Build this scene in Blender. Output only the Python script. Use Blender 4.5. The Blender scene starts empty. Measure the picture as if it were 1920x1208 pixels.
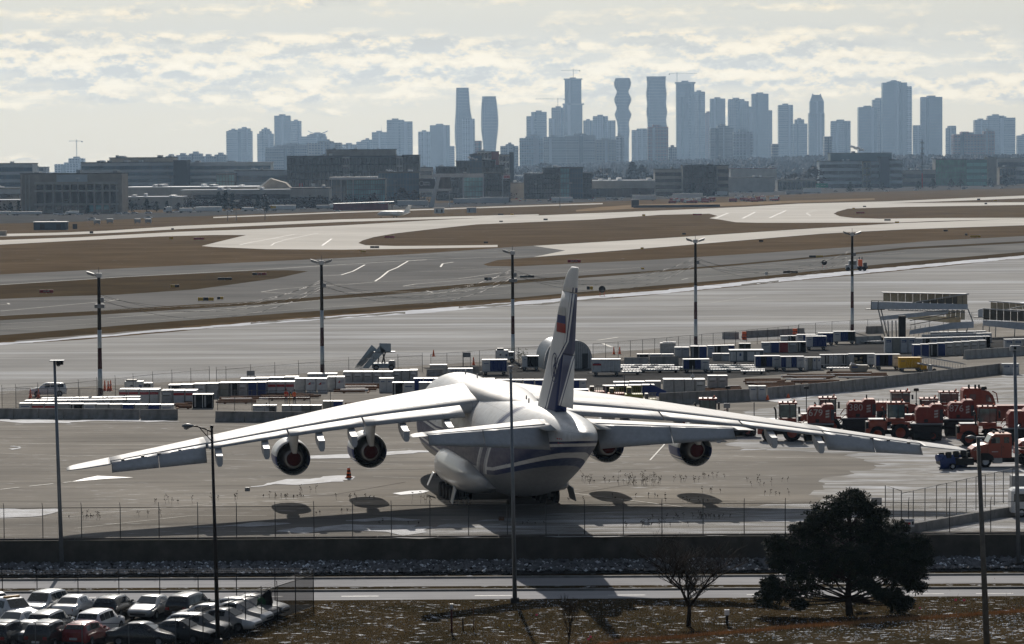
import bpy, math, random
from mathutils import Vector, Matrix, noise as mnoise
SC = bpy.context.scene
COL = SC.collection
R = math.radians
random.seed(7)
FPX = 6000.0            # focal length in pixels of a 1920 px wide frame
HORIZON = 312.0
ROLL = R(0.35)
HC = 28.17              # camera height above the apron
TH = math.atan((604 - HORIZON) / FPX)
CAM = Vector((0,0, HC))
cam_data = bpy.data.cameras.new('camera')
cam_data.sensor_width = 36.0
cam_data.lens = 36.0 * FPX / 1920.0
cam_data.clip_start = 1.0
cam_data.clip_end = 60000.0
cam = bpy.data.objects.new('camera', cam_data)
COL.objects.link(cam)
_f = Vector((0, math.cos(TH),-math.sin(TH)))
_r0 = Vector((1,0,0))
_u0 = Vector((0, math.sin(TH), math.cos(TH)))
_c, _s = math.cos(ROLL), math.sin(ROLL)
_r = _r0 * _c - _u0 * _s
_u = _r0 * _s + _u0 * _c
M = Matrix.Identity(4)
for i in range(3):
 M[i][0], M[i][1], M[i][2] = _r[i], _u[i], -_f[i]
M[0][3], M[1][3], M[2][3] = CAM
cam.matrix_world = M
SC.camera = cam
SUN_EL, SUN_AZ = 31.0,-4.0       # degrees; azimuth from +Y towards +X
sun_dir = Vector((math.sin(R(SUN_AZ)) * math.cos(R(SUN_EL)), math.cos(R(SUN_AZ)) * math.cos(R(SUN_EL)), math.sin(R(SUN_EL))))
sl = bpy.data.lights.new('sun', 'SUN')
sl.energy = 5.0
sl.angle = R(0.53)
sl.color = (1.0,0.93,0.84)
sun = bpy.data.objects.new('sun', sl)
COL.objects.link(sun)
sun.rotation_euler = sun_dir.to_track_quat('Z', 'Y').to_euler()
W = bpy.data.worlds.new('World')
SC.world = W
W.use_nodes = True
wn, wl = W.node_tree.nodes, W.node_tree.links
wn.clear()
def wnode(t, **kw):
 n = wn.new(t)
 for k, v in kw.items():
  setattr(n, k, v)
 return n
def wmath(op, a, b=None, c=None):
 n = wnode('ShaderNodeMath', operation=op)
 for i, v in enumerate((a, b, c)):
  if v is None: continue
  if isinstance(v, (int, float)): n.inputs[i].default_value = v
  else: wl.new(v, n.inputs[i])
 return n.outputs[0]
tc = wnode('ShaderNodeTexCoord')
sep = wnode('ShaderNodeSeparateXYZ')
wl.new(tc.outputs['Generated'], sep.inputs[0])
zc = wmath('MAXIMUM', sep.outputs[2], 0.0)
comb = wnode('ShaderNodeCombineXYZ')
wl.new(sep.outputs[0], comb.inputs[0]); wl.new(sep.outputs[1], comb.inputs[1]); wl.new(wmath('MAXIMUM', sep.outputs[2], 0.004), comb.inputs[2])
sky = wnode('ShaderNodeTexSky', sky_type='NISHITA')
sky.sun_disc = False
sky.sun_elevation = R(SUN_EL)
sky.sun_rotation = R(SUN_AZ)
sky.altitude = 170
sky.air_density = 1.0
sky.dust_density = 1.0
sky.ozone_density = 1.5
wl.new(comb.outputs[0], sky.inputs[0])
def cloud_noise(dz, sx, sz, detail, off=0.0):
 c = wnode('ShaderNodeCombineXYZ')
 wl.new(wmath('MULTIPLY', sep.outputs[0], sx), c.inputs[0])
 wl.new(wmath('MULTIPLY_ADD', sep.outputs[1], sx, off), c.inputs[1])
 wl.new(wmath('MULTIPLY', wmath('ADD', zc, dz), sz), c.inputs[2])
 n = wnode('ShaderNodeTexNoise')
 n.inputs['Scale'].default_value = 1.0
 n.inputs['Detail'].default_value = detail
 n.inputs['Roughness'].default_value = 0.56
 wl.new(c.outputs[0], n.inputs['Vector'])
 return n.outputs['Fac']
def wramp(x, pts, interp='LINEAR'):
 n = wnode('ShaderNodeValToRGB')
 n.color_ramp.interpolation = interp
 while len(n.color_ramp.elements) < len(pts): n.color_ramp.elements.new(0.5)
 for e, (p, v) in zip(n.color_ramp.elements, pts):
  e.position = p
  e.color = (v, v, v, 1) if isinstance(v, (int, float)) else (*v, 1)
 wl.new(x, n.inputs[0])
 return n.outputs[0]
zz = wmath('MULTIPLY', zc, 8.0)          # 0.125 rad of elevation fills the ramp
bias = wramp(zz, [(0.0,0.22),(0.11,0.33),(0.16,0.52),(0.24,0.64),(0.30,0.62),(0.345,0.40),(0.42,0.38),(0.6,0.46),(1.0,0.5)])
big = cloud_noise(0.0,10.0,130.0,9.0)
puff = cloud_noise(0.0,58.0,120.0,10.0,3.3)
puff_up = cloud_noise(0.0020,58.0,120.0,10.0,3.3)
cov = wmath('ADD', wmath('MULTIPLY_ADD', big, 0.9, wmath('MULTIPLY', puff, 0.6)), wmath('MULTIPLY_ADD', bias, 0.9,-0.82))
mask = wramp(cov, [(0.30,0.0),(0.38,0.35),(0.45,0.85),(0.58,1.0)])
relief = wmath('MULTIPLY_ADD', wmath('SUBTRACT', puff, puff_up),4.0,0.54)
lit = wramp(relief, [(0.22,(0.55,0.51,0.43)),(0.42,(0.68,0.62,0.50)),(0.60,(0.91,0.76,0.52)),(0.9,(1.02,0.86,0.60))])
veil = wramp(zz, [(0.0,(0.70,0.61,0.45)),(0.12,(0.71,0.62,0.45)),(0.3,(0.65,0.595,0.48)),(0.5,(0.61,0.575,0.48)),(1.0,(0.34,0.40,0.47))])
skys = wnode('ShaderNodeVectorMath', operation='SCALE')
skys.inputs['Scale'].default_value = 0.075
wl.new(sky.outputs[0], skys.inputs[0])
def wmix(fac, a, b):
 n = wnode('ShaderNodeMix', data_type='RGBA')
 if isinstance(fac, (int, float)): n.inputs[0].default_value = fac
 else: wl.new(fac, n.inputs[0])
 for s, v in ((n.inputs[6], a),(n.inputs[7], b)):
  if isinstance(v, tuple): s.default_value = (*v, 1)
  else: wl.new(v, s)
 return n.outputs[2]
dotn = wnode('ShaderNodeVectorMath', operation='DOT_PRODUCT')
nrm = wnode('ShaderNodeVectorMath', operation='NORMALIZE')
wl.new(tc.outputs['Generated'], nrm.inputs[0])
wl.new(nrm.outputs[0], dotn.inputs[0]); dotn.inputs[1].default_value = tuple(sun_dir)
fwd = wramp(wmath('MULTIPLY_ADD', dotn.outputs['Value'], 0.5,0.5), [(0.0,0.09),(0.5,0.13),(0.8,0.30),(0.92,1.0),(1.0,1.1)])
def wscale(c, f):
 n = wnode('ShaderNodeVectorMath', operation='SCALE')
 wl.new(c, n.inputs[0]); wl.new(f, n.inputs['Scale'])
 return n.outputs[0]
high = wramp(zz, [(0.35,0.97),(0.9,0.35)])
clear = wmix(high, skys.outputs[0], wscale(veil, fwd))       # thin veil, thinner higher up
bg = wnode('ShaderNodeBackground')
bg.inputs['Strength'].default_value = 1.0
wl.new(wmix(wmath('MULTIPLY', mask, wramp(zz, [(0.45,0.92),(1.0,0.5)])), clear, wscale(lit, fwd)), bg.inputs['Color'])
wo = wnode('ShaderNodeOutputWorld')
wl.new(bg.outputs[0], wo.inputs['Surface'])
vs = SC.view_settings
vs.view_transform = 'Standard'
vs.look = 'None'
vs.exposure = 0.0
vs.gamma = 1.0
vs.use_curve_mapping = False
SC.cycles.max_bounces = 6
SC.cycles.transparent_max_bounces = 24
SC.cycles.volume_bounces = 0
SC.cycles.caustics_reflective = False
SC.cycles.caustics_refractive = False
def ray(px, py):
 x, y = px - 960.0, py - 604.0
 x, y = _c * x - _s * y, _s * x + _c * y
 return Vector((x, FPX * math.cos(TH) - y * math.sin(TH),-FPX * math.sin(TH) - y * math.cos(TH)))
def G(px, py, z=0.0):
 """point of the level z that the photograph shows at this pixel"""
 d = ray(px, py)
 t = (z - HC) / d.z
 return CAM + d * t
def AT(px, py, Y):
 d = ray(px, py)
 return CAM + d * (Y / d.y)
def HT(px, py, Y):
 return AT(px, py, Y).z
class MB:
 def __init__(s):
  s.v, s.f, s.m, s.sm = [], [], [], []
 def add(s, verts, faces, mi=0, smooth=False):
  o = len(s.v)
  s.v.extend([tuple(p) for p in verts])
  for f in faces:
   s.f.append(tuple(i + o for i in f)); s.m.append(mi); s.sm.append(smooth)
  return s
 def hexa(s, p, mi=0):
  return s.add(p, [(0,3,2,1),(4,5,6,7),(0,1,5,4),(1,2,6,5),(2,3,7,6),(3,0,4,7)], mi)
 def box(s, x0, x1, y0, y1, z0, z1, mi=0):
  return s.hexa([(x0, y0, z0),(x1, y0, z0),(x1, y1, z0),(x0, y1, z0),(x0, y0, z1),(x1, y0, z1),(x1, y1, z1),(x0, y1, z1)], mi)
 def bbox(s, x0, x1, y0, y1, z0, z1, b=.05, mi=0):
  """box with chamfered upright and top edges"""
  r = []
  for (z, k) in ((z0,0),(z1 - b, 0),(z1, b)):
   xa, xb, ya, yb = x0 + k, x1 - k, y0 + k, y1 - k
   r.append([(xa + b, ya, z),(xb - b, ya, z),(xb, ya + b, z),(xb, yb - b, z),(xb - b, yb, z),(xa + b, yb, z),(xa, yb - b, z),(xa, ya + b, z)])
  return s.loft(r, mi, caps=True)
 def prism(s, poly, axis, a, b, mi=0):
  """extrude a 2-D outline along an axis ('x': outline is y,z; 'y': x,z; 'z': x,y)"""
  def P(q, t):
   return {'x': (t, q[0], q[1]), 'y': (q[0], t, q[1]), 'z': (q[0], q[1], t)}[axis]
  n = len(poly)
  vs_ = [P(q, a) for q in poly] + [P(q, b) for q in poly]
  fs = [tuple(range(n))[::-1], tuple(range(n, 2 * n))] + [(i, (i + 1) % n, (i + 1) % n + n, i + n) for i in range(n)]
  return s.add(vs_, fs, mi)
 def tube(s, p, q, r, n=8, r2=None, mi=0, caps=True, smooth=True):
  p, q = Vector(p), Vector(q)
  d = (q - p)
  if d.length < 1e-6: return s
  d.normalize()
  a = d.orthogonal().normalized(); b = d.cross(a)
  r2 = r if r2 is None else r2
  o = len(s.v)
  for (c, rr) in ((p, r),(q, r2)):
   for i in range(n):
    t = 2 * math.pi * i / n
    s.v.append(tuple(c + a * (rr * math.cos(t)) + b * (rr * math.sin(t))))
  for i in range(n):
   j = (i + 1) % n
   s.f.append((o + i, o + j, o + n + j, o + n + i)); s.m.append(mi); s.sm.append(smooth)
  if caps:
   s.f.append(tuple(o + i for i in range(n))[::-1]); s.m.append(mi); s.sm.append(False)
   s.f.append(tuple(o + n + i for i in range(n))); s.m.append(mi); s.sm.append(False)
  return s
 def path(s, pts, r, n=6, mi=0, r2=None):
  k = len(pts) - 1
  for i in range(k):
   ra = r if r2 is None else r + (r2 - r) * i / k
   rb = r if r2 is None else r + (r2 - r) * (i + 1) / k
   s.tube(pts[i], pts[i + 1], ra, n, rb, mi)
  return s
 def loft(s, rings, mi=0, smooth=False, caps=True, closed=True, mfun=None):
  n = len(rings[0]); o = len(s.v)
  for r in rings:
   s.v.extend([tuple(p) for p in r])
  for k in range(len(rings) - 1):
   for i in range(n if closed else n - 1):
    j = (i + 1) % n
    s.f.append((o + k * n + i, o + k * n + j, o + (k + 1) * n + j, o + (k + 1) * n + i))
    s.m.append(mfun(k, i) if mfun else mi); s.sm.append(smooth)
  if caps:
   s.f.append(tuple(o + i for i in range(n))[::-1]); s.m.append(mi); s.sm.append(False)
   e = o + (len(rings) - 1) * n
   s.f.append(tuple(e + i for i in range(n))); s.m.append(mi); s.sm.append(False)
  return s
 def lathe(s, prof, c=(0,0,0), axis='z', n=16, mi=0, smooth=True, caps=False):
  rings = []
  for (r, h) in prof:
   ring = []
   for i in range(n):
    t = 2 * math.pi * i / n
    a, b = r * math.cos(t), r * math.sin(t)
    q = {'z': (a, b, h), 'y': (a, h, -b), 'x': (h, a, b)}[axis]
    ring.append((q[0] + c[0], q[1] + c[1], q[2] + c[2]))
   rings.append(ring)
  return s.loft(rings, mi, smooth, caps)
 def wheel(s, c, r, w, axis='x', n=16, mi=0, mr=None):
  h = w / 2
  s.lathe([(r * .55,-h),(r * .93,-h),(r, -h * .7),(r, h * .7),(r * .93, h),(r * .55, h)], c, axis, n, mi)
  s.lathe([(.01,-h * .75),(r * .55,-h * .85),(r * .56,-h)], c, axis, n, mi if mr is None else mr)
  s.lathe([(r * .56, h),(r * .55, h * .85),(.01, h * .75)], c, axis, n, mi if mr is None else mr)
  return s
 def bd(s, name, mats, parent=None, loc=None, rz=0.0):
  me = bpy.data.meshes.new(name)
  me.from_pydata(s.v, [], s.f)
  if not isinstance(mats, (list, tuple)): mats = [mats]
  for m in mats: me.materials.append(m)
  me.polygons.foreach_set('material_index', s.m)
  me.polygons.foreach_set('use_smooth', s.sm)
  me.update()
  ob = bpy.data.objects.new(name, me)
  COL.objects.link(ob)
  if parent is not None: ob.parent = parent
  if loc is not None: ob.location = loc
  if rz: ob.rotation_euler = (0,0, rz)
  return ob
def Q_(*a, **k): return MB().bbox(*a, **k)
def B_(*a, **k): return MB().box(*a, **k)
def T_(*a, **k): return MB().tube(*a, **k)
def tag(o, label, cat, group=None, kind=None):
 if label: o['label'] = label
 if cat: o['category'] = cat
 if group: o['group'] = group
 if kind: o['kind'] = kind
 return o
def thing(name, label, cat, loc=(0,0,0), rz=0.0, group=None):
 o = bpy.data.objects.new(name, None)
 o.empty_display_size = 0.5
 COL.objects.link(o)
 o.location = loc
 o.rotation_euler = (0,0, rz)
 return tag(o, label, cat, group)
def structure(o):
 o['kind'] = 'structure'
 return o
def stuff(o, label=None, cat=None):
 o['kind'] = 'stuff'
 if label: o['label'] = label
 if cat: o['category'] = cat
 return o
KIDS = {}
def copy_tree(o, loc=None, rz=None, label=None, parent=None, mats=None):
 """a copy of a thing with copies of its parts (mesh data shared unless recoloured)"""
 c = o.copy(); COL.objects.link(c)
 if parent is not None: c.parent = parent
 if loc is not None: c.location = loc
 if rz is not None: c.rotation_euler = (0,0, rz)
 if label: c['label'] = label
 if mats and c.data is not None:
  key = (c.data.name, tuple(sorted((a, b.name) for a, b in mats.items())))
  if key not in KIDS:
   d = c.data.copy(); hit = False
   for i, m in enumerate(d.materials):
    if m.name in mats: d.materials[i] = mats[m.name]; hit = True
   KIDS[key] = d if hit else c.data
  c.data = KIDS[key]
 for ch in list(o.children):
  copy_tree(ch, parent=c, mats=mats)
 return c
MATS = {}
def nodes_of(name):
 m = bpy.data.materials.new(name); m.use_nodes = True
 nt = m.node_tree
 for n in list(nt.nodes): nt.nodes.remove(n)
 out = nt.nodes.new('ShaderNodeOutputMaterial')
 b = nt.nodes.new('ShaderNodeBsdfPrincipled')
 nt.links.new(b.outputs[0], out.inputs[0])
 return m, nt, b
class NT:
 """small helper for writing node graphs"""
 def __init__(s, nt): s.nt = nt; s.n = nt.nodes; s.l = nt.links
 def node(s, t, ins=None, **kw):
  n = s.n.new(t)
  for k, v in kw.items(): setattr(n, k, v)
  for k, v in (ins or {}).items(): s.put(n.inputs[k], v)
  return n
 def put(s, sock, v):
  if isinstance(v, bpy.types.NodeSocket): s.l.new(v, sock)
  elif isinstance(v, tuple) and len(v) == 3 and sock.type == 'RGBA': sock.default_value = (*v, 1)
  else: sock.default_value = v
 def math(s, op, a, b=0.0, c=0.0, clamp=False):
  n = s.node('ShaderNodeMath', operation=op, use_clamp=clamp)
  s.put(n.inputs[0], a); s.put(n.inputs[1], b); s.put(n.inputs[2], c)
  return n.outputs[0]
 def mix(s, f, a, b):
  n = s.node('ShaderNodeMix', data_type='RGBA')
  s.put(n.inputs[0], f); s.put(n.inputs[6], a); s.put(n.inputs[7], b)
  return n.outputs[2]
 def fmix(s, f, a, b):
  n = s.node('ShaderNodeMix', data_type='FLOAT')
  s.put(n.inputs[0], f); s.put(n.inputs[2], a); s.put(n.inputs[3], b)
  return n.outputs[0]
 def ramp(s, x, pts, interp='LINEAR'):
  n = s.node('ShaderNodeValToRGB')
  n.color_ramp.interpolation = interp
  while len(n.color_ramp.elements) < len(pts): n.color_ramp.elements.new(0.5)
  for e, (p, v) in zip(n.color_ramp.elements, pts):
   e.position = p
   e.color = (v, v, v, 1) if isinstance(v, (int, float)) else (*v, 1)
  s.l.new(x, n.inputs[0])
  return n.outputs[0]
 def coord(s, kind='Object', scale=(1,1,1), rot=(0,0,0), loc=(0,0,0)):
  t = s.node('ShaderNodeTexCoord')
  m = s.node('ShaderNodeMapping')
  m.inputs['Scale'].default_value = scale
  m.inputs['Rotation'].default_value = rot
  m.inputs['Location'].default_value = loc
  s.l.new(t.outputs[kind], m.inputs[0])
  return m.outputs[0]
 def noise(s, vec, scale, detail=4.0, rough=0.55):
  n = s.node('ShaderNodeTexNoise', ins={'Scale': scale, 'Detail': detail, 'Roughness': rough})
  s.l.new(vec, n.inputs['Vector'])
  return n.outputs['Fac']
 def xyz(s, vec):
  n = s.node('ShaderNodeSeparateXYZ'); s.l.new(vec, n.inputs[0])
  return n.outputs
 def bump(s, h, strength, dist, b):
  n = s.node('ShaderNodeBump', ins={'Strength': strength, 'Distance': dist})
  s.l.new(h, n.inputs['Height']); s.l.new(n.outputs[0], b.inputs['Normal'])
def mat(name, col, rough=0.6, metal=0.0, spec=None, var=0.12, scale=2.5, bump=0.0, coat=0.0, dirt=None, emit=0.0, trans=0.0):
 if name in MATS: return MATS[name]
 m, nt, b = nodes_of(name)
 h = NT(nt)
 v = h.coord()
 n1 = h.noise(v, scale, 5.0)
 dark = tuple(c * (1 - var) for c in col)
 lite = tuple(min(1.0, c * (1 + var)) for c in col)
 cc = h.mix(h.ramp(n1, [(0.3,0.0),(0.7,1.0)]), dark, lite)
 if dirt:
  n2 = h.noise(h.coord(scale=(1,1,0.35)), scale * 0.6,8.0,0.65)
  cc = h.mix(h.ramp(n2, [(0.52,0.0),(0.72, dirt[3] if len(dirt) > 3 else 0.6)]), cc, tuple(dirt[:3]))
 h.l.new(cc, b.inputs['Base Color'])
 h.l.new(h.math('MULTIPLY_ADD', n1,0.25 * rough, rough * 0.87), b.inputs['Roughness'])
 b.inputs['Metallic'].default_value = metal
 b.inputs['Specular IOR Level'].default_value = spec if spec is not None else (.5 if rough < .5 else .25 if rough < .7 else .08)
 if coat:
  b.inputs['Coat Weight'].default_value = coat
  b.inputs['Coat Roughness'].default_value = 0.08
 if emit:
  b.inputs['Emission Color'].default_value = (*col, 1); b.inputs['Emission Strength'].default_value = emit
 if trans:
  b.inputs['Transmission Weight'].default_value = trans
 if bump: h.bump(n1,1.0, bump, b)
 MATS[name] = m
 return m
WHITE = mat('white_paint', (0.72,0.72,0.70),0.45, dirt=(0.40,0.37,0.32,0.4))
LGREY = mat('light_grey_paint', (0.45,0.46,0.47),0.5, dirt=(0.25,0.23,0.20,0.5))
GREY = mat('grey_metal', (0.22,0.23,0.24),0.5, dirt=(0.12,0.10,0.08,0.4))
DARK = mat('dark_metal', (0.035,0.036,0.04),0.5)
BLACK = mat('black_plastic', (0.014,0.014,0.015),0.6)
RUBBER = mat('black_rubber', (0.018,0.018,0.019),0.8)
GALV = mat('galvanised_steel', (0.30,0.31,0.32),0.45, metal=0.6)
GLASS = mat('dark_glass', (0.02,0.027,0.03),0.08, spec=0.8, var=0.3)
TGLASS = mat('tinted_cab_glass', (0.05,0.09,0.09),0.06, spec=0.8, var=0.3)
CONC = mat('concrete_block', (0.24,0.235,0.225),0.85, scale=1.3, var=0.22, bump=0.01, dirt=(0.13,0.12,0.11,0.6))
CONC2 = mat('pale_concrete', (0.34,0.34,0.33),0.85, scale=1.1, var=0.2, bump=0.01, dirt=(0.2,0.19,0.18,0.6))
RED = mat('red_paint', (0.42,0.035,0.03),0.5)
BLUE = mat('blue_curtain', (0.025,0.045,0.16),0.75)
ORANGE = mat('safety_orange', (0.75,0.12,0.02),0.55)
YELLOW = mat('yellow_paint', (0.62,0.36,0.02),0.5, dirt=(0.2,0.12,0.03,0.3))
SNOW = mat('snow', (0.78,0.80,0.83),0.75, scale=1.0, var=0.06, bump=0.05)
WOOD = mat('weathered_timber', (0.16,0.09,0.05),0.85, var=0.35, scale=3.0)
MARK = mat('road_marking_white', (0.72,0.72,0.70),0.6, scale=2.0, var=0.15, dirt=(0.25,0.25,0.24,0.7))
# ================================================================== GROUND
def ground_mat(name, base, dark, lite, scale, rough, snow=None, spec=0.0, streak=None, bump=0.02, patch=None, fleck=None):
 """base colour broken by two sizes of noise, optional snow lying in patches and tyre/plough streaks"""
 m, nt, b = nodes_of(name)
 h = NT(nt)
 v = h.coord()
 n1 = h.noise(v, scale, 6.0,0.6)
 n2 = h.noise(v, scale * 9.0,5.0,0.65)
 c = h.mix(h.ramp(n1, [(0.32,0.0),(0.68,1.0)]), dark, lite)
 c = h.mix(h.math('MULTIPLY', h.ramp(n2, [(0.35,0.0),(0.7,1.0)]),0.55), c, base)
 ro = h.math('MULTIPLY_ADD', n1,0.2, rough - 0.1)
 if streak:
  sc, ang, amt, col = streak
  n3 = h.noise(h.coord(scale=(sc * 0.06, sc, 1), rot=(0,0, ang)),1.0,7.0,0.6)
  f = h.math('MULTIPLY', h.ramp(n3, [(0.44,0.0),(0.62,1.0)]), amt)
  c = h.mix(f, c, col)
 if patch:
  n5 = h.noise(h.coord(loc=(31,7,0)), patch[0], 3.0,0.5)
  c = h.mix(h.math('MULTIPLY', h.ramp(n5, [(0.5,0.0),(0.56,1.0)]), patch[1]), c, patch[2])
 if snow:
  sc, lo, hi, amt, ang, st = snow
  n4 = h.noise(h.coord(scale=(sc * st, sc, 1), rot=(0,0, ang), loc=(3,11,0)),1.0,10.0,0.68)
  f = h.math('MULTIPLY', h.ramp(n4, [(lo, 0.0),(hi, 1.0)]), amt)
  c = h.mix(f, c, (0.72,0.75,0.80))
  ro = h.fmix(f, ro, 0.7)
 if fleck:
  n6 = h.noise(h.coord(scale=(.35,1.6,1), rot=(0,0,.12), loc=(9,2,0)), fleck[0], 6.0,.62)
  n7 = h.noise(v, .05,3.0)
  f = h.math('MULTIPLY', h.ramp(n6, [(fleck[1], 0.0),(fleck[1] + .05,1.0)]), h.math('MULTIPLY', h.ramp(n7, [(.42,0),(.6,1)]), fleck[2]))
  c = h.mix(f, c, (.62,.63,.64))
  n8 = h.noise(h.coord(scale=(.08,.8,1), rot=(0,0,.06), loc=(1,5,0)), fleck[0] * .7,6.0,.6)
  c = h.mix(h.math('MULTIPLY', h.ramp(n8, [(.55,0),(.72,1)]),.5), c, (.09,.088,.08))
 h.l.new(c, b.inputs['Base Color'])
 h.l.new(ro, b.inputs['Roughness'])
 b.inputs['Specular IOR Level'].default_value = spec
 h.bump(n2,1.0, bump, b)
 return m
G_GRASS = ground_mat('dry_airfield_grass', (0.108,0.078,0.048),(0.078,0.056,0.034),(0.15,0.108,0.066),0.03,0.95, snow=(0.35,0.655,0.74,0.85,0.1,0.3), spec=0.0, streak=(0.25,0.12,0.6,(0.065,0.046,0.028)), bump=0.1)
G_GRASS2 = ground_mat('dark_wet_grass', (0.06,0.045,0.028),(0.045,0.034,0.02),(0.085,0.062,0.036),0.05,0.95, snow=(0.5,0.70,0.78,0.8,0.1,0.4), spec=0.0, bump=0.1)
G_FAR = ground_mat('distant_scrubland', (0.06,0.05,0.04),(0.04,0.035,0.028),(0.10,0.08,0.06),0.01,0.95, spec=0.0, bump=0.2)
G_TAXI = ground_mat('pale_concrete_pavement', (0.60,0.57,0.52),(0.50,0.475,0.43),(0.68,0.65,0.60),0.012,0.5, streak=(0.35,0.12,0.45,(0.42,0.40,0.37)), snow=(0.08,0.62,0.75,0.5,0.13,0.15), spec=0.0, bump=0.004)
G_RUN = ground_mat('dark_runway_asphalt', (0.15,0.148,0.142),(0.11,0.108,0.104),(0.19,0.186,0.178),0.02,0.6, streak=(0.4,0.115,0.6,(0.21,0.205,0.20)), spec=0.0, bump=0.006)
G_TWY = ground_mat('grey_taxiway_asphalt', (0.18,0.178,0.17),(0.13,0.129,0.124),(0.23,0.226,0.215),0.025,0.6, streak=(0.5,0.12,0.5,(0.22,0.22,0.21)), spec=0.0, bump=0.006, patch=(0.02,0.4,(0.10,0.10,0.10)))
G_APRON = ground_mat('worn_apron_asphalt', (0.27,0.252,0.225),(0.21,0.197,0.178),(0.33,0.308,0.275),0.05,0.62, streak=(0.30,0.10,0.5,(0.17,0.162,0.15)), snow=(0.16,0.66,0.80,0.55,0.10,0.22), spec=0.0, bump=0.006, patch=(0.03,0.35,(0.20,0.19,0.175)), fleck=(1.0,.60,.7))
G_APRON2 = ground_mat('far_apron_with_snow_film', (0.34,0.335,0.325),(0.26,0.257,0.25),(0.40,0.395,0.38),0.02,0.55, streak=(0.22,0.12,0.55,(0.22,0.218,0.215)), snow=(0.055,0.50,0.72,0.55,0.12,0.12), spec=0.0, bump=0.006)
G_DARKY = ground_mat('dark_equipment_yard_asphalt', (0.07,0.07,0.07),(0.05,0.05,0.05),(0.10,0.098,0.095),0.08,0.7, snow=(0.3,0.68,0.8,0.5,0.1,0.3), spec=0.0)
G_SNOWY = ground_mat('snow_dusted_apron', (0.30,0.285,0.26),(0.23,0.22,0.20),(0.36,0.345,0.32),0.06,0.62, streak=(0.5,0.18,0.5,(0.20,0.195,0.19)), snow=(0.45,0.46,0.66,0.7,0.16,0.18), spec=0.0, fleck=(1.2,.56,.8))
G_ROAD = ground_mat('wet_road_asphalt', (0.34,0.34,0.35),(0.28,0.28,0.29),(0.40,0.40,0.41),0.1,0.42, streak=(1.5,0.004,0.4,(0.24,0.24,0.25)), spec=0.0, bump=0.004)
G_BANK = ground_mat('winter_turf_with_snow_flecks', (0.040,0.031,0.018),(0.024,0.021,0.012),(0.065,0.047,0.026),0.22,0.95, snow=(1.6,0.585,0.655,0.95,0.1,0.6), spec=0.0, bump=0.06)
G_LOT = ground_mat('damp_parking_lot_asphalt', (0.06,0.06,0.058),(0.04,0.04,0.04),(0.09,0.088,0.085),0.3,0.5, snow=(0.6,0.66,0.75,0.8,0.1,0.5), spec=0.0)
G_SNOWBANK = ground_mat('old_snow_strip', (0.60,0.62,0.66),(0.42,0.43,0.46),(0.72,0.74,0.77),0.12,0.7, spec=0.0, bump=0.1)
G_TAN = ground_mat('pale_dead_grass', (0.21,0.15,0.09),(0.15,0.10,0.06),(0.28,0.21,0.13),0.04,0.95, spec=0.0, snow=(0.4,0.66,0.76,0.8,0.1,0.4))
def smooth_poly(pts, n=6):
 out = []
 k = len(pts)
 for i in range(k):
  p0, p1, p2, p3 = pts[i - 1], pts[i], pts[(i + 1) % k], pts[(i + 2) % k]
  for j in range(n):
   t = j / n
   out.append(tuple(0.5 * ((2 * p1[a]) + (-p0[a] + p2[a]) * t + (2 * p0[a] - 5 * p1[a] + 4 * p2[a] - p3[a]) * t * t + (-p0[a] + 3 * p1[a] - 3 * p2[a] + p3[a]) * t ** 3) for a in (0,1)))
 return out
def ragged(P, amp, step=1.2):
 out = []
 for a, b_ in zip(P, P[1:] + P[:1]):
  L = (b_ - a).length; n = max(1, min(160, int(L / step)))
  for k in range(n):
   p = a.lerp(b_, k / n)
   w = mnoise.fractal(Vector((p.x * .22, p.y * .09,4.4)),.7,2.1,6)
   w2 = mnoise.fractal(Vector((p.x * .22, p.y * .09,9.4)),.7,2.1,6)
   out.append(Vector((p.x + amp * 1.6 * w, p.y + amp * w2 * 1.9, p.z)))
 return out
def sheet(name, pts, m, z, zplane=0.0, smooth=0, rag=0.0):
 q = smooth_poly(pts, smooth) if smooth else pts
 P = [G(x, y, zplane) for x, y in q]
 if rag: P = ragged(P, rag)
 mb = MB().add([(p.x, p.y, zplane + z) for p in P], [tuple(range(len(P)))])
 o = mb.bd(name, m)
 me = o.data
 if me.polygons[0].normal.z < 0: me.flip_normals()
 return structure(o)
WALL_A, WALL_B = G(-500,1016), G(2400,997)
wdir = (WALL_B - WALL_A).normalized()
def wallp(s_, off=0.0, z=0.0):
 p = WALL_A + wdir * s_
 n = Vector((wdir.y, -wdir.x, 0))
 return Vector((p.x + n.x * off, p.y + n.y * off, z))
WL = (WALL_B - WALL_A).length
wl0, wl1 = wallp(-4000), wallp(WL + 4000)
o = MB().add([(wl0.x, wl0.y, 0),(wl1.x, wl1.y, 0),(26000,30000,0),(-26000,30000,0)], [(0,1,2,3)]).bd('airfield_grass', G_GRASS)
structure(o)
def far_h(x, y):
 t = max(0.0, min(1.0,(y - 4300) / 2600)); t = t * t * (3 - 2 * t)
 side = max(0.0, min(1.0,(x / max(y, 1) + 0.06) / 0.16))
 return t * (4 + 34 * side) + t * 6 * mnoise.noise(Vector((x / 700, y / 700,3)))
vv, ff = [], []
NXF, NYF = 40,26
for j in range(NYF):
 y = 3900 + (13200 - 3900) * (j / (NYF - 1)) ** 1.4
 for i in range(NXF):
  x = -9000 + 18000 * i / (NXF - 1)
  vv.append((x, y, 0.2 + far_h(x, y) if 0 < j else -1))
for j in range(NYF - 1):
 for i in range(NXF - 1):
  a = j * NXF + i
  ff.append((a, a + 1, a + NXF + 1, a + NXF))
structure(MB().add(vv, ff, 0, True).bd('far_terrain', G_FAR))
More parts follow.
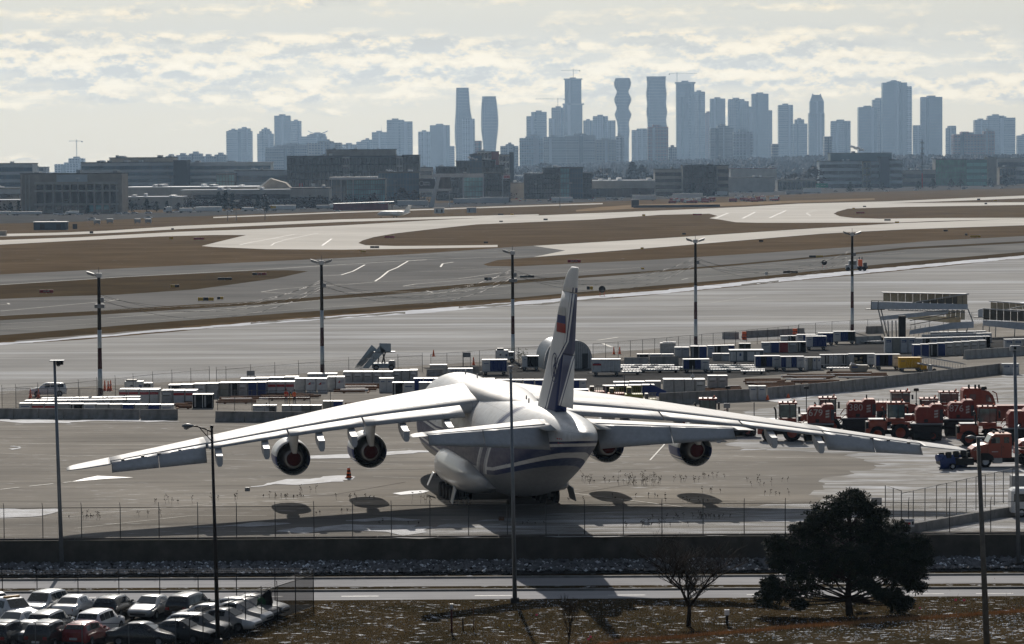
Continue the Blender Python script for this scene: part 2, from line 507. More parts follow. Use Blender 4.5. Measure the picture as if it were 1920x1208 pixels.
sheet('far_highway', [(-200,404),(300,399),(640,388),(960,376),(1240,366),(1600,352),(2100,338),(2100,349),(1600,361),(1240,374),(960,385),(640,396),(300,408),(150,416),(-200,424)], G_DARKY, 0.02)
sheet('roadside_shoulder', [(400,407),(640,397.5),(960,386.5),(1130,381),(1130,383),(960,388.5),(640,399.5),(400,409)], G_TAXI, 0.03)
sheet('perimeter_road', [(-100,441),(110,436.5),(200,433),(333,424),(640,411.5),(800,407.5),(950,403.5),(1010,402),(1010,404),(950,407.5),(800,411.5),(640,416.5),(333,430),(200,437.5),(110,441),(-100,446)], G_TAXI, 0.02)
sheet('far_taxiway', [(-300,458),(0,450.5),(150,445),(333,435),(480,430),(640,423),(813,413),(947,407),(1110,400),(1240,395),(1400,388),(1500,382),(1660,378),(1800,372),(1920,367),(2200,357),(2200,362),(1920,372),(1760,378),(1660,381.5),(1800,380),(1920,379.5),(2200,374),(2200,380),(1920,384.5),(1700,388),(1590,391.5),(1570,397),(1563,401),(1575,406),(1600,409),(1650,410.5),(1760,409),(1920,408.5),(2200,404),(2200,409),(1920,411),(1760,414.5),(1687,417.5),(1500,418),(1420,418),(1380,417),(1350,412),(1330,409.5),(1345,405),(1330,401),(1240,403),(1110,412),(893,421),(800,431),(740,438),(700,445),(680,451),(672,456),(685,460),(740,461.5),(820,461),(933,459.5),(933,463.5),(780,466.5),(640,468.5),(500,467.5),(400,463.5),(378,461.5),(420,451),(462,441),(400,441),(300,443.5),(150,451),(0,459),(-300,470)], G_TAXI, 0.02)
sheet('runway', [(-300,529),(0,515),(333,498.5),(640,484),(800,475),(960,463.5),(1240,447),(1500,430),(1687,418.5),(1800,414.5),(1920,410.5),(2200,400),(2200,412),(1920,423),(1700,430.5),(1537,439),(1240,464),(1040,480),(933,488),(906,496),(915,499),(967,500),(1240,486.5),(1430,474.5),(1612,462.5),(1747,452),(1920,443),(2200,430),(2200,440),(1920,452.5),(1700,464),(1460,488),(1240,507),(1060,519),(873,533),(700,549),(480,566),(367,571),(180,583),(0,593),(-300,608),(-300,575),(0,561),(100,556.5),(220,553),(367,543),(433,534),(520,522),(578,509),(540,507),(483,507.5),(233,520),(0,535),(-300,549)], G_RUN, 0.02)
sheet('runway_centre_strip', [(-300,537),(0,521.5),(640,489),(960,467),(1240,450.5),(1687,421.5),(1920,413.5),(2200,403),(2200,407),(1920,417.5),(1687,427),(1240,457),(960,474),(640,495),(0,529),(-300,544)], G_TWY, 0.03)
sheet('runway_far_end', [(1000,461.5),(1240,447.3),(1500,430.3),(1687,418.8),(1920,410.8),(2200,400.3),(2200,411.7),(1920,422.7),(1700,430.2),(1537,438.7),(1240,463.7),(1000,482.5),(1060,470)], G_TAXI, 0.04)
sheet('second_taxiway', [(-300,617),(0,601),(180,591),(367,579),(480,572),(700,555.5),(873,540),(1060,524),(1240,510.5),(1460,491),(1700,468),(1920,456),(2200,443),(2200,457),(1920,472.5),(1740,488),(1600,500.5),(1380,523.5),(1240,535),(1053,551),(955,560),(780,569),(640,580),(320,603),(0,629),(-300,652)], G_TWY, 0.02)
sheet('verge_between_taxiways', [(-300,664),(0,641),(333,613),(640,589),(960,563),(1060,553.5),(1240,541),(1380,526.5),(1590,510),(1920,478.5),(2200,456),(2200,448),(1920,471.5),(1600,499.5),(1380,522),(1240,534),(955,559),(640,579),(320,602),(0,628),(-300,651)], G_GRASS2,0.014)
sheet('dark_verge', [(-300,610),(0,592.5),(180,582.5),(367,570),(480,565),(700,549),(873,532),(1060,518),(1240,506),(1460,487),(1700,463),(1920,451),(2200,438),(2200,446),(1920,457),(1700,469),(1460,492),(1240,511.5),(1060,525),(873,541),(700,556.5),(480,573),(367,580),(180,592),(0,602),(-300,618)], G_GRASS2,0.012)
sheet('grass_wedge_verge', [(-300,577),(0,561.5),(220,553.5),(367,543.5),(433,534.5),(520,522.5),(580,508.5),(540,506.5),(483,506.5),(233,519),(0,534),(-300,548)], G_GRASS2,0.012)
sheet('pale_grass_ridge', [(1080,394),(1130,388),(1190,384),(1400,379),(1470,377),(1640,372),(1640,375),(1470,381),(1400,385),(1200,391),(1080,397)], G_TAN, 0.012)
sheet('far_apron', [(-300,676),(0,647),(160,637),(333,622),(470,608),(640,597),(800,586),(960,574),(1140,561),(1300,546),(1500,526),(1700,507),(1920,484),(2200,458),(2300,600),(1920,640),(1492,646),(1000,693),(400,740),(0,780),(-300,800)], G_APRON2,0.02)
sheet('snow_strip', [(-300,668),(0,643),(200,627),(333,616),(520,601.5),(640,592),(800,580),(960,567),(1100,556),(1240,545),(1380,530),(1500,517),(1700,499),(1920,479),(2200,456.5),(2200,459),(1920,484),(1700,505),(1500,525),(1380,537),(1240,551),(1100,562),(960,573),(800,587),(640,597.5),(520,606),(333,620),(200,631),(0,647.5),(-300,673)], G_SNOWBANK, 0.03, rag=.6)
for k, (a, b_) in enumerate([((30,640),(300,618)),((470,606),(610,596)),((600,598),(760,586)),((860,577),(960,570)),((1000,571),(1150,558)),((1390,534),(1460,527))]):
 n_ = 9
 top = [(a[0] + (b_[0] - a[0]) * i / n_, a[1] + (b_[1] - a[1]) * i / n_ - random.uniform(0.2,2.0)) for i in range(n_ + 1)]
 bot = [(a[0] + (b_[0] - a[0]) * i / n_, a[1] + (b_[1] - a[1]) * i / n_ + random.uniform(0.5,3.2)) for i in range(n_, -1,-1)]
 sheet('meltwater_puddle', top + bot, mat('wet_mud', (0.05,0.045,0.038),0.9),0.036)
sheet('apron', [(-400,1014.5),(-400,760),(0,735),(400,712),(1000,672),(1492,634),(2000,595),(2400,570),(2400,995)], G_APRON, 0.03)
sheet('equipment_yard', [(-60,790),(-60,745),(300,722),(640,702),(1014,676),(1300,655),(1500,640),(1660,628),(1960,612),(1960,668),(1860,680),(1640,690),(1500,702),(1300,720),(1140,738),(760,770),(345,785)], G_APRON, 0.036)
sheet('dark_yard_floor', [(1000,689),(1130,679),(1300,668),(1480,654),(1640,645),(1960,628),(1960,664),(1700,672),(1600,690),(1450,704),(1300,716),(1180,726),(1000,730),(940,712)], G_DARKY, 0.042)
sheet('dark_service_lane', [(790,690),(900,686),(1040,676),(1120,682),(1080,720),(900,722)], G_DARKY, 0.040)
sheet('snowy_lot', [(1380,840),(1395,770),(1440,752),(1500,741),(1700,722),(1900,705),(2100,690),(2100,960),(1900,985),(1700,1000),(1640,990),(1500,935),(1560,900),(1650,870),(1600,852)], G_SNOWY, 0.036, rag=1.6)
sheet('snowy_lane', [(700,1009),(900,975),(1200,957),(1560,945),(1660,960),(1700,1000),(1900,975),(2100,960),(2100,999),(1300,1005)], G_SNOWY, 0.038, rag=.7)
ZL = -2.2
def lowp(px, py): return G(px, py, ZL)
o = MB()
lows = [wallp(-4000,0.3, ZL - 0.15), wallp(WL + 4000,0.3, ZL - 0.15), Vector((4600,-600, ZL - 0.15)), Vector((-4600,-600, ZL - 0.15))]
o.add([tuple(p) for p in lows], [(0,3,2,1)])
structure(o.bd('lower_ground', G_BANK))
TX0, TX1, TY0, TY1 = -60,60,150,223.2
vv, ff = [], []
NX, NY = 150,110
crest = [(G(900,1222,-1.2).x, G(900,1222,-1.2).y),(G(1150,1206,-1.2).x, G(1150,1206,-1.2).y),(G(1400,1186,-1.2).x, G(1400,1186,-1.2).y),(G(1650,1166,-1.2).x, G(1650,1166,-1.2).y),(G(1920,1148,-1.2).x, G(1920,1148,-1.2).y),(G(2300,1120,-1.2).x, G(2300,1120,-1.2).y)]
def crest_y(x):
 for (x0, y0),(x1, y1) in zip(crest, crest[1:]):
  if x0 <= x <= x1: return y0 + (y1 - y0) * (x - x0) / (x1 - x0)
 return crest[0][1] + (x - crest[0][0]) * 0.25 if x < crest[0][0] else crest[-1][1]
def turf_h(x, y):
 d = crest_y(x) - y           # > 0 on the near side of the crest
 t = max(0.0, min(1.0,(d + 3.0) / 3.6)); t = t * t * (3 - 2 * t)
 side = max(0.0, min(1.0,(x + 2.5) / 9.0))
 back = max(0.0, min(1.0,(222.6 - y) / 1.2))
 return ZL + 0.06 + t * side * 1.0 + back * 0.05 * mnoise.noise(Vector((x * .9, y * .9,0))) + back * 0.10 * mnoise.noise(Vector((x * .2, y * .2,5)))
for j in range(NY):
 y = TY0 + (TY1 - TY0) * (j / (NY - 1)) ** 0.6
 for i in range(NX):
  x = TX0 + (TX1 - TX0) * i / (NX - 1)
  vv.append((x, y, turf_h(x, y)))
for j in range(NY - 1):
 for i in range(NX - 1):
  a = j * NX + i
  ff.append((a, a + 1, a + NX + 1, a + NX))
structure(MB().add(vv, ff, 0, True).bd('roadside_turf', G_BANK))
def lowsheet(name, pts, m, z): return sheet(name, pts, m, z, zplane=ZL)
lowsheet('access_road_far_lane', [(-300,1092),(0,1089.5),(960,1084.5),(1920,1079.5),(2300,1077),(2300,1093.5),(1920,1096),(960,1101),(0,1106),(-300,1108)], G_ROAD, 0.02)
lowsheet('access_road_near_lane', [(-300,1115),(0,1113.5),(960,1109),(1920,1105.5),(2300,1103),(2300,1121),(1920,1123.5),(1200,1126.5),(960,1129),(0,1135),(-300,1137)], G_ROAD, 0.02)
lowsheet('grass_median', [(-300,1108.2),(0,1106.2),(960,1101.2),(1920,1096.2),(2300,1093.7),(2300,1101.5),(1920,1104),(960,1107.5),(0,1112),(-300,1114)], G_BANK, 0.10)
for nm, a, b_ in (('median_kerb', (-300,1114.3),(2300,1101.8)),('far_kerb', (-300,1091.5),(2300,1076.6))):
 A, B = lowp(*a), lowp(*b_); d = (B - A).normalized(); n = Vector((-d.y, d.x, 0)) * 0.13
 structure(MB().hexa([(A - n).to_tuple(),(B - n).to_tuple(),(B + n).to_tuple(),(A + n).to_tuple()] + [(p + Vector((0,0,.16))).to_tuple() for p in (A - n, B - n, B + n, A + n)]).bd(nm, CONC))
for k, x0 in enumerate((-60,110,280,460,640,890,1140,1400,1560,1700,1830)):
 yy = 1121.5 - x0 * 0.0042
 lowsheet('lane_marking', [(x0, yy - 0.3),(x0 + 70, yy - 0.6),(x0 + 70, yy),(x0, yy + 0.3)], MARK, 0.026)
lowsheet('parking_lot', [(-300,1142),(0,1140),(500,1137),(560,1137),(588,1138),(520,1163),(400,1210),(250,1270),(-300,1300)], G_LOT, 0.10)
LINE = mat('worn_line_paint', (0.50,0.49,0.45),0.7, scale=0.5, var=0.2, dirt=(0.22,0.21,0.20,0.8))
def pline(name, pts, w, m=LINE, z=0.05, dash=None):
 w = w * (.55 if name == 'taxiway_line' else .8)
 P = [G(x, y) for x, y in pts]
 mb = MB()
 for a, b_ in zip(P, P[1:]):
  d = b_ - a; L = d.length; d.normalize()
  n = Vector((-d.y, d.x, 0)) * (w / 2)
  segs = [(0, L)] if not dash else [(t, min(t + dash[0], L)) for t in [dash[1] * i for i in range(int(L / dash[1]) + 1)]]
  for t0, t1 in segs:
   p, q = a + d * t0, a + d * t1
   mb.add([(p.x - n.x, p.y - n.y, z),(q.x - n.x, q.y - n.y, z),(q.x + n.x, q.y + n.y, z),(p.x + n.x, p.y + n.y, z)], [(0,3,2,1)])
 return structure(mb.bd(name, m))
for pts, w in [
 ([(0,534.5),(233,519.5),(480,506.5),(800,487),(1040,479)], 1.2),([(1240,463),(1540,438.5)], 1.2),
 ([(604,461),(622,448)], 1.6),([(448,460),(470,455),(510,448),(555,439)], 1.3),([(508,461),(515,456),(540,449),(600,437)], 1.0),([(450,451.5),(545,451),(660,451)], 0.9),
 ([(700,438),(740,430),(800,424)], .8),([(1340,410),(1365,400),(1372,399.5)], 2.5),([(1392,410),(1416,398)], 2.5),([(1443,409),(1474,395)], 2.5),([(1520,405),(1512,400),(1535,393)], 1.5),([(1400,404.5),(1500,404)], 1.5),
 ([(600,518),(640,516),(662,509),(684,497)], 0.9),([(703,528),(715,520),(728,509),(745,502),(765,490),(800,488)], 0.9),([(600,538),(700,529.5),(860,523),(940,512)], 0.6),
 ([(826,501),(830,495),(850,492)], 0.9),([(826,501),(860,502),(960,505)], 0.5),([(640,513),(760,511),(960,503)], 0.5),([(756,537),(780,533),(960,518),(1200,502)], 0.6),([(756,537),(790,538),(900,531)], 0.5),
 ([(600,551),(720,547),(812,549),(800,546)], 0.6),([(0,563),(180,561),(222,562),(205,565),(0,584)], 0.6),([(0,572),(18,571),(14,569)], 0.7),([(490,548),(520,543),(640,533)], 0.5),([(490,548),(560,552),(700,548)], 0.5),
 ([(0,608),(200,597),(460,577),(610,562),(800,552),(960,536)], 0.5),([(0,618),(300,600),(640,575),(960,550)], 0.35),([(1278,525),(1290,522),(1480,508),(1600,497)], 0.5),
 ([(1200,512),(1430,498),(1700,473)], 0.35),([(0,592),(260,580),(500,566)], 0.3),([(600,488),(800,477),(960,468)], 0.5)]:
 pline('taxiway_line', pts, w)
for pts, w in [
 ([(0,712),(330,707),(470,700),(560,690)], 0.18),([(530,661.5),(960,659),(1240,657)], 0.35),([(0,723),(150,721),(300,718)], 0.2),
 ([(1150,658),(1500,640)], 0.25),([(1120,639),(1160,633),(1300,633),(1400,629)], 0.6),([(1130,645),(1148,652)], 0.7),([(1200,577),(1260,574),(1330,569),(1420,556)], 0.3),([(1480,600),(1700,590),(1920,585)], 0.22),([(1340,612),(1500,602)], 0.22)]:
 pline('apron_line', pts, w, z=0.06)
for pts, w in [([(0,789),(335,796),(500,800)], 0.16),([(0,832),(130,834),(320,836)], 0.2),([(0,851),(130,856),(215,856)], 0.14),([(500,838),(650,841),(760,845)], 0.16),([(410,862),(560,866),(660,869),(755,872)], 0.16),([(1118,853),(1380,857),(1600,861),(1760,864)], 0.17),([(1247,833),(1219,864)], 0.2),([(1065,925),(1250,948),(1400,966)], 0.2),([(700,895),(860,900)], 0.12),([(0,975),(130,970),(400,945),(560,940)], 0.12),([(140,992),(360,968),(500,968)], 0.16)]:
 pline('apron_line', pts, w, z=0.06)
pline('apron_line', [(-60,924),(0,919),(65,912),(135,904.5)], 0.35, z=0.06, dash=(2.2,3.4))
sheet('painted_arrowhead', [(135,904.5),(160,898),(183,893.5),(250,896.5),(200,899)], MARK, 0.06)
sheet('snow_patch', [(730,927),(760,923),(800,921.5),(808,923),(790,927),(745,930)], SNOW, 0.07, rag=.35)
for pts in ([(470,914),(520,905),(580,898),(640,893),(655,896),(640,902),(560,910)], [(30,842),(55,840),(80,841),(78,844),(50,845)], [(592,858),(640,852),(700,849),(780,848),(790,851),(700,855),(640,861)], [(500,1000),(560,992),(640,988),(760,985),(830,992),(800,998),(640,999)], [(0,960),(60,955),(110,958),(60,968),(0,972)], [(330,990),(400,985),(500,982),(520,986),(420,992)], [(640,975),(700,972),(780,974),(700,978)], [(0,788),(100,787),(340,792),(200,793),(0,792)], [(1440,750),(1500,744),(1580,734),(1600,737),(1520,746),(1450,755)]):
 sheet('snow_patch', pts, mat('thin_snow_film', (.46,.47,.49),.8, scale=.8, var=.25, dirt=(.27,.26,.24,.9)),0.064, smooth=4, rag=1.5)
wall = thing('retaining_wall', 'long dark concrete retaining wall with parapet along the apron edge', 'wall')
WL0, WL1 = -20, WL + 20
PL = 4.6
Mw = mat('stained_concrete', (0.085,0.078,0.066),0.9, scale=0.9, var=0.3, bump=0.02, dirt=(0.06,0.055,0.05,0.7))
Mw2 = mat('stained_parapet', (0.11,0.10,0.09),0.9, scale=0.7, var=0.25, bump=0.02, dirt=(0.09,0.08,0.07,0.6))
pan = cap = None
k = 0
rzw = math.atan2(wdir.y, wdir.x)
s_ = WL0
while s_ < WL1:
 p = wallp(s_)
 if pan is None:
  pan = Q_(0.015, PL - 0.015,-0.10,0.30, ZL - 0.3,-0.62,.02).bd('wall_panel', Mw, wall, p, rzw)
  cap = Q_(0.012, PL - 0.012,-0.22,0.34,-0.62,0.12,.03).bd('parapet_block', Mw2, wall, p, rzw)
 else:
  for q in (pan, cap):
   c = q.copy(); COL.objects.link(c); c.location = p; c.rotation_euler = (0,0, rzw)
 s_ += PL
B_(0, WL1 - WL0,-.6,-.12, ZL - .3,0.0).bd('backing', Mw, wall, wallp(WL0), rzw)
rng = random.Random(3)
mb = MB()
for i in range(6500):
 s_ = rng.uniform(-5, WL + 5)
 if i % 2: s_ = rng.uniform(12, WL - 12)
 t = rng.random()
 p = wallp(s_, 0.55 + t * 3.6)
 z = -1.75 + (ZL + 1.78) * t + 0.05
 r = rng.uniform(0.08,0.24)
 a = rng.uniform(0,3.1)
 vs_ = []
 for q in ((1,0,0),(0,1,0),(-1,0,0),(0,-1,0),(0,0,1),(0,0,-1)):
  x, y = q[0] * math.cos(a) - q[1] * math.sin(a), q[0] * math.sin(a) + q[1] * math.cos(a)
  rr = r * rng.uniform(0.7,1.2)
  vs_.append((p.x + x * rr * 1.2, p.y + y * rr, z + q[2] * rr * 0.75))
 mb.add(vs_, [(0,1,4),(1,2,4),(2,3,4),(3,0,4),(1,0,5),(2,1,5),(3,2,5),(0,3,5)], 1 if r < .17 and rng.random() < 0.30 else 0)
stuff(mb.bd('riprap_stones', [mat('dark_riprap', (0.17,0.17,0.175),0.85, var=0.45, scale=1.2), SNOW]), 'band of grey rip-rap stones dusted with snow below the retaining wall', 'stones')
p0_, p1_ = wallp(-40,0.3,-1.8), wallp(WL + 40,0.3,-1.8)
p2_, p3_ = wallp(WL + 40,4.4, ZL - 0.1), wallp(-40,4.4, ZL - 0.1)
structure(MB().add([p0_, p1_, p2_, p3_], [(0,3,2,1)]).bd('riprap_slope', G_LOT))
# ================================================================== THE CARGO PLANE
YAW = 0.1725
PLANE = thing('cargo_plane', 'huge white four-engine cargo plane with blue stripes, seen from behind its tail', 'plane', (-0.44,265.2,0), YAW)
def ST(st): return 35.0 - st
def blue_mask(h, zs, st, curves):
 pass
def livery():
 m, nt, b = nodes_of('white_and_blue_livery')
 h = NT(nt)
 v = h.coord()
 x, y, z = h.xyz(v)[0], h.xyz(v)[1], h.xyz(v)[2]
 st = h.math('SUBTRACT', 35.0, y)
 u = h.math('DIVIDE', st, 70.0)
 zl = h.math('MULTIPLY', h.ramp(u, [(0.0,.46),(0.04,.40),(0.28,.345),(0.57,.385),(0.68,.44),(0.77,.53),(0.85,.62),(0.91,.69),(1.0,.75)]),10.0)
 zu = h.math('MULTIPLY', h.ramp(u, [(0.0,.54),(0.04,.55),(0.28,.51),(0.57,.57),(0.68,.625),(0.77,.66),(0.85,.695),(0.91,.735),(1.0,.79)]),10.0)
 a = h.math('SUBTRACT', z, zl); c = h.math('SUBTRACT', z, zu)
 band = h.math('MULTIPLY', h.math('GREATER_THAN', a, 0.0), h.math('LESS_THAN', c, 0.0))
 def between(val, lo, hi): return h.math('MULTIPLY', h.math('GREATER_THAN', val, lo), h.math('LESS_THAN', val, hi))
 thin = h.math('ADD', between(a, -0.62,-0.26), between(c, 0.22,0.40))
 s0 = h.math('MULTIPLY_ADD', z, 1.26,38.0)
 r = h.math('SUBTRACT', st, s0)
 ring_zone = h.math('LESS_THAN', h.math('ABSOLUTE', r),2.05)
 ra = h.math('ABSOLUTE', r)
 ring = h.math('ADD', h.math('LESS_THAN', ra, 0.85), h.math('ADD', between(ra, 1.02,1.12), between(ra, 1.28,1.38)), clamp=True)
 up = h.math('GREATER_THAN', z, 1.9)
 ring = h.math('MULTIPLY', ring, up)
 stripe = h.math('MULTIPLY', h.math('ADD', band, thin, clamp=True), h.math('SUBTRACT', 1.0, h.math('MULTIPLY', ring_zone, up)))
 blue = h.math('ADD', stripe, ring, clamp=True)
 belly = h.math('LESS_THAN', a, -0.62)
 n1 = h.noise(v, 0.5,6.0,0.6)
 n2 = h.noise(h.coord(scale=(1,0.25,1)),3.0,5.0,0.6)
 white = h.mix(h.ramp(n1, [(0.3,0),(0.7,1)]),(0.54,0.55,0.55),(0.66,0.665,0.66))
 white = h.mix(h.math('MULTIPLY', h.ramp(n2, [(0.52,0),(0.75,1)]),0.4), white, (0.42,0.41,0.38))
 joint = h.math('ADD', h.math('LESS_THAN', h.math('FRACT', h.math('DIVIDE', st, 2.6)),0.016), h.math('LESS_THAN', h.math('FRACT', h.math('DIVIDE', z, 1.45)),0.02), clamp=True)
 n3 = h.noise(h.coord(scale=(.5,.9,.06)),3.0,6.0,.65)
 white = h.mix(h.math('MULTIPLY', h.ramp(n3, [(.5,0),(.7,1)]),.45), white, (.36,.35,.32))
 white = h.mix(h.math('MULTIPLY', joint, 0.5), white, (0.3,0.3,0.3))
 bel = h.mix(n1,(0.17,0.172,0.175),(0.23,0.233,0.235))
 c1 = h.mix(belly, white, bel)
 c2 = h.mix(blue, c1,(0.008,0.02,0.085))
 h.l.new(c2, b.inputs['Base Color'])
 h.l.new(h.math('MULTIPLY_ADD', n2,0.35,0.22), b.inputs['Roughness'])
 b.inputs['Specular IOR Level'].default_value = 0.16
 h.bump(n2,1.0,0.006, b)
 return m
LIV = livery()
def wing_paint():
 m, nt, b = nodes_of('weathered_wing_paint')
 h = NT(nt)
 n1 = h.noise(h.coord(scale=(0.25,1.6,1)),1.0,7.0,0.6)
 n2 = h.noise(h.coord(scale=(1.2,0.15,1)),1.0,6.0,0.6)
 c = h.mix(h.ramp(n1, [(0.3,0),(0.7,1)]),(0.40,0.405,0.41),(0.54,0.535,0.525))
 c = h.mix(h.math('MULTIPLY', h.ramp(n2, [(0.48,0),(0.68,1)]),0.6), c, (0.40,0.37,0.33))
 X = h.xyz(h.coord())
 jt = h.math('ADD', h.math('LESS_THAN', h.math('FRACT', h.math('DIVIDE', X[0], 2.9)),.014), h.math('LESS_THAN', h.math('FRACT', h.math('DIVIDE', h.math('MULTIPLY_ADD', h.math('ABSOLUTE', X[0]),.4, X[1]),3.1)),.014), clamp=True)
 c = h.mix(h.math('MULTIPLY', jt, .55), c, (.2,.2,.2))
 h.l.new(c, b.inputs['Base Color'])
 h.l.new(h.math('MULTIPLY_ADD', n1,0.35,0.46), b.inputs['Roughness'])
 b.inputs['Specular IOR Level'].default_value = 0.3
 h.bump(n1,1.0,0.004, b)
 return m
WINGP = wing_paint()
CTRL = mat('control_surface_grey', (0.44,0.46,0.48),0.5, var=0.08, dirt=(0.3,0.3,0.3,0.4))
def catmull(tab, x):
 """tab rows (x, a, b, ...) interpolated smoothly"""
 n = len(tab)
 if x <= tab[0][0]: return tab[0][1:]
 if x >= tab[-1][0]: return tab[-1][1:]
 for i in range(n - 1):
  if tab[i][0] <= x <= tab[i + 1][0]:
   a, b_ = tab[i], tab[i + 1]
   p, q = tab[max(0, i - 1)], tab[min(n - 1, i + 2)]
   t = (x - a[0]) / (b_[0] - a[0]); H = b_[0] - a[0]
   out = []
   for k in range(1, len(a)):
    d1 = (b_[k] - p[k]) / max(b_[0] - p[0], 1e-6) * H
    d2 = (q[k] - a[k]) / max(q[0] - a[0], 1e-6) * H
    if i == 0: d1 = (b_[k] - a[k])
    if i == n - 2: d2 = (b_[k] - a[k])
    out.append((2 * t ** 3 - 3 * t * t + 1) * a[k] + (t ** 3 - 2 * t * t + t) * d1 + (-2 * t ** 3 + 3 * t * t) * b_[k] + (t ** 3 - t * t) * d2)
   return tuple(out)
FUS = [(0,4.0,4.5,.15),(.6,3.0,5.4,1.1),(1.5,2.4,6.3,1.9),(3,1.8,7.4,2.7),(5,1.5,8.55,3.3),(7.5,1.4,9.3,3.6),(11,1.4,9.55,3.7),(20,1.4,9.4,3.7),(36,1.4,9.4,3.7),(42,1.5,9.4,3.66),(46,1.95,9.45,3.55),(50,2.9,9.5,3.35),(54,4.0,9.6,3.05),(58,5.2,9.62,2.65),(62,6.35,9.55,2.15),(65,7.15,9.35,1.6),(67.5,7.8,9.05,.95),(68.8,8.3,8.75,.35),(69.0,8.5,8.6,.05)]
def fring(st, n=64, off=0.0):
 zb, zt, w = catmull(FUS, st)
 w += off; zb -= off; zt += off
 zc_ = zb + (zt - zb) * 0.47
 r = []
 for i in range(n):
  a = 2 * math.pi * i / n
  ca, sa = math.cos(a), math.sin(a)
  e = 2 / 2.15 if sa >= 0 else 2 / 2.5
  xx = w * math.copysign(abs(ca) ** e, ca)
  zz_ = zc_ + ((zt - zc_) if sa >= 0 else (zc_ - zb)) * math.copysign(abs(sa) ** e, sa)
  r.append((xx, ST(st), zz_))
 return r
sts = [0,.15,.35,.6,1,1.5] + [2 + i * .5 for i in range(134)]
sts = [s for s in sts if s < 69] + [69.0]
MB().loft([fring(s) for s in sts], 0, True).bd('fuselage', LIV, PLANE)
def on_body(st, ang, off=0.02, n=720):
 r = fring(st, 72, off); k = (ang / 5.0) % 72; i = int(k); f = k - i
 a, b_ = Vector(r[i]), Vector(r[(i + 1) % 72])
 return a + (b_ - a) * f
for k in range(6):
 a0 = 52 + k * 13
 mb = MB().add([on_body(4.3, a0), on_body(4.3, a0 + 12), on_body(5.0, a0 + 12), on_body(5.0, a0)], [(0,1,2,3)])
 mb.bd('cockpit_window', GLASS, PLANE)
for st_, ang in ((8.5,158),(14,160),(18.6,158)):
 MB().add([on_body(st_, ang, .015), on_body(st_ + .9, ang, .015), on_body(st_ + .9, ang + 14,.015), on_body(st_, ang + 14,.015)], [(0,1,2,3), ]).bd('door_outline', LGREY, PLANE)
rings = []
for st_, hw, top in ((17.5,.3,9.45),(20,1.5,9.6),(22.5,2.2,9.75),(26,2.5,9.85),(31,2.4,9.8),(36,2.1,9.68),(41,1.5,9.55),(46,.8,9.48),(49,.2,9.45)):
 rings.append([(hw * math.cos(math.pi * i / 16), ST(st_),8.7 + (top - 8.7) * (math.sin(math.pi * i / 16) ** .45 if 0 < i < 16 else 0)) for i in range(17)])
MB().loft(rings, 0, True, caps=False, closed=False).bd('wing_fairing', WINGP, PLANE)
for sd in (-1,1):
 rings = []
 for st_, e in ((21.5,.05),(22.3,.55),(23.5,.9),(26,1),(35,1),(38.5,.9),(41,.6),(43,.25),(44,.05)):
  out = 3.2 + 1.4 * e; zt_ = 2.9 + 1.2 * e; zb_ = 2.4 - 1.1 * e
  rings.append([(sd * x_, ST(st_), z_) for x_, z_ in ((2.6, zt_ + .1),(3.3, zt_),(3.3 + (out - 3.3) * .55, zt_ - .28 * e),(out - .12, zt_ - .8 * e),(out, (zt_ + zb_) / 2),(out - .05, zb_ + .55 * e),(out - .35, zb_ + .15 * e),(3.2, zb_),(2.2, zb_))])
 MB().loft(rings, 0, True).bd('gear_sponson', mat('sponson_paint', (0.34,0.35,0.36),0.35, var=.06, coat=.2), PLANE)
def foil(u):
 return 5 * (0.2969 * math.sqrt(max(u, 0)) - 0.126 * u - 0.3516 * u * u + 0.2843 * u ** 3 - 0.1036 * u ** 4)
US = [0,.004,.015,.035,.07,.12,.2,.3,.4,.5,.6,.7,.8,.9,1.0]
def wsec(x, le, te, zle, zte, t, u0=0.0, u1=1.0, camber=.02, droop=0.0):
 """closed ring of an airfoil between chord fractions u0..u1; droop = degrees below the chord"""
 c = te - le
 us = [u0] + [u for u in US if u0 < u < u1] + [u1]
 up, lo = [], []
 hx, hz = le + c * u0, zle + (zte - zle) * u0
 ca, sa = math.cos(R(droop)), math.sin(R(droop))
 for u in us:
  th = foil(u) * t * c
  cz = zle + (zte - zle) * u + camber * c * 4 * u * (1 - u)
  for (arr, z) in ((up, cz + th),(lo, cz - th * .9)):
   s_ = le + c * u
   ds, dz = s_ - hx, z - hz
   arr.append((x, ST(hx + ds * ca + dz * sa), hz + dz * ca - ds * sa))
 return up + lo[::-1][0 if u1 < 1 else 1:] if u0 > 0 else up + lo[::-1][(0 if u1 < 1 else 1):-1]
WTAB = [(0.0,19.0,38.2,8.65,8.0,.105),(3.4,21.1,38.3,8.4,7.75,.11),(12.5,26.75,39.6,7.5,7.2,.115),(20,31.3,41.4,6.5,6.5,.11),(25.5,34.75,42.6,5.8,5.85,.11),(33.2,39.5,44.2,4.9,4.95,.105),(35.6,41.2,44.7,4.68,4.68,.10),(36.45,42.3,44.8,4.64,4.62,.09),(36.65,43.3,44.7,4.66,4.6,.06)]
def wpar(dy): return catmull(WTAB, dy)
def wring(sd, dy, u0=0.0, u1=1.0, droop=0.0):
 le, te, zl_, zt_, t = wpar(dy)
 return wsec(sd * dy, le, te, zl_, zt_, t, u0, u1,.018, droop)
def seg(a, b_, n): return [a + (b_ - a) * i / n for i in range(n + 1)]
FLAPS = [(4.0,12.35),(12.5,18.7),(18.85,25.3)]
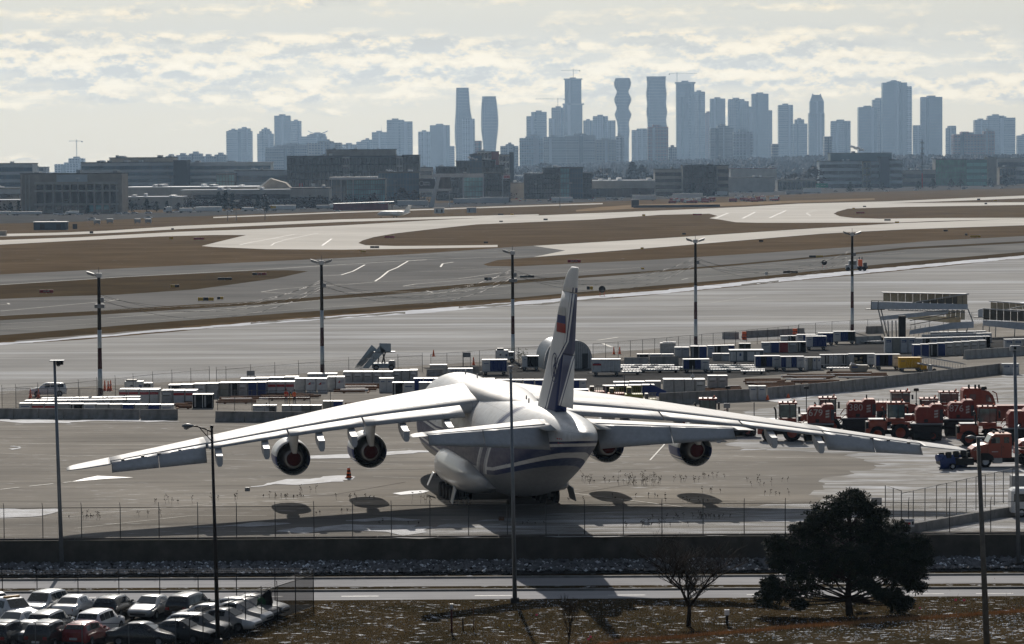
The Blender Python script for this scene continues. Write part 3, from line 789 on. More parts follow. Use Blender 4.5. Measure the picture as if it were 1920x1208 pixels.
for sd in (-1,1):
 w_ = MB()
 w_.loft([wring(sd, d, 0,.80) for d in seg(0.0,25.4,26)], 0, True)
 w_.loft([wring(sd, d, 0,.745) for d in seg(25.4,33.2,8)], 0, True)
 w_.loft([wring(sd, d) for d in seg(33.2,36.65,12)], 0, True)
 wing_o = w_.bd('wing', WINGP, PLANE)
 for a, b_ in FLAPS:
  MB().loft([wring(sd, d, .804,1.0,0.6) for d in seg(a, b_, 6)], 0, True).bd('flap', WINGP, PLANE)
 for a, b_ in ((25.5,29.3),(29.36,33.1)):
  MB().loft([wring(sd, d, .752,1.0,34.0 if sd < 0 else 36.0) for d in seg(a, b_, 4)], 0, True).bd('aileron', CTRL, PLANE)
 for d in (26.2,27.6,29.3,30.6,32.2):
  le, te, zl_, zt_, t = wpar(d)
  s_ = le + (te - le) * .745; z_ = zl_ + (zt_ - zl_) * .745 + .16
  B_(sd * d - .13, sd * d + .13, ST(s_ + .28), ST(s_ - .15), z_ - .05, z_ + .06).bd('hinge_bracket', DARK, PLANE)
 for d0, d1, u in ((4.2,12.3,.70),(12.6,25.2,.72)):
  for a, b_ in zip(seg(d0, d1,5), seg(d0, d1,5)[1:]):
   q = []
   for d in (a, b_):
    le, te, zl_, zt_, t = wpar(d)
    for uu in (u, u + .006):
     c = te - le
     q.append((sd * d, ST(le + c * uu), zl_ + (zt_ - zl_) * uu + .018 * c * 4 * uu * (1 - uu) + foil(uu) * t * c + .012))
   MB().add([q[0], q[1], q[3], q[2]], [(0,1,2,3)]).bd('spoiler_seam', DARK, PLANE)
 for d, ln in ((5.6,5.6),(9.3,5.4),(13.6,4.6),(16.3,4.6),(20.8,3.8),(24.6,3.2)):
  le, te, zl_, zt_, t = wpar(d)
  rings = []
  zc0 = zt_ - .15
  for k, (e, dz) in enumerate(((0.05,.35),(.4,.1),(.8,-.15),(1,-.35),(1,-.55),(.92,-.72),(.88,-.80))):
   s_ = te - ln * .62 + ln * k / 6
   hw, hh = .27 * e, .52 * e
   rings.append([(sd * d + hw * cx, ST(s_), zc0 + dz + hh * cz) for cx, cz in ((-1,.9),(1,.9),(1,-.5),(.55,-1),(-.55,-1),(-1,-.5))])
  MB().loft(rings, 0, False).bd('flap_track_fairing', CTRL, PLANE)
 for d, noz, z_ in ((10.35,26.0,3.95),(17.3,29.6,3.80)):
  e = bpy.data.objects.new('engine', None); COL.objects.link(e); e.parent = PLANE
  e.location = (sd * d, ST(noz), z_)
  cm, nt, b = (None, None, None)
  if 'nacelle_livery' not in MATS:
   m, nt, b = nodes_of('nacelle_livery'); h = NT(nt)
   X = h.xyz(h.coord()); zz_ = X[2]; yy_ = X[1]
   bl = h.math('MULTIPLY', h.math('GREATER_THAN', zz_, -.62), h.math('LESS_THAN', zz_, .18))
   ln_ = h.math('MULTIPLY', h.math('GREATER_THAN', zz_, -.86), h.math('LESS_THAN', zz_, -.74))
   n1 = h.noise(h.coord(),1.5,5.0)
   seam = h.math('LESS_THAN', h.math('ABSOLUTE', h.math('SUBTRACT', yy_, .95)),.02)
   wcol = h.mix(n1,(.60,.61,.60),(.72,.72,.71))
   cc = h.mix(h.math('ADD', bl, ln_, clamp=True), wcol, (.018,.04,.17))
   cc = h.mix(seam, cc, (.1,.1,.1))
   h.l.new(cc, b.inputs['Base Color']); b.inputs['Roughness'].default_value = .35
   MATS['nacelle_livery'] = m
  NM = MATS['nacelle_livery']
  MB().lathe([(1.15,4.3),(1.28,4.55),(1.38,4.5),(1.48,4.0),(1.53,3.0),(1.53,1.8),(1.50,.9),(1.44,0.0),(1.40,0.0),(1.38,.6),(1.36,2.2)], (0,0,0), 'y', 40,0).bd('nacelle', NM, e)
  MB().lathe([(1.36,2.2),(.95,2.19),(.05,2.18)], (0,0,0), 'y', 32).bd('fan_duct_wall', BLACK, e)
  MB().lathe([(1.16,4.3),(.4,4.2),(.05,4.6)], (0,0,0), 'y', 24).bd('fan', BLACK, e)
  MB().lathe([(1.0,2.25),(.98,1.0),(.82,.1),(.66,-.55),(.62,-.55),(.60,-.2)], (0,0,0), 'y', 32).bd('core_cowl', mat('core_cowl_metal', (.22,.22,.22),.35, metal=.7), e)
  MB().lathe([(.60,-.42),(.58,-.46),(.3,-.50),(.01,-.52)], (0,0,0), 'y', 28).bd('exhaust_cover', mat('red_engine_cover', (.06,.007,.007),.8), e)
  ribs = MB()
  for k in range(14):
   a = R(195 + k * 11)
   c_, s_2 = math.cos(a) * 1.36, math.sin(a) * 1.36
   c2, s2 = math.cos(a) * 1.22, math.sin(a) * 1.22
   ribs.tube((c_, .25, s_2),(c2,.45, s2),.025,5)
  ribs.bd('duct_ribs', GALV, e)['kind'] = 'stuff'
  le, te, zl_, zt_, t = wpar(d)
  zt0 = zl_ - z_
  l0 = ST(le) - ST(noz)
  pr = []
  for (y_, z0_, z1_, hw) in ((3.6,1.42,1.55,.06),(2.6,1.40,2.1,.30),(l0 * .55 + .4,1.3, zt0 + .3,.42),(1.0,1.2, zt0 + .35,.50),(-.1,.70, zt0 + .2,.45),(-1.2,.52, zt0 + .1,.34),(-2.6, zt0 - 1.2, zt0,.22),(-4.0, zt0 - .5, zt0 - .1,.06)):
   z1_ = max(z1_, z0_ + .1)
   pr.append([(hw, y_, z1_),(hw, y_, (z0_ + z1_) / 2),(hw * .5, y_, z0_),(-hw * .5, y_, z0_),(-hw, y_, (z0_ + z1_) / 2),(-hw, y_, z1_)])
  MB().loft(pr, 0, True).bd('pylon', CTRL, e)
FT = [(8.9,49.4,63.6,.085),(9.8,50.5,63.7,.085),(12,53.0,64.1,.088),(15,56.2,64.7,.09),(18,59.4,65.4,.09),(19.6,61.1,65.9,.09),(20.3,62.2,66.1,.085),(20.75,63.6,66.15,.06)]
def fsec(z, u0, u1, pinch=1.0):
 le, te, t = catmull(FT, z); c = te - le
 us = [u0] + [u for u in US if u0 < u < u1] + [u1]
 R_ = [(foil(u) * t * c, ST(le + c * u), z) for u in us]
 L_ = [(-x_, y_, z_) for x_, y_, z_ in R_]
 return R_ + L_[::-1]
def fin_paint():
 m, nt, b = nodes_of('tail_fin_livery'); h = NT(nt)
 v = h.coord(); X = h.xyz(v); y, z = X[1], X[2]
 st = h.math('SUBTRACT', 35.0, y)
 u = h.math('DIVIDE', h.math('SUBTRACT', z, 9.0),12.0)
 def cur(tab): return h.math('ADD', h.math('MULTIPLY', h.ramp(u, [((zz_ - 9) / 12,(s_ - 50) / 20) for zz_, s_ in tab]),20.0),50.0)
 lo = cur([(9.0,55.4),(13.6,60.2),(15.1,63.0),(19.0,65.1),(20.9,66)])
 hi = cur([(9.0,58.6),(12.0,61.8),(13.8,63.6),(15.6,66),(20.9,68)])
 a = h.math('SUBTRACT', st, lo); c = h.math('SUBTRACT', st, hi)
 def between(val, l_, r_): return h.math('MULTIPLY', h.math('GREATER_THAN', val, l_), h.math('LESS_THAN', val, r_))
 bl = h.math('MULTIPLY', h.math('GREATER_THAN', a, 0), h.math('LESS_THAN', c, 0))
 th = h.math('ADD', between(a, -.75,-.42), between(c, .38,.62))
 bl = h.math('MULTIPLY', h.math('ADD', bl, th, clamp=True), h.math('LESS_THAN', z, 19.2))
 n1 = h.noise(v, .7,6.0,.6)
 w = h.mix(h.ramp(n1, [(.3,0),(.7,1)]),(.58,.59,.59),(.70,.70,.69))
 h.l.new(h.mix(bl, w, (.010,.024,.10)), b.inputs['Base Color'])
 b.inputs['Roughness'].default_value = .5; b.inputs['Specular IOR Level'].default_value = .12
 h.bump(n1,1.0,.006, b)
 return m
FINP = fin_paint()
zs = [8.9,9.4,10,11,12,13,14,15,16,17,18,18.8]
MB().loft([fsec(z, 0,.66) for z in zs], 0, True).loft([fsec(z, 0,1.0) for z in (18.84,19.3,19.7,20.1,20.4,20.6,20.72)], 0, True).bd('tail_fin', FINP, PLANE)
MB().loft([fsec(z, .667,1.0) for z in (10.15,11,12,13,14.1)], 0, True).bd('rudder', FINP, PLANE)
MB().loft([fsec(z, .667,1.0) for z in (14.16,15,16,17,18,18.75)], 0, True).bd('rudder', FINP, PLANE)
def finx(st, z):
 le, te, t = catmull(FT, z); c = te - le
 return foil(max(0, min(1,(st - le) / c))) * t * c
def fin_patch(name, quads, m):
 mb = MB()
 if len(quads) == 1:
  (a, z0),(b_, _),(_, z1), _ = quads[0]
  quads = [[(a + (b_ - a) * i / 8, z0),(a + (b_ - a) * (i + 1) / 8, z0),(a + (b_ - a) * (i + 1) / 8, z1),(a + (b_ - a) * i / 8, z1)] for i in range(8)]
 for sd in (-1,1):
  for q in quads:
   mb.add([(sd * (finx(s_, z) + .03), ST(s_), z) for s_, z in q], [tuple(range(len(q)))])
  mb.bd(name, m, PLANE)
fin_patch('flag_white_band', [[(59.3,17.0),(62.3,17.0),(62.3,17.6),(59.3,17.6)]], WHITE)
fin_patch('flag_blue_band', [[(59.3,16.4),(62.3,16.4),(62.3,17.0),(59.3,17.0)]], mat('flag_blue', (.02,.05,.25),.5))
fin_patch('flag_red_band', [[(59.3,15.7),(62.3,15.7),(62.3,16.4),(59.3,16.4)]], mat('flag_red', (.5,.03,.02),.5))
EB = mat('emblem_blue', (.02,.04,.16),.5)
qs = []
for k in range(48):
 a, b_ = 2 * math.pi * k / 48,2 * math.pi * (k + 1) / 48
 qs.append([(58.8 + 1.2 * math.cos(a),12.9 + 1.16 * math.sin(a)),(58.8 + 1.2 * math.cos(b_),12.9 + 1.16 * math.sin(b_)),(58.8 + 1.07 * math.cos(b_),12.9 + 1.07 * math.sin(b_)),(58.8 + 1.07 * math.cos(a),12.9 + 1.07 * math.sin(a))])
def stroke(p, q, w):
 dx, dz = q[0] - p[0], q[1] - p[1]; L = math.hypot(dx, dz); nx, nz = -dz / L * w, dx / L * w
 return [(p[0] - nx, p[1] - nz),(q[0] - nx, q[1] - nz),(q[0] + nx, q[1] + nz),(p[0] + nx, p[1] + nz)]
def arc(cx, cz, rx, rz, a0, a1, w, n=8):
 P_ = [(cx + rx * math.cos(R(a0 + (a1 - a0) * i / n)), cz + rz * math.sin(R(a0 + (a1 - a0) * i / n))) for i in range(n + 1)]
 return [stroke(a, b_, w) for a, b_ in zip(P_, P_[1:])]
qs.append(stroke((58.8,12.3),(58.8,13.7),.10))
qs += arc(58.8,13.45,.38,.28,90,-90,.09) + arc(58.8,12.72,.55,.43,90,-90,.10) + arc(58.8,12.72,.55,.43,90,270,.10)
fin_patch('tail_emblem', qs, EB)
STAB = [(1.2,57.2,65.0,8.75,8.75,.09),(6,60.8,66.4,8.7,8.72,.09),(12.0,65.2,68.2,8.66,8.68,.08),(12.6,66.1,68.3,8.65,8.66,.06),(12.75,67.0,68.2,8.65,8.65,.04)]
def sring(sd, dy, u0=0.0, u1=1.0, droop=0.0):
 le, te, zl_, zt_, t = catmull(STAB, dy)
 return wsec(sd * dy, le, te, zl_, zt_, t, u0, u1,0.0, droop)
for sd in (-1,1):
 MB().loft([sring(sd, d, 0,.66) for d in seg(1.2,11.5,10)], 0, True).loft([sring(sd, d) for d in seg(11.5,12.75,6)], 0, True).bd('tailplane', WINGP, PLANE)
 for a, b_ in ((1.9,7.0),(7.06,11.4)):
  MB().loft([sring(sd, d, .67,1.0,38) for d in seg(a, b_, 4)], 0, True).bd('elevator', CTRL, PLANE)
 MB().loft([[(sd * (1.6 + .9 * k), ST(56.5 + 8.2 * s_),8.75 + zz_ * (1 - k * .8)) for s_, zz_ in ((0,0),(.15,.32),(.5,.42),(1.15,.02),(.5,-.35),(.15,-.3))] for k in (0,.5,1)], 0, True).bd('tailplane_fairing', WINGP, PLANE)
for sd in (-1,1):
 g = bpy.data.objects.new('main_landing_gear', None); COL.objects.link(g); g.parent = PLANE
 for k in range(5):
  st_ = 26.6 + 1.85 * k
  wb = MB()
  wb.wheel((sd * 3.15, ST(st_),.64),.64,.46, 'x', 20,0,1).wheel((sd * 4.25, ST(st_),.64),.64,.46, 'x', 20,0,1)
  wb.bd('wheel_pair', [RUBBER, DARK], g)
  T_((sd * 3.0, ST(st_),.64),(sd * 4.4, ST(st_),.64),.12,8).tube((sd * 3.7, ST(st_),.64),(sd * 3.6, ST(st_ - .4),2.2),.17,8).bd('gear_leg', GREY, g)
 MB().add([(sd * 4.75, ST(36.2),1.9),(sd * 4.9, ST(38.4),1.7),(sd * 5.2, ST(38.2),.55),(sd * 5.05, ST(36.4),.6),(sd * 4.68, ST(36.2),1.9),(sd * 4.83, ST(38.4),1.7),(sd * 5.13, ST(38.2),.55),(sd * 4.98, ST(36.4),.6)], [(0,1,2,3),(7,6,5,4),(0,4,5,1),(1,5,6,2),(2,6,7,3),(3,7,4,0)]).bd('gear_door', LGREY, g)
 MB().add([(sd * 4.7, ST(24.0),1.9),(sd * 4.8, ST(25.4),1.9),(sd * 5.3, ST(25.3),.8),(sd * 5.2, ST(24.1),.8),(sd * 4.63, ST(24.0),1.9),(sd * 4.73, ST(25.4),1.9),(sd * 5.23, ST(25.3),.8),(sd * 5.13, ST(24.1),.8)], [(0,1,2,3),(7,6,5,4),(0,4,5,1),(1,5,6,2),(2,6,7,3),(3,7,4,0)]).bd('gear_door', LGREY, g)
g = bpy.data.objects.new('nose_landing_gear', None); COL.objects.link(g); g.parent = PLANE
for sd in (-1,1):
 MB().wheel((sd * 1.2, ST(9),.56),.56,.4, 'x', 18,0,1).wheel((sd * 1.9, ST(9),.56),.56,.4, 'x', 18,0,1).bd('wheel_pair', [RUBBER, DARK], g)
 T_((sd * 1.0, ST(9),.56),(sd * 2.1, ST(9),.56),.1,8).tube((sd * 1.5, ST(9),.56),(sd * 1.4, ST(9.3),1.9),.15,8).bd('gear_leg', GREY, g)
for st_, ang in ((13,90),(16.8,84),(44,90),(47.5,96)):
 p = on_body(st_, ang, 0)
 MB().prism([(p.y - .25, p.z - .03),(p.y + .25, p.z - .03),(p.y + .02, p.z + .38),(p.y - .2, p.z + .38)], 'x', p.x - .03, p.x + .03).bd('blade_antenna', GREY, PLANE)
for st_, ang in ((52,200),(58,340)):
 p = on_body(st_, ang, 0)
 MB().lathe([(.14,0),(.12,.06),(.01,.1)], tuple(p), 'x', 12).bd('tail_light', WHITE, PLANE)
def surf_text(name, txt, st0, z0, size, m, side=-1, body=True, parent=None, dst=1.0):
 cu = bpy.data.curves.new(name, 'FONT'); cu.body = txt; cu.size = size; cu.resolution_u = 2
 to = bpy.data.objects.new(name + '_tmp', cu); COL.objects.link(to)
 dg = bpy.context.evaluated_depsgraph_get()
 me = bpy.data.meshes.new_from_object(to.evaluated_get(dg))
 bpy.data.objects.remove(to)
 for v in me.vertices:
  s_ = st0 + dst * v.co.x; zz_ = z0 + v.co.y
  zb, zt, w = catmull(FUS, s_); zm = zb + (zt - zb) * .47
  q = abs((zz_ - zm) / ((zt - zm) if zz_ > zm else (zm - zb)))
  e = 2.15 if zz_ > zm else 2.5
  x_ = w * max(0.0,1 - min(1, q) ** e) ** (1 / e)
  v.co = (side * (x_ + .02), ST(s_), zz_)
 me.materials.clear(); me.materials.append(m)
 o = bpy.data.objects.new(name, me); COL.objects.link(o); o.parent = PLANE
 return o
for k in range(3):
 for (s0, z0, sl) in ((61.7,7.62,.22),(65.3,7.75,.0)):
  st_ = s0 + k * .34
  zb, zt, w = catmull(FUS, st_); zm = zb + (zt - zb) * .47
  def bx_(s_, z_):
   zb, zt, w = catmull(FUS, s_); zm = zb + (zt - zb) * .47
   q = abs((z_ - zm) / ((zt - zm) if z_ > zm else (zm - zb)))
   return w * max(0.0,1 - min(1, q) ** (2.15 if z_ > zm else 2.5)) ** .43 + .02
  q = [(st_ , z0),(st_ + .2, z0),(st_ + .2 + sl, z0 + .42),(st_ + sl, z0 + .42)]
  MB().add([(-bx_(a, b_), ST(a), b_) for a, b_ in q], [(0,1,2,3)]).bd('tail_marking', EB if sl else MATS['flag_red'], PLANE)
surf_text('title_text', 'VOLGA-DNEPR', 12.5,6.6,1.35, EB)
# ================================================================== CITY SKYLINE
def facade(name, wall, glass, fw=3.4, fh=3.2, gx=0.62, gz=0.6, rough=0.35, var=0.25):
 """window bays between piers and floor edges, drawn on far walls by object position"""
 if name in MATS: return MATS[name]
 m, nt, b = nodes_of(name); h = NT(nt)
 v = h.coord(); X = h.xyz(v)
 hx = h.math('FRACT', h.math('DIVIDE', h.math('ADD', X[0], X[1]), fw))
 hz = h.math('FRACT', h.math('DIVIDE', X[2], fh))
 w = h.math('MULTIPLY', h.math('LESS_THAN', hx, gx), h.math('LESS_THAN', hz, gz))
 cell = h.node('ShaderNodeTexWhiteNoise', noise_dimensions='3D')
 cx = h.node('ShaderNodeCombineXYZ', ins={0: h.math('FLOOR', h.math('DIVIDE', h.math('ADD', X[0], X[1]), fw)),1: h.math('FLOOR', h.math('DIVIDE', X[2], fh)),2: 0.0})
 h.l.new(cx.outputs[0], cell.inputs[0])
 g = h.mix(cell.outputs[0], tuple(c * (1 - var) for c in glass), tuple(min(1, c * (1 + var * 2)) for c in glass))
 n1 = h.noise(v, 0.05,4.0)
 wl_ = h.mix(n1, tuple(c * .85 for c in wall), tuple(c * 1.15 for c in wall))
 h.l.new(h.mix(w, wl_, g), b.inputs['Base Color'])
 h.l.new(h.fmix(w, 0.8, rough * .5), b.inputs['Roughness'])
 MATS[name] = m
 return m
F_BLUE = facade('blue_glass_tower_facade', (.20,.215,.23),(.05,.07,.09))
F_GREY = facade('grey_tower_facade', (.22,.22,.22),(.07,.08,.09),4.2,6.2,.7,.55)
F_BEIGE = facade('beige_tower_facade', (.25,.22,.19),(.07,.075,.08),7.0,6.0,.6,.55)
F_PALE = facade('pale_tower_facade', (.45,.46,.48),(.07,.09,.11),8.0,6.4,.7,.65)
F_BRICK = facade('brick_tower_facade', (.24,.11,.08),(.05,.05,.06),7.5,6.0,.5,.5)
SLAB = mat('balcony_slab_concrete', (.27,.27,.27),.8)
STRIP_D, STRIP_L = mat('dark_core_strip', (.03,.035,.04),.7), mat('pale_core_strip', (.38,.40,.42),.7)
YC = 10540
def block(root, X0, X1, Y0, Y1, z0, z1, m, name='tower_block', bev=.8):
 return Q_(X0, X1, Y0, Y1, z0, z1, bev).bd(name, m, root)
def slabs(root, X0, X1, Y0, Y1, z0, z1, out=1.1, step=9.6, name='balcony_slabs'):
 mb = MB(); z = z0 + 8
 while z < z1 - 3:
  mb.box(X0 - out, X1 + out, Y0 - out, Y1 + out, z, z + 1.1)
  z += step
 o = mb.bd(name, SLAB, root); o['kind'] = 'stuff'
 return o
def tower(label, spec, m=None, Y=None, dep=40, bal=True, extra=None, group=None):
 """spec: list of (x0, x1, ytop) pixel extents of the tower's stepped blocks"""
 Y = Y or YC
 m = m or F_GREY
 x0 = min(s[0] for s in spec); x1 = max(s[1] for s in spec)
 xm = (x0 + x1) / 2
 C = AT(xm, 300, Y)
 root = thing('skyscraper' if min(s[2] for s in spec) < 225 else 'apartment_tower', label, 'tower', (C.x, Y, 0),0, group)
 for k, (a, b_, yt) in enumerate(spec):
  A, B = AT(a, yt, Y), AT(b_, yt, Y)
  d = dep * (1 - .15 * k)
  y0_ = 1.5 * k
  block(root, A.x - C.x, B.x - C.x, y0_, y0_ + d, 0, A.z, m)
  if bal and (b_ - a) > 9: slabs(root, A.x - C.x, B.x - C.x, y0_, y0_ + d, 10, A.z, .7 if k else .9)
  if (b_ - a) > 12:
   wv = B.x - A.x; q_ = (.22,.45,.68)[int(a) % 3]
   B_(A.x - C.x + wv * q_, A.x - C.x + wv * (q_ + .13), y0_ - 1.6, y0_ - .2,0, A.z - 2).bd('core_strip', (STRIP_D, STRIP_L)[int(a + yt) % 2], root)
  if (b_ - a) > 14:
   w = (B.x - A.x)
   block(root, A.x - C.x + w * .3, B.x - C.x - w * .32, y0_ + 4, y0_ + d - 4, A.z, A.z + 4.5, GREY, 'roof_plant_room', .3)
 return root, C
def prof_tower(label, rows, Y, m, twist=0.0, steps=4.8):
 """tower whose floors change outline up its height: rows of (y, x left, x right)"""
 xm = sum((r[1] + r[2]) / 2 for r in rows) / len(rows)
 C = AT(xm, 300, Y)
 root = thing('skyscraper', label, 'tower', (C.x, Y, 0))
 zr = []
 for (y, a, b_) in rows:
  A, B = AT(a, y, Y), AT(b_, y, Y)
  zr.append((A.z, A.x - C.x, B.x - C.x))
 zr.append((0, zr[-1][1], zr[-1][2])); zr.reverse()
 rings, slab = [], MB()
 z = 0
 while z <= zr[-1][0]:
  l, r = catmull(zr, z)
  c, w = (l + r) / 2,(r - l) / 2
  ring = [(c + w * .96 * math.cos(2 * math.pi * i / 24),16 + 15 * math.sin(2 * math.pi * i / 24), z) for i in range(24)]
  rings.append(ring)
  big = [(c + w * 1.04 * math.cos(2 * math.pi * i / 24),16 + 16.5 * math.sin(2 * math.pi * i / 24)) for i in range(24)]
  slab.prism(big, 'z', z, z + 1.1)
  z += steps
 MB().loft(rings, 0, True).bd('tower_block', m, root)
 o = slab.bd('balcony_slabs', SLAB, root); o['kind'] = 'stuff'
 return root
def crane(label, x, ytop, ybase, xl, xr, yj, Y):
 b_ = AT(x, ybase, Y); t = AT(x, ytop, Y)
 root = thing('tower_crane', label, 'crane', (b_.x, Y - 2, b_.z))
 h_ = t.z - b_.z
 m = MB()
 for sx in (-1,1):
  for sy in (-1,1):
   m.box(sx * 1.0 - .25, sx * 1.0 + .25, sy * 1.0 - .25, sy * 1.0 + .25,0, h_)
 k = 0
 while k * 3 < h_ - 3:
  m.tube((-1,-1, k * 3),(1,-1, k * 3 + 3),.14,4); m.tube((1,1, k * 3),(-1,1, k * 3 + 3),.14,4)
  k += 1
 m.bd('mast', GREY, root)
 L, Rr = AT(xl, yj, Y), AT(xr, yj, Y)
 zj = L.z - b_.z; zj2 = Rr.z - b_.z
 j = MB()
 j.tube((L.x - b_.x, 0, zj),(Rr.x - b_.x, 0, zj2),.45,4).tube((L.x - b_.x, 0, zj + .6),(0,0, zj + 3),.3,4).tube((Rr.x - b_.x, 0, zj2 + .6),(0,0, zj + 3),.3,4)
 j.bd('jib', GREY, root)
 short = L.x - b_.x if abs(L.x - b_.x) < abs(Rr.x - b_.x) else Rr.x - b_.x
 B_(short - 2, short + 2,-1,1, zj - 3, zj).bd('counterweight', CONC, root)
 B_(-1.2,1.2,-2.4,-1, zj - 3.5, zj - .6).bd('operator_cab', WHITE, root)
 return root
tower('low hazy tower under construction at far left with crane on its roof', [(102,160,308),(128,157,297)], F_PALE, 8680)
crane('thin tower crane at far left above the low hazy building site', 144,262,297,129,154,265,8680)
tower('broad hazy tower left of the skyline with stepped left shoulder', [(424,472,246),(446,469,241),(428,446,244)], F_GREY, 10385)
tower('narrow hazy tower with small roof box, second from the left', [(482,512,251),(486,508,246),(490,505,242)], F_GREY, 10462)
tower('tall slab tower with flat crown in the left part of the skyline', [(514,544,217)], F_BLUE, 10695)
tower('shorter slab tower leaning against the tall flat slab on the left', [(545,564,227)], F_GREY, 10772)
rt, C = tower('low tower with upswept pagoda roof in the left skyline', [(560,612,256),(580,610,251)], F_GREY, 10540)
mb = MB(); pts = [(577,245),(583,248),(590,250),(596,250.5),(602,250),(608,248),(614,245)]
up = [(AT(x, y, 10540).x - C.x, AT(x, y, 10540).z) for x, y in pts]
mb.prism(up + [(x, z - 2.2) for x, z in up[::-1]], 'y', -2,24)
mb.bd('upswept_roof', GREY, rt)
tower('low dark block in front of the pagoda roof tower', [(497,548,277),(520,575,272)], F_GREY, 7519)
tower('low flat apartment block right of the pagoda roof tower', [(575,640,268),(600,625,265)], F_BEIGE, 7578)
tower('hazy low rise block with chimney pots left of the broad slab', [(640,668,271)], F_BEIGE, 10075)
tower('low stepped block at the left foot of the broad stepped tower', [(668,697,266),(680,697,262)], F_GREY, 10230)
rt, C = tower('broad stepped tower with a thin mast left of the twisted pair', [(725,773,228),(725,757,225),(697,725,248)], F_GREY, 10385)
A = AT(715,247,10385); T_((A.x - C.x, 6, A.z),(A.x - C.x, 6, A.z + 19),.5,5,.2).bd('antenna_mast', GREY, rt)
tower('lower half of the two-step slab tower left of the twisted pair', [(784,806,247)], F_PALE, 10307)
tower('taller half of the two-step slab tower left of the twisted pair', [(806,843,235)], F_BLUE, 10385)
tower('low block squeezed between the slab and the taller twisted tower', [(843,852,274)], F_GREY, 10230, bal=False)
prof_tower('taller of the two curved twisting towers, hourglass waist and flat top', [(165,855,879),(180,854.5,880),(205,854,882),(222,853,885),(240,852,888),(262,852.5,888),(285,854,886)], 10617, F_BLUE)
tower('plain pale slab standing against the foot of the taller twisted tower', [(866,890,223)], F_PALE, 10385)
prof_tower('shorter bulging twisted tower right of the hourglass tower', [(179,904,929.5),(195,902.5,932),(222,901.5,934.5),(245,902,934),(262,904,932),(285,906,930)], 10617, F_BLUE)
tower('small brown block between the two twisted towers', [(890,903,264)], F_BRICK, 7638)
tower('low roundish block right of the bulging twisted tower', [(938,972,274),(948,964,271)], F_GREY, 7519)
tower('low glass block with pale window grid in the centre skyline', [(974,1019,259),(985,1019,256)], facade('pale_grid_glass', (.36,.40,.42),(.16,.22,.25),5.5,5.5,.78,.8),7399)
tower('hazy stepped tower with saw-edged balconies left of the cranes', [(987,1025,218),(996,1025,210)], F_GREY, 10385)
tower('unfinished tower under the left crane with open top floors', [(1029,1060,222),(1034,1060,202)], F_BEIGE, 10462)
crane('crane with long left jib over the unfinished tower', 1046,184,202,1004,1058,186,10462)
rt, C = tower('tallest unfinished tower with collar platform in the centre', [(1056,1092,195),(1059,1090,148)], F_BLUE, 10617)
for yy, a, b_ in ((195,1055,1095),(148,1057,1092)):
 A, B = AT(a, yy, 10617), AT(b_, yy, 10617)
 B_(A.x - C.x, B.x - C.x, -2,28, A.z - 3, A.z + 1).bd('work_platform', GREY, rt)
crane('crane on top of the tallest unfinished tower', 1075,129,147,1052,1087,132.5,10633)
tower('low slab tower just right of the tallest unfinished tower', [(1094,1112,226)], F_BEIGE, 10540)
tower('striped balcony tower right of centre with flat roof', [(1112,1140,218)], F_PALE, 10385)
tower('hazy slab between the striped tower and the wavy tower', [(1140,1154,226)], F_GREY, 10540)
prof_tower('wavy tower with pinched waists like a stack of barrels', [(145,1155,1180.5),(155,1151,1184),(165,1153,1182),(172,1156.5,1179),(187,1151.5,1184.5),(203,1156,1179.5),(215,1152.5,1184.5),(230,1157,1180),(246,1158,1181),(262,1157,1180)], 10617, F_BLUE)
rt = prof_tower('tall broad tower with gently rippled sides right of the wavy tower', [(142,1211,1250),(145,1212,1249.5),(160,1213,1249),(176,1211.5,1251),(195,1213,1250),(211,1212,1252),(225,1213.5,1250),(241,1214,1252),(262,1214,1251)], 10617, F_BLUE)
tower('dark red-brown block at the foot of the broad rippled tower', [(1215,1253,238),(1224,1236,234)], F_BRICK, 7638)
tower('low round-topped block left of the broad rippled tower', [(1185,1216,244),(1200,1213,241)], F_GREY, 10075)
tower('low pale slab at the foot of the wavy tower', [(1154,1170,256)], F_PALE, 7578)
tower('wide low block below the tallest unfinished tower', [(1060,1117,254),(1086,1100,251)], F_GREY, 7578)
tower('low slab filling between pale grid block and the centre', [(1020,1062,257)], F_GREY, 7519)
tower('low block with pale stripe under the striped balcony tower', [(1117,1155,262)], F_BEIGE, 7458)
rt, C = tower('tall half-finished tower with hammerhead top right of the gap', [(1269,1303,181),(1268,1302,154)], F_BLUE, 10617)
A, B = AT(1266,157,10617), AT(1304,157,10617); B_(A.x - C.x, B.x - C.x, -3,29, A.z, A.z + 5).bd('work_platform', GREY, rt)
crane('crane with long right jib beside the hammerhead tower', 1269.5,136,180,1255,1307,138.5,10602)
tower('dark slab tower leaning against the hammerhead tower', [(1300,1322,172)], F_GREY, 10695)
tower('reddish tower with small peak right of the dark slab', [(1322,1336,212),(1325,1332,209)], F_BRICK, 10695, bal=False)
tower('rounded dark tower with flat roof near the skyline middle right', [(1332,1360,185)], F_BLUE, 10617)
tower('stepped low tower in front of the rounded dark tower', [(1332,1376,240),(1345,1368,236)], F_GREY, 7519)
rt, C = tower('broad pinkish tower with short mast right of the rounded tower', [(1366,1404,190),(1366,1396,186)], F_BEIGE, 10540)
A = AT(1374,186,10540); T_((A.x - C.x, 8, A.z),(A.x - C.x, 8, A.z + 14),.5,5,.2).bd('antenna_mast', GREY, rt)
tower('low pale tower with curved shoulder below the broad pinkish tower', [(1376,1412,247)], F_PALE, 7399)
tower('tall tower with three steps down its right side', [(1410,1441,176),(1436,1448,207),(1403,1414,200)], F_BLUE, 10617)
tower('plain square tower standing alone after the three-step tower', [(1460,1487,197)], F_GREY, 10540)
tower('shorter rounded tower beside the plain square tower', [(1488,1514,232),(1491,1508,224)], F_GREY, 10540)
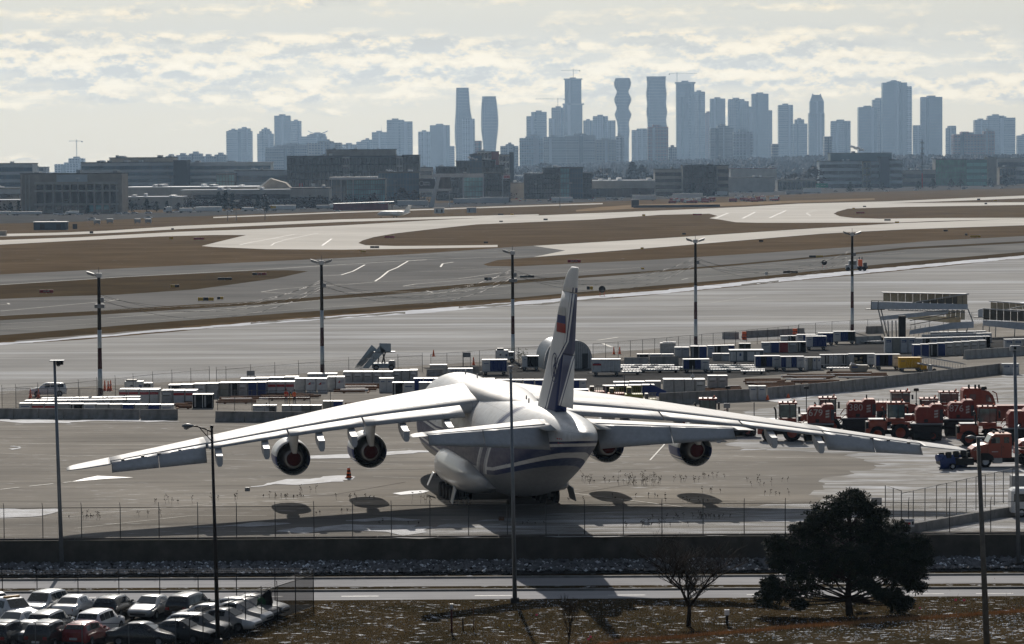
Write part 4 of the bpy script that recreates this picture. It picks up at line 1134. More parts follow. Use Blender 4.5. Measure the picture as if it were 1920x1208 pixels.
rt, C = tower('slender tower with pointed crown and two small spires', [(1517,1546,212),(1519,1545,190)], F_BLUE, 10540)
pts = [(1519,190),(1522,182),(1524,175.5),(1526,178),(1537,178),(1539,175.5),(1541,182),(1545,190)]
up = [(AT(x, y, 10540).x - C.x, AT(x, y, 10540).z) for x, y in pts]
MB().prism(up, 'y', 2,22).bd('pointed_crown', GREY, rt)
tower('short wide block with overhanging roof between two gaps', [(1560,1594,229),(1559,1595,227)], F_GREY, 10385, bal=False)
tower('left slab of the massive right-hand tower group', [(1610,1645,201)], F_BLUE, 10385)
tower('middle slab rising behind the left slab of the massive group', [(1637,1656,187),(1642,1654,184)], F_GREY, 10695)
tower('highest slab of the massive right-hand tower group', [(1655,1701,155),(1664,1690,153)], F_BLUE, 10617)
tower('narrow right shoulder of the massive right-hand group', [(1700,1710,162)], F_PALE, 10617)
tower('short block between the massive group and the lone right tower', [(1714,1728,235)], F_GREY, 10385, bal=False)
tower('lone square tower right of the massive tower group', [(1728,1767,182)], F_BLUE, 10462)
tower('small stepped apartment tower on the right', [(1776,1790,240),(1779,1793,236)], F_GREY, 10230)
tower('low brown apartment cluster right of the lone tower', [(1788,1845,252),(1803,1817,247),(1845,1866,246)], F_BRICK, 7519)
tower('left tower of the rightmost hazy pair', [(1828,1852,225)], F_GREY, 10617)
tower('broad stepped tower at the right end of the skyline', [(1852,1904,221),(1853,1883,217)], F_GREY, 10617)
tower('small block cut by the right edge of the view', [(1909,1940,254)], F_GREY, 10230)
for k, (a, b_, y, lb) in enumerate([(310,330,293, 'faint low block left of the skyline, leftmost of a row'),(330,354,291, 'faint low block with small roof box, second of a far row'),(354,378,288, 'faint raised block in the middle of the far left row'),(378,402,293, 'faint flat block fourth along the far left row'),(402,424,290, 'faint block touching the broad stepped-shoulder tower'),(1254,1269,276, 'faint block in the gap right of the rippled tower'),(1448,1460,270, 'faint low block after the three-step tower'),(1546,1560,256, 'faint low block right of the spired tower')]):
 tower(lb, [(a, b_, y)], F_GREY, 7280, bal=False)
rng = random.Random(11)
mb = MB()
for i in range(13000):
 y = rng.uniform(4400,9000); px = rng.uniform(-60,1980)
 x = (px - 960) / FPX * y
 h_ = rng.uniform(6,13); w = rng.uniform(4,10)
 z = far_h(x, y)
 n = 5; a0 = rng.uniform(0,6)
 v = [(x + w * .8 * math.cos(a0 + k * 1.2566) * rng.uniform(.8,1.2), y + w * math.sin(a0 + k * 1.2566), z + h_ * rng.uniform(.3,.6)) for k in range(n)]
 top = (x + rng.uniform(-1,1), y, z + h_)
 base = [(p[0], p[1], z - 1) for p in v]
 mb.add(v + [top] + base, [(k, (k + 1) % n, n) for k in range(n)] + [(n + 1 + k, n + 1 + (k + 1) % n, (k + 1) % n, k) for k in range(n)])
stuff(mb.bd('distant_woodland', mat('bare_winter_woodland', (.030,.025,.024),.95, var=.35, scale=.05)), 'mass of bare woodland between the airfield and the city', 'woodland')
for i in range(30):
 y = rng.uniform(4300,5600); px = rng.uniform(0,1920); x = (px - 960) / FPX * y
 w, d_, h_ = rng.uniform(25,90), rng.uniform(20,40), rng.uniform(6,12)
 z = far_h(x, y)
 r_ = thing('warehouse', 'small low flat-roofed building half hidden in the far woodland', 'building', (x, y, z - 1),0, 'low buildings among the distant woodland')
 B_(-w / 2, w / 2,0, d_, 0, h_).bd('wall', rng.choice([LGREY, F_BEIGE, F_BRICK]), r_)
 B_(-w / 2 - .4, w / 2 + .4,-.4, d_ + .4, h_, h_ + .5).bd('roof', rng.choice([WHITE, LGREY, GREY]), r_)
# ================================================================== OFFICE BUILDINGS BEYOND THE HIGHWAY
M_STONE = mat('brown_stone_cladding', (.34,.30,.25),.8, scale=.2, var=.2)
M_PRE = mat('precast_panel', (.42,.40,.36),.8, scale=.15, var=.15)
M_DG = mat('dark_curtain_glass', (.010,.014,.020),.12, spec=.7, var=.5, scale=.12)
M_BG = mat('blue_band_glass', (.045,.10,.15),.12, spec=.7, var=.5, scale=.1)
M_TG = mat('teal_glass', (.16,.34,.36),.1, spec=.8, var=.6, scale=.12)
M_GG = mat('green_glass', (.10,.26,.17),.1, spec=.8, var=.5, scale=.12)
M_MUL = mat('mullion_dark', (.11,.12,.13),.5)
M_BAND = mat('pale_spandrel_band', (.45,.50,.52),.6, scale=.1)
M_ROOFSNOW = mat('snowy_flat_roof', (.62,.64,.66),.75, scale=.1, var=.1)
M_ROOFD = mat('dark_flat_roof', (.07,.07,.07),.8, scale=.1, var=.3)
def office(label, x0, x1, ytop, ybase, kind, n=6, m=(8,4), roof=None, depth=30, Y=None, wallm=None, glassm=None, name='office_building', back=0.0, cat='building'):
 """office block: wall, roof, and its windows or bands as parts"""
 g = G((x0 + x1) / 2, ybase)
 Y = Y or g.y
 A, B = AT(x0, ytop, Y), AT(x1, ytop, Y)
 Cx = (A.x + B.x) / 2; w = (B.x - A.x); H = A.z
 root = thing(name, label, cat, (Cx, Y, 0))
 wm = wallm or M_PRE; gm = glassm or M_DG
 B_(-w / 2, w / 2,0, depth, 0, H).bd('wall', wm, root)
 B_(-w / 2 - .4, w / 2 + .4,-.4, depth + .4, H, H + .7).bd('roof', roof or M_ROOFD, root)
 if kind == 'grid':
  nx, nz = m
  cw, ch = w / nx, (H - 1.0) / nz
  pane = None
  for i in range(nx):
   for j in range(nz):
    if pane is None:
     pane = B_(-cw * .40, cw * .40,-.25,.05,-ch * .40, ch * .40).bd('window', gm, root)
     o_ = pane
    else:
     o_ = pane.copy(); COL.objects.link(o_)
    o_.location = (-w / 2 + cw * (i + .5),0,.5 + ch * (j + .5))
 elif kind == 'bands':
  nz = m[1]; ch = (H - .8) / nz
  for j in range(nz):
   B_(-w / 2 + .4, w / 2 - .4,-.25,.05,.6 + ch * j, .6 + ch * j + ch * .55).bd('window_band', gm, root)
   mu = MB()
   k = int(w / 7)
   for i in range(1, k):
    mu.box(-w / 2 + w * i / k - .12,-w / 2 + w * i / k + .12,-.36,-.22,.6 + ch * j, .6 + ch * j + ch * .55)
   o_ = mu.bd('mullions', M_MUL, root); o_['kind'] = 'stuff'
 elif kind == 'curtain':
  nx, nz = m
  B_(-w / 2 + .2, w / 2 - .2,-.22,.05,.5, H - .3).bd('curtain_glass', gm, root)
  for j in range(nz + 1):
   z = .5 + (H - .8) * j / nz
   B_(-w / 2 + .2, w / 2 - .2,-.42,-.2, z - .25, z + .25).bd('floor_edge', M_MUL, root)
  mu = MB()
  for i in range(nx + 1):
   x_ = -w / 2 + .2 + (w - .4) * i / nx
   mu.box(x_ - .15, x_ + .15,-.5,-.2,.5, H - .3)
  o_ = mu.bd('mullions', M_MUL, root); o_['kind'] = 'stuff'
 rr = random.Random(int(x0 * 7))
 for k in range(n):
  a = rr.uniform(-w / 2 + 2, w / 2 - 5); s = rr.uniform(1.5,4)
  B_(a, a + s, rr.uniform(2, depth / 2), depth * .7, H + .7, H + .7 + rr.uniform(.8,2.0)).bd('rooftop_unit', rr.choice([GREY, LGREY, WHITE]), root)
 return root, w, H, Y, Cx
office('long low teal glass office at the left edge', -60,61,308,392, 'bands', 4,(8,5), Y=2750, wallm=M_BAND, glassm=M_BG)
office('small flat office with banded walls behind the stone building', -40,42,355,400, 'bands', 2,(4,2), Y=2200, wallm=M_BAND)
office('pale low annex left of the brown stone office', -60,40,377,401, 'plain', 1, Y=2100, roof=M_ROOFSNOW)
office('hazy pale block behind the teal glass office', 60,86,314,370, 'plain', 1, Y=4000, wallm=F_PALE)
office('brown stone office with tall recessed windows beside the highway', 38,228,327,400, 'plain', 3, depth=34, wallm=M_STONE, name='office_building')
STN = [o for o in COL.objects if o.get('label', '').startswith('brown stone office')][0]
YS = STN.location.y
def px_part(root, name, x0, x1, y0, y1, Y, m, out=.3, thick=.3):
 A, B = AT(x0, y0, Y), AT(x1, y1, Y)
 c = root.location
 return B_(A.x - c.x, B.x - c.x, -out, -out + thick, B.z, A.z).bd(name, m, root)
cols = [(69,82),(86,97.5),(104,115),(119,130),(134,145),(149,160),(165,175),(180,190),(195,204),(208,217)]
for k, (a, b_) in enumerate(cols):
 px_part(STN, 'window', a, b_, 347,356, YS, M_DG, .12)
 if k in (4,):
  px_part(STN, 'window', 134,160,360,381, YS, M_DG, .12)
 elif k != 5:
  px_part(STN, 'window', a, b_, 360,381, YS, M_DG, .12)
 px_part(STN, 'window', a, b_, 385,393 if k % 3 else 397, YS, M_TG if k in (6,7,8) else M_DG, .12)
 px_part(STN, 'pilaster', b_ + .4, b_ + 3.0,345,399, YS, M_PRE, 1.3,1.3)
px_part(STN, 'cornice', 65,222,341.5,345, YS, M_PRE, 1.4,1.4)
px_part(STN, 'cornice', 65,222,357,359.5, YS, M_PRE, 1.2,1.2)
px_part(STN, 'cornice', 65,222,382,384.5, YS, M_PRE, 1.2,1.2)
px_part(STN, 'parapet_panel', 106,164,327.5,341, YS, M_BAND, 1.0,1.0)
for a in (40,47,54):
 px_part(STN, 'pilaster', a, a + 3,329,398, YS, M_PRE, 1.3,1.3)
office('long blue glass office with white bands behind the stone building', 152,330,306,380, 'bands', 7,(20,6), Y=2700, wallm=M_BAND, glassm=M_BG, depth=50)
office('flat rooftop storey above the long blue glass office', 205,326,297,312, 'plain', 6, Y=2760, wallm=M_STONE)
office('dark stair tower in the middle of the long blue office', 325,350,302,380, 'plain', 0, Y=2680, wallm=mat('dark_slate', (.05,.06,.07),.6))
office('right wing of the blue glass office with white bands', 350,508,306,380, 'bands', 4,(20,6), Y=2710, wallm=M_BAND, glassm=M_BG, roof=M_ROOFSNOW)
office('bright turquoise glass office in front of the blue wing', 405,440,327,368, 'curtain', 0,(6,4), Y=2600, glassm=M_TG)
office('low blue-grey office right of the turquoise glass wall', 440,540,321,368, 'bands', 3,(10,3), Y=2620, wallm=M_BAND, glassm=M_BG)
office('long low warehouse with bright white roof left of centre', 226,482,353,388, 'plain', 5, Y=2350, roof=M_ROOFSNOW, depth=90)
office('low grey concrete hall with dark window strip', 340,545,358,392, 'bands', 3,(8,2), Y=2260, wallm=M_PRE, roof=M_ROOFSNOW)
office('low wall building right of the stone office', 228,342,371,396, 'plain', 3, Y=2200, roof=M_ROOFSNOW)
rt, w, H, Y_, Cx = office('grey pyramid-roofed hall with slanting white fin', 480,548,357,390, 'bands', 0,(4,1), Y=2300)
def PX(x, y, Y, root): p = AT(x, y, Y); return (p.x - root.location.x, p.z)
MB().prism([PX(480,357, Y_, rt), PX(548,357, Y_, rt), PX(534,343, Y_, rt), PX(506,335, Y_, rt)], 'y', 3,26).bd('pyramid_roof', M_STONE, rt)
MB().prism([PX(482,353, Y_, rt), PX(488,353, Y_, rt), PX(510,333, Y_, rt), PX(507,334, Y_, rt)], 'y', -2,0).bd('white_fin', WHITE, rt)
office('low grey block with two flagpoles in front of the dark office', 545,617,354,390, 'bands', 1,(5,1), Y=2250)
for x_, m_, lb in ((568, 'red', 'red and white flag flying on the left of two poles'),(591, 'white', 'pale flag flying on the right of two poles')):
 p = AT(x_, 368,2240); t = AT(x_, 344,2240)
 fr = thing('flagpole', lb, 'flag', (p.x, 2240, p.z))
 T_((0,0,0),(0,0, t.z - p.z),.16,6).bd('pole', GALV, fr)
 z1 = t.z - p.z
 def wav(a, b_): return [(a + (b_ - a) * i / 4,.3 * math.sin(i * 1.6)) for i in range(5)]
 def cloth(nm, a, b_, m2):
  q = wav(a, b_); mb = MB()
  mb.add([(x, y, z1 - 2.2) for x, y in q] + [(x, y, z1) for x, y in q] + [(x, y + .05, z1 - 2.2) for x, y in q] + [(x, y + .05, z1) for x, y in q], [(i, i + 1, i + 6, i + 5) for i in range(4)] + [(i + 11, i + 10, i + 15, i + 16) for i in range(4)])
  mb.bd(nm, m2, fr)
 if m_ == 'red':
  cloth('flag_band', -2.6,-1.6, mat('flag_red_cloth', (.5,.03,.03),.8)); cloth('flag_band', -1.6,-.8, WHITE); cloth('flag_band', -.8,0, MATS['flag_red_cloth'])
 else: cloth('flag_cloth', -2.6,0, WHITE)
rt, w, H, Y_, Cx = office('large dark glass office with gridded facade left of centre', 538,642,294,370, 'grid', 2,(13,6), Y=2600, wallm=M_MUL, glassm=M_DG)
rt2, *_ = office('middle wing of the dark gridded office', 655,742,294,370, 'grid', 0,(11,6), Y=2605, wallm=M_MUL, glassm=M_DG)
rt3, *_ = office('right glass wing of the dark gridded office', 755,786,292,370, 'grid', 0,(4,6), Y=2602, wallm=M_MUL, glassm=M_DG)
for (a, b_, lb) in ((642,655, 'left white panelled stair bay of the dark office'),(742,755, 'right white panelled stair bay of the dark office')):
 office(lb, a + .2, b_ - .2,294,350, 'grid', 0,(2,5), Y=2598, wallm=LGREY, glassm=M_DG, name='stair_bay')
office('grey rooftop penthouse over the dark gridded office', 612,741,282,296, 'plain', 3, Y=2625, wallm=M_STONE, roof=M_ROOFD, name='penthouse')
rt, w, H, Y_, Cx = office('lower glass pavilion with turquoise reflecting panes', 649,722,337,384, 'curtain', 0,(16,5), Y=2400, glassm=M_TG)
office('dark left bay of the glass pavilion', 619,649,337,384, 'curtain', 0,(5,4), Y=2403, glassm=M_BG)
cr = thing('roof_canopy', 'long pale flat canopy over the turquoise glass pavilion', 'canopy', (AT(662,335,2395).x, 2395, AT(662,337,2395).z))
wc = AT(707,335,2395).x - AT(617,335,2395).x
Q_(-wc / 2, wc / 2,-2,20,0,2.0,.2).bd('slab', LGREY, cr)
for x_ in (-wc / 2 + 2,-wc / 4,0): B_(x_ - .3, x_ + .3,-1.5,-.9,-AT(0,337,2395).z, 0).bd('column', LGREY, cr)
office('dark blue glass block right of the pavilion', 709,786,324,382, 'curtain', 3,(13,5), Y=2450, glassm=M_BG)
office('hazy beige block behind the right glass wing', 786,810,315,372, 'bands', 2,(3,4), Y=3000)
bb = thing('billboard', 'dark roadside billboard with white lettering between pale beams', 'billboard', (AT(818,385,2230).x, 2230,0))
def bbx(name, x0, x1, y0, y1, m, d0=-.4, d1=.4, root=None, Y=2230):
 root = root or bb
 A, B = AT(x0, y0, Y), AT(x1, y1, Y)
 return B_(A.x - root.location.x, B.x - root.location.x, d0, d1, B.z, A.z).bd(name, m, root)
bbx('screen', 785.5,816,336,354, mat('billboard_black', (.012,.010,.02),.4))
bbx('screen', 823,845,333,354, mat('billboard_picture', (.09,.07,.06),.5, var=.8, scale=.25))
bbx('beam', 787,847,354.5,358.5, LGREY, -.6,.8)
bbx('beam', 810,905,326,332, LGREY, -.6,.8)
for x_ in (798,843): bbx('post', x_ - .8, x_ + .8,358,388, LGREY)
def flat_text(name, txt, size, m, parent, loc, rot=(math.pi / 2,0,0), ext=.02, align='CENTER'):
 cu = bpy.data.curves.new(name, 'FONT'); cu.body = txt; cu.size = size; cu.extrude = ext; cu.align_x = align; cu.align_y = 'CENTER'; cu.resolution_u = 2
 to = bpy.data.objects.new(name + '_tmp', cu); COL.objects.link(to)
 me = bpy.data.meshes.new_from_object(to.evaluated_get(bpy.context.evaluated_depsgraph_get()))
 bpy.data.objects.remove(to)
 me.materials.clear(); me.materials.append(m)
 o = bpy.data.objects.new(name, me); COL.objects.link(o); o.parent = parent; o.location = loc; o.rotation_euler = rot
 return o
p = AT(802,344,2230)
flat_text('lettering', 'BAND', 1.7, WHITE, bb, (p.x - bb.location.x - .5,-.46, p.z - .9))
B_(p.x - bb.location.x - 2.6, p.x - bb.location.x + 1.4,-.46,-.42, p.z + .5, p.z + 1.0).bd('small_print_line', LGREY, bb)
MB().lathe([(1.6,-.1),(1.35,-.12),(1.35,.1)], (AT(790.5,345,2230).x - bb.location.x, -.44, p.z), 'y', 20).bd('ring_logo', WHITE, bb)
py = thing('slanted_pylon', 'tall pale pylon leaning to the right in front of the billboard', 'pylon', (AT(808,389,2215).x, 2215,0))
q = [(803,389),(813,389),(827,326),(822,326)]
MB().prism([(AT(a, b_, 2215).x - py.location.x, AT(a, b_, 2215).z) for a, b_ in q], 'y', -1.2,1.2).bd('shaft', LGREY, py)
office('dark flat-topped office behind the billboard beam', 817,856,314,382, 'curtain', 1,(7,5), Y=2680, glassm=M_DG)
office('taller dark cube with small lit sign above the dark cluster', 855,881,303,382, 'curtain', 0,(4,6), Y=2670, glassm=M_DG)
office('tallest blue reflecting shaft of the dark glass cluster', 880,904,291,382, 'curtain', 2,(4,7), Y=2660, glassm=M_BG)
office('black glass wing right of the blue reflecting shaft', 903,929,301,382, 'curtain', 0,(4,6), Y=2665, glassm=M_DG)
office('short right end of the dark glass cluster', 928,946,311,382, 'curtain', 0,(3,5), Y=2668, glassm=M_DG)
office('glass front in pale portal frame left of the red sign', 868,908,331,384, 'curtain', 0,(7,5), Y=2520, glassm=M_TG)
office('black glass front right of the portal frame', 908,941,326,384, 'curtain', 0,(6,5), Y=2522, glassm=M_DG)
office('narrow dark block carrying the red and white sign', 942,957,328,384, 'curtain', 0,(2,5), Y=2525, glassm=M_DG)
pf = thing('portal_frame', 'pale portal frame around the glass front of the dark cluster', 'frame', (AT(885,384,2510).x, 2510,0))
for nm, a, b_, c, d in (('post', 867,870.5,333,384),('post', 905,907.5,333,384),('post', 941,943.5,330,384),('lintel', 846,907.5,326,333)):
 bbx(nm, a, b_, c, d, LGREY, -1,1, pf, 2510)
sg = thing('red_sign', 'red sign with pale letters high on the narrow dark block', 'sign', (AT(950,331,2518).x, 2518, AT(950,335.5,2518).z))
ws = AT(956,331,2518).x - AT(943.5,331,2518).x; hs = AT(0,328,2518).z - AT(0,335.5,2518).z
B_(-ws / 2, ws / 2,0,.5,0, hs).bd('panel', mat('sign_white', (.7,.6,.6),.5), sg)
B_(-ws / 2 + .3, ws / 2 - .3,-.05,.1,.5, hs - .6).bd('red_field', RED, sg)
for k_ in (-.28,0,.26): B_(ws * k_ - .35, ws * k_ + .35,-.09,-.06,.9, hs - 1.0).bd('letter_mark', mat('sign_pale_red', (.45,.2,.2),.5), sg)
office('white mid-rise with small windows left of the brick stripe', 895,921,285,330, 'grid', 2,(4,6), Y=3150, wallm=WHITE, glassm=M_DG, depth=22)
office('red brick stripe of the white mid-rise block', 921.2,935.5,285,330, 'plain', 0, Y=3145, wallm=mat('red_brick_wall', (.22,.05,.04),.85), depth=20)
office('white right-hand part of the mid-rise block', 935.8,955,291,330, 'grid', 0,(3,6), Y=3150, wallm=WHITE, glassm=M_DG, depth=22)
office('dark slab end of the white mid-rise block', 955,963.5,287,330, 'plain', 0, Y=3152, wallm=mat('dark_slate', (.05,.06,.07),.6), depth=20)
office('low dark glass block at left of the black glass offices', 982,1018,327,376, 'curtain', 1,(7,5), Y=2750, glassm=M_DG)
office('black glass office with a blue reflecting corner', 1018,1050,316,376, 'curtain', 1,(6,6), Y=2748, glassm=M_DG)
office('blue mirrored glass corner of the black office', 1050,1068,315,376, 'curtain', 0,(3,6), Y=2746, glassm=M_TG)
office('right wing of the black glass office', 1068,1093,315,376, 'curtain', 0,(5,6), Y=2749, glassm=M_BG)
office('short dark wing with green roof sign on the black office', 1093,1110,325,376, 'curtain', 0,(3,5), Y=2752, glassm=M_DG)
office('brown low building between the glass clusters', 955,983,344,374, 'plain', 2, Y=2800, wallm=M_STONE)
office('long low grey hall right of the black glass offices', 1108,1228,340,372, 'bands', 5,(6,1), Y=2820, wallm=M_PRE, roof=M_ROOFSNOW, depth=60)
office('banded grey office with curved look left of the black block', 1228,1282,318,368, 'bands', 2,(8,4), Y=2950, wallm=M_PRE, glassm=M_DG)
office('big black office block right of the banded grey office', 1280,1344,311,368, 'curtain', 2,(12,5), Y=2930, glassm=M_DG)
office('banded right end of the big black office block', 1344,1366,311,368, 'bands', 0,(3,4), Y=2928, wallm=M_STONE, glassm=M_DG)
office('low grey warehouse right of the black block', 1366,1452,334,358, 'plain', 3, Y=3300, wallm=M_PRE)
office('long reddish roofed warehouse in the right distance', 1370,1456,317,332, 'plain', 2, Y=3900, wallm=M_PRE, roof=mat('red_brown_roof', (.16,.06,.05),.8))
office('low pale loading hall with dark doors on the right', 1458,1530,338,358, 'grid', 2,(8,1), Y=3400, wallm=M_PRE)
office('teal office penthouse with slanted roof edge', 1557,1672,288,305, 'bands', 1,(8,1), Y=3820, wallm=mat('teal_panel', (.08,.14,.15),.4), glassm=M_BG)
office('wide banded office with pale stripes on the right', 1536,1632,303,352, 'bands', 2,(14,4), Y=3800, wallm=M_BAND, glassm=M_DG)
office('dark centre shaft of the wide banded office', 1650,1668,295,352, 'plain', 0, Y=3790, wallm=mat('dark_slate', (.05,.06,.07),.6))
office('beige stair bay of the wide banded office', 1618,1632.5,303,345, 'grid', 0,(2,4), Y=3785, wallm=mat('beige_panel', (.32,.28,.20),.7), glassm=M_DG, depth=10)
office('right wing of the wide banded office', 1668,1692,301,352, 'bands', 2,(4,4), Y=3800, wallm=M_BAND, glassm=M_DG)
office('link part of the wide banded office', 1632.5,1650,303,352, 'bands', 0,(3,4), Y=3802, wallm=M_BAND, glassm=M_DG)
office('low brick block between the two right-hand offices', 1692,1754,320,350, 'bands', 4,(6,2), Y=3950, wallm=M_STONE)
office('green glass office with speckled reflections on the right', 1754,1812,299,348, 'curtain', 3,(10,4), Y=4050, glassm=M_GG)
office('bright pale green glazed front of the green office', 1812,1851,300,348, 'bands', 0,(6,4), Y=4045, wallm=mat('green_spandrel', (.08,.20,.15),.4), glassm=mat('pale_green_glass', (.22,.50,.42),.2))
office('dark windowless core at the right of the green office', 1852,1869,295,348, 'plain', 0, Y=4060, wallm=M_STONE)
office('grey low office at the right edge', 1870,1960,297,345, 'bands', 3,(8,3), Y=4300, wallm=M_PRE)
office('dark arched low block near the right edge', 1874,1905,314,345, 'grid', 1,(6,2), Y=4100, wallm=M_STONE)
SM = bpy.data.materials.new('steam'); SM.use_nodes = True
for n_ in list(SM.node_tree.nodes): SM.node_tree.nodes.remove(n_)
so_ = SM.node_tree.nodes.new('ShaderNodeOutputMaterial'); sv_ = SM.node_tree.nodes.new('ShaderNodeBsdfPrincipled')
sv_.inputs['Base Color'].default_value = (.85,.85,.85,1); sv_.inputs['Roughness'].default_value = 1; sv_.inputs['Alpha'].default_value = .75
SM.node_tree.links.new(sv_.outputs[0], so_.inputs[0])
rng = random.Random(5)
for (x_, y_, Y_, s_, lb) in ((1607,279,3810,6, 'white steam plume over the wide banded office'),(736,322,2455,3, 'small steam puff above the dark blue glass block'),(886,298,2655,3.2, 'steam puff on the blue reflecting shaft'),(1045,313,2750,2.6, 'steam puff over the black glass office'),(640,275,9600,9, 'long drift of steam left of the broad stepped tower'),(600,281,9600,6, 'faint steam below the pagoda roof tower'),(1085,251,9600,4, 'faint steam below the tallest unfinished tower')):
 c = AT(x_, y_, Y_)
 mb = MB()
 for k in range(16):
  t = k / 15
  cx, cz = s_ * (-1.2 + 2.4 * t) + rng.uniform(-.3,.3) * s_, s_ * (.45 - .8 * t) * .9 + rng.uniform(-.15,.15) * s_
  r = s_ * rng.uniform(.15,.38)
  rings = [[(cx + r * math.sin(b_) * math.cos(a) * rng.uniform(.8,1.2), r * math.sin(b_) * math.sin(a), cz + r * .7 * math.cos(b_)) for a in [2 * math.pi * i / 8 for i in range(8)]] for b_ in (.3,.9,1.57,2.2,2.85)]
  mb.loft(rings, 0, True)
 o = mb.bd('steam_plume', SM, None, (c.x, Y_, c.z)); stuff(o, lb, 'steam')
# ================================================================== BEYOND THE RUNWAYS: VEHICLES, SIGNS, TREES
CAR_COLS = {'white': mat('car_white', (.66,.67,.68),.25, coat=.6, var=.04), 'silver': mat('car_silver', (.36,.37,.38),.25, metal=.5, coat=.6, var=.04), 'black': mat('car_black', (.012,.012,.014),.2, coat=.8, var=.1),
   'grey': mat('car_grey', (.09,.095,.10),.25, coat=.7, var=.05), 'blue': mat('car_blue', (.03,.06,.16),.25, coat=.7, var=.05), 'red': mat('car_red', (.30,.02,.02),.25, coat=.7, var=.05)}
LAMP_R = mat('tail_lamp_red', (.25,.01,.01),.2, coat=.5)
LAMP_W = mat('headlamp_glass', (.5,.5,.5),.1, coat=.5)
PLATE = mat('number_plate', (.6,.6,.6),.5)
CARS = {
 'sedan': [(-2.30,.45,.80,.82,.70,.62),(-2.15,.28,.92,.95,.84,.74),(-1.55,.24,.98,1.02,.90,.76),(-.95,.22,1.00,1.38,.91,.60),(-.45,.22,.99,1.45,.91,.61),(.25,.22,.97,1.44,.91,.61),(.95,.22,.96,1.05,.91,.74),(1.55,.24,.86,.90,.90,.74),(2.10,.28,.74,.78,.84,.70),(2.30,.42,.62,.66,.70,.60)],
 'suv': [(-2.30,.5,1.0,1.05,.78,.70),(-2.22,.34,1.05,1.30,.88,.72),(-1.95,.30,1.08,1.62,.92,.68),(-1.2,.28,1.08,1.70,.93,.68),(-.3,.28,1.07,1.72,.93,.68),(.4,.28,1.06,1.66,.93,.66),(1.05,.28,1.05,1.15,.93,.78),(1.6,.30,1.00,1.04,.92,.78),(2.15,.34,.90,.94,.86,.74),(2.32,.5,.74,.78,.74,.64)],
 'hatch': [(-2.05,.45,.90,.95,.74,.66),(-1.95,.30,.98,1.15,.84,.68),(-1.65,.26,1.0,1.42,.88,.62),(-1.0,.24,1.0,1.50,.89,.63),(-.2,.24,.98,1.50,.89,.63),(.35,.24,.97,1.44,.89,.62),(1.0,.24,.96,1.04,.89,.72),(1.5,.26,.88,.92,.88,.72),(1.95,.30,.76,.80,.82,.68),(2.1,.44,.62,.66,.68,.58)],
 'pickup': [(-2.8,.55,1.05,1.07,.86,.84),(-2.75,.42,1.12,1.14,.93,.86),(-1.1,.40,1.14,1.16,.95,.88),(-1.05,.40,1.14,1.72,.95,.70),(-.4,.40,1.14,1.84,.95,.70),(.4,.40,1.12,1.80,.95,.70),(1.05,.40,1.12,1.24,.95,.82),(1.8,.42,1.08,1.12,.94,.82),(2.6,.45,1.00,1.04,.90,.80),(2.75,.6,.82,.86,.80,.70)],
}
def car_ring(s):
 y, zu, zb, zr, hw, hr = s
 q = [(hw * .88, zu),(hw, zu + .14),(hw * 1.01,(zu + zb) / 2),(hw * .97, zb),(hr + (hw * .97 - hr) * .1, zr - .05 * (zr - zb)),(hr * .85, zr),(0, zr + .015)]
 return [(x, y, z) for x, z in q] + [(-x, y, z) for x, z in q[:-1][::-1]]
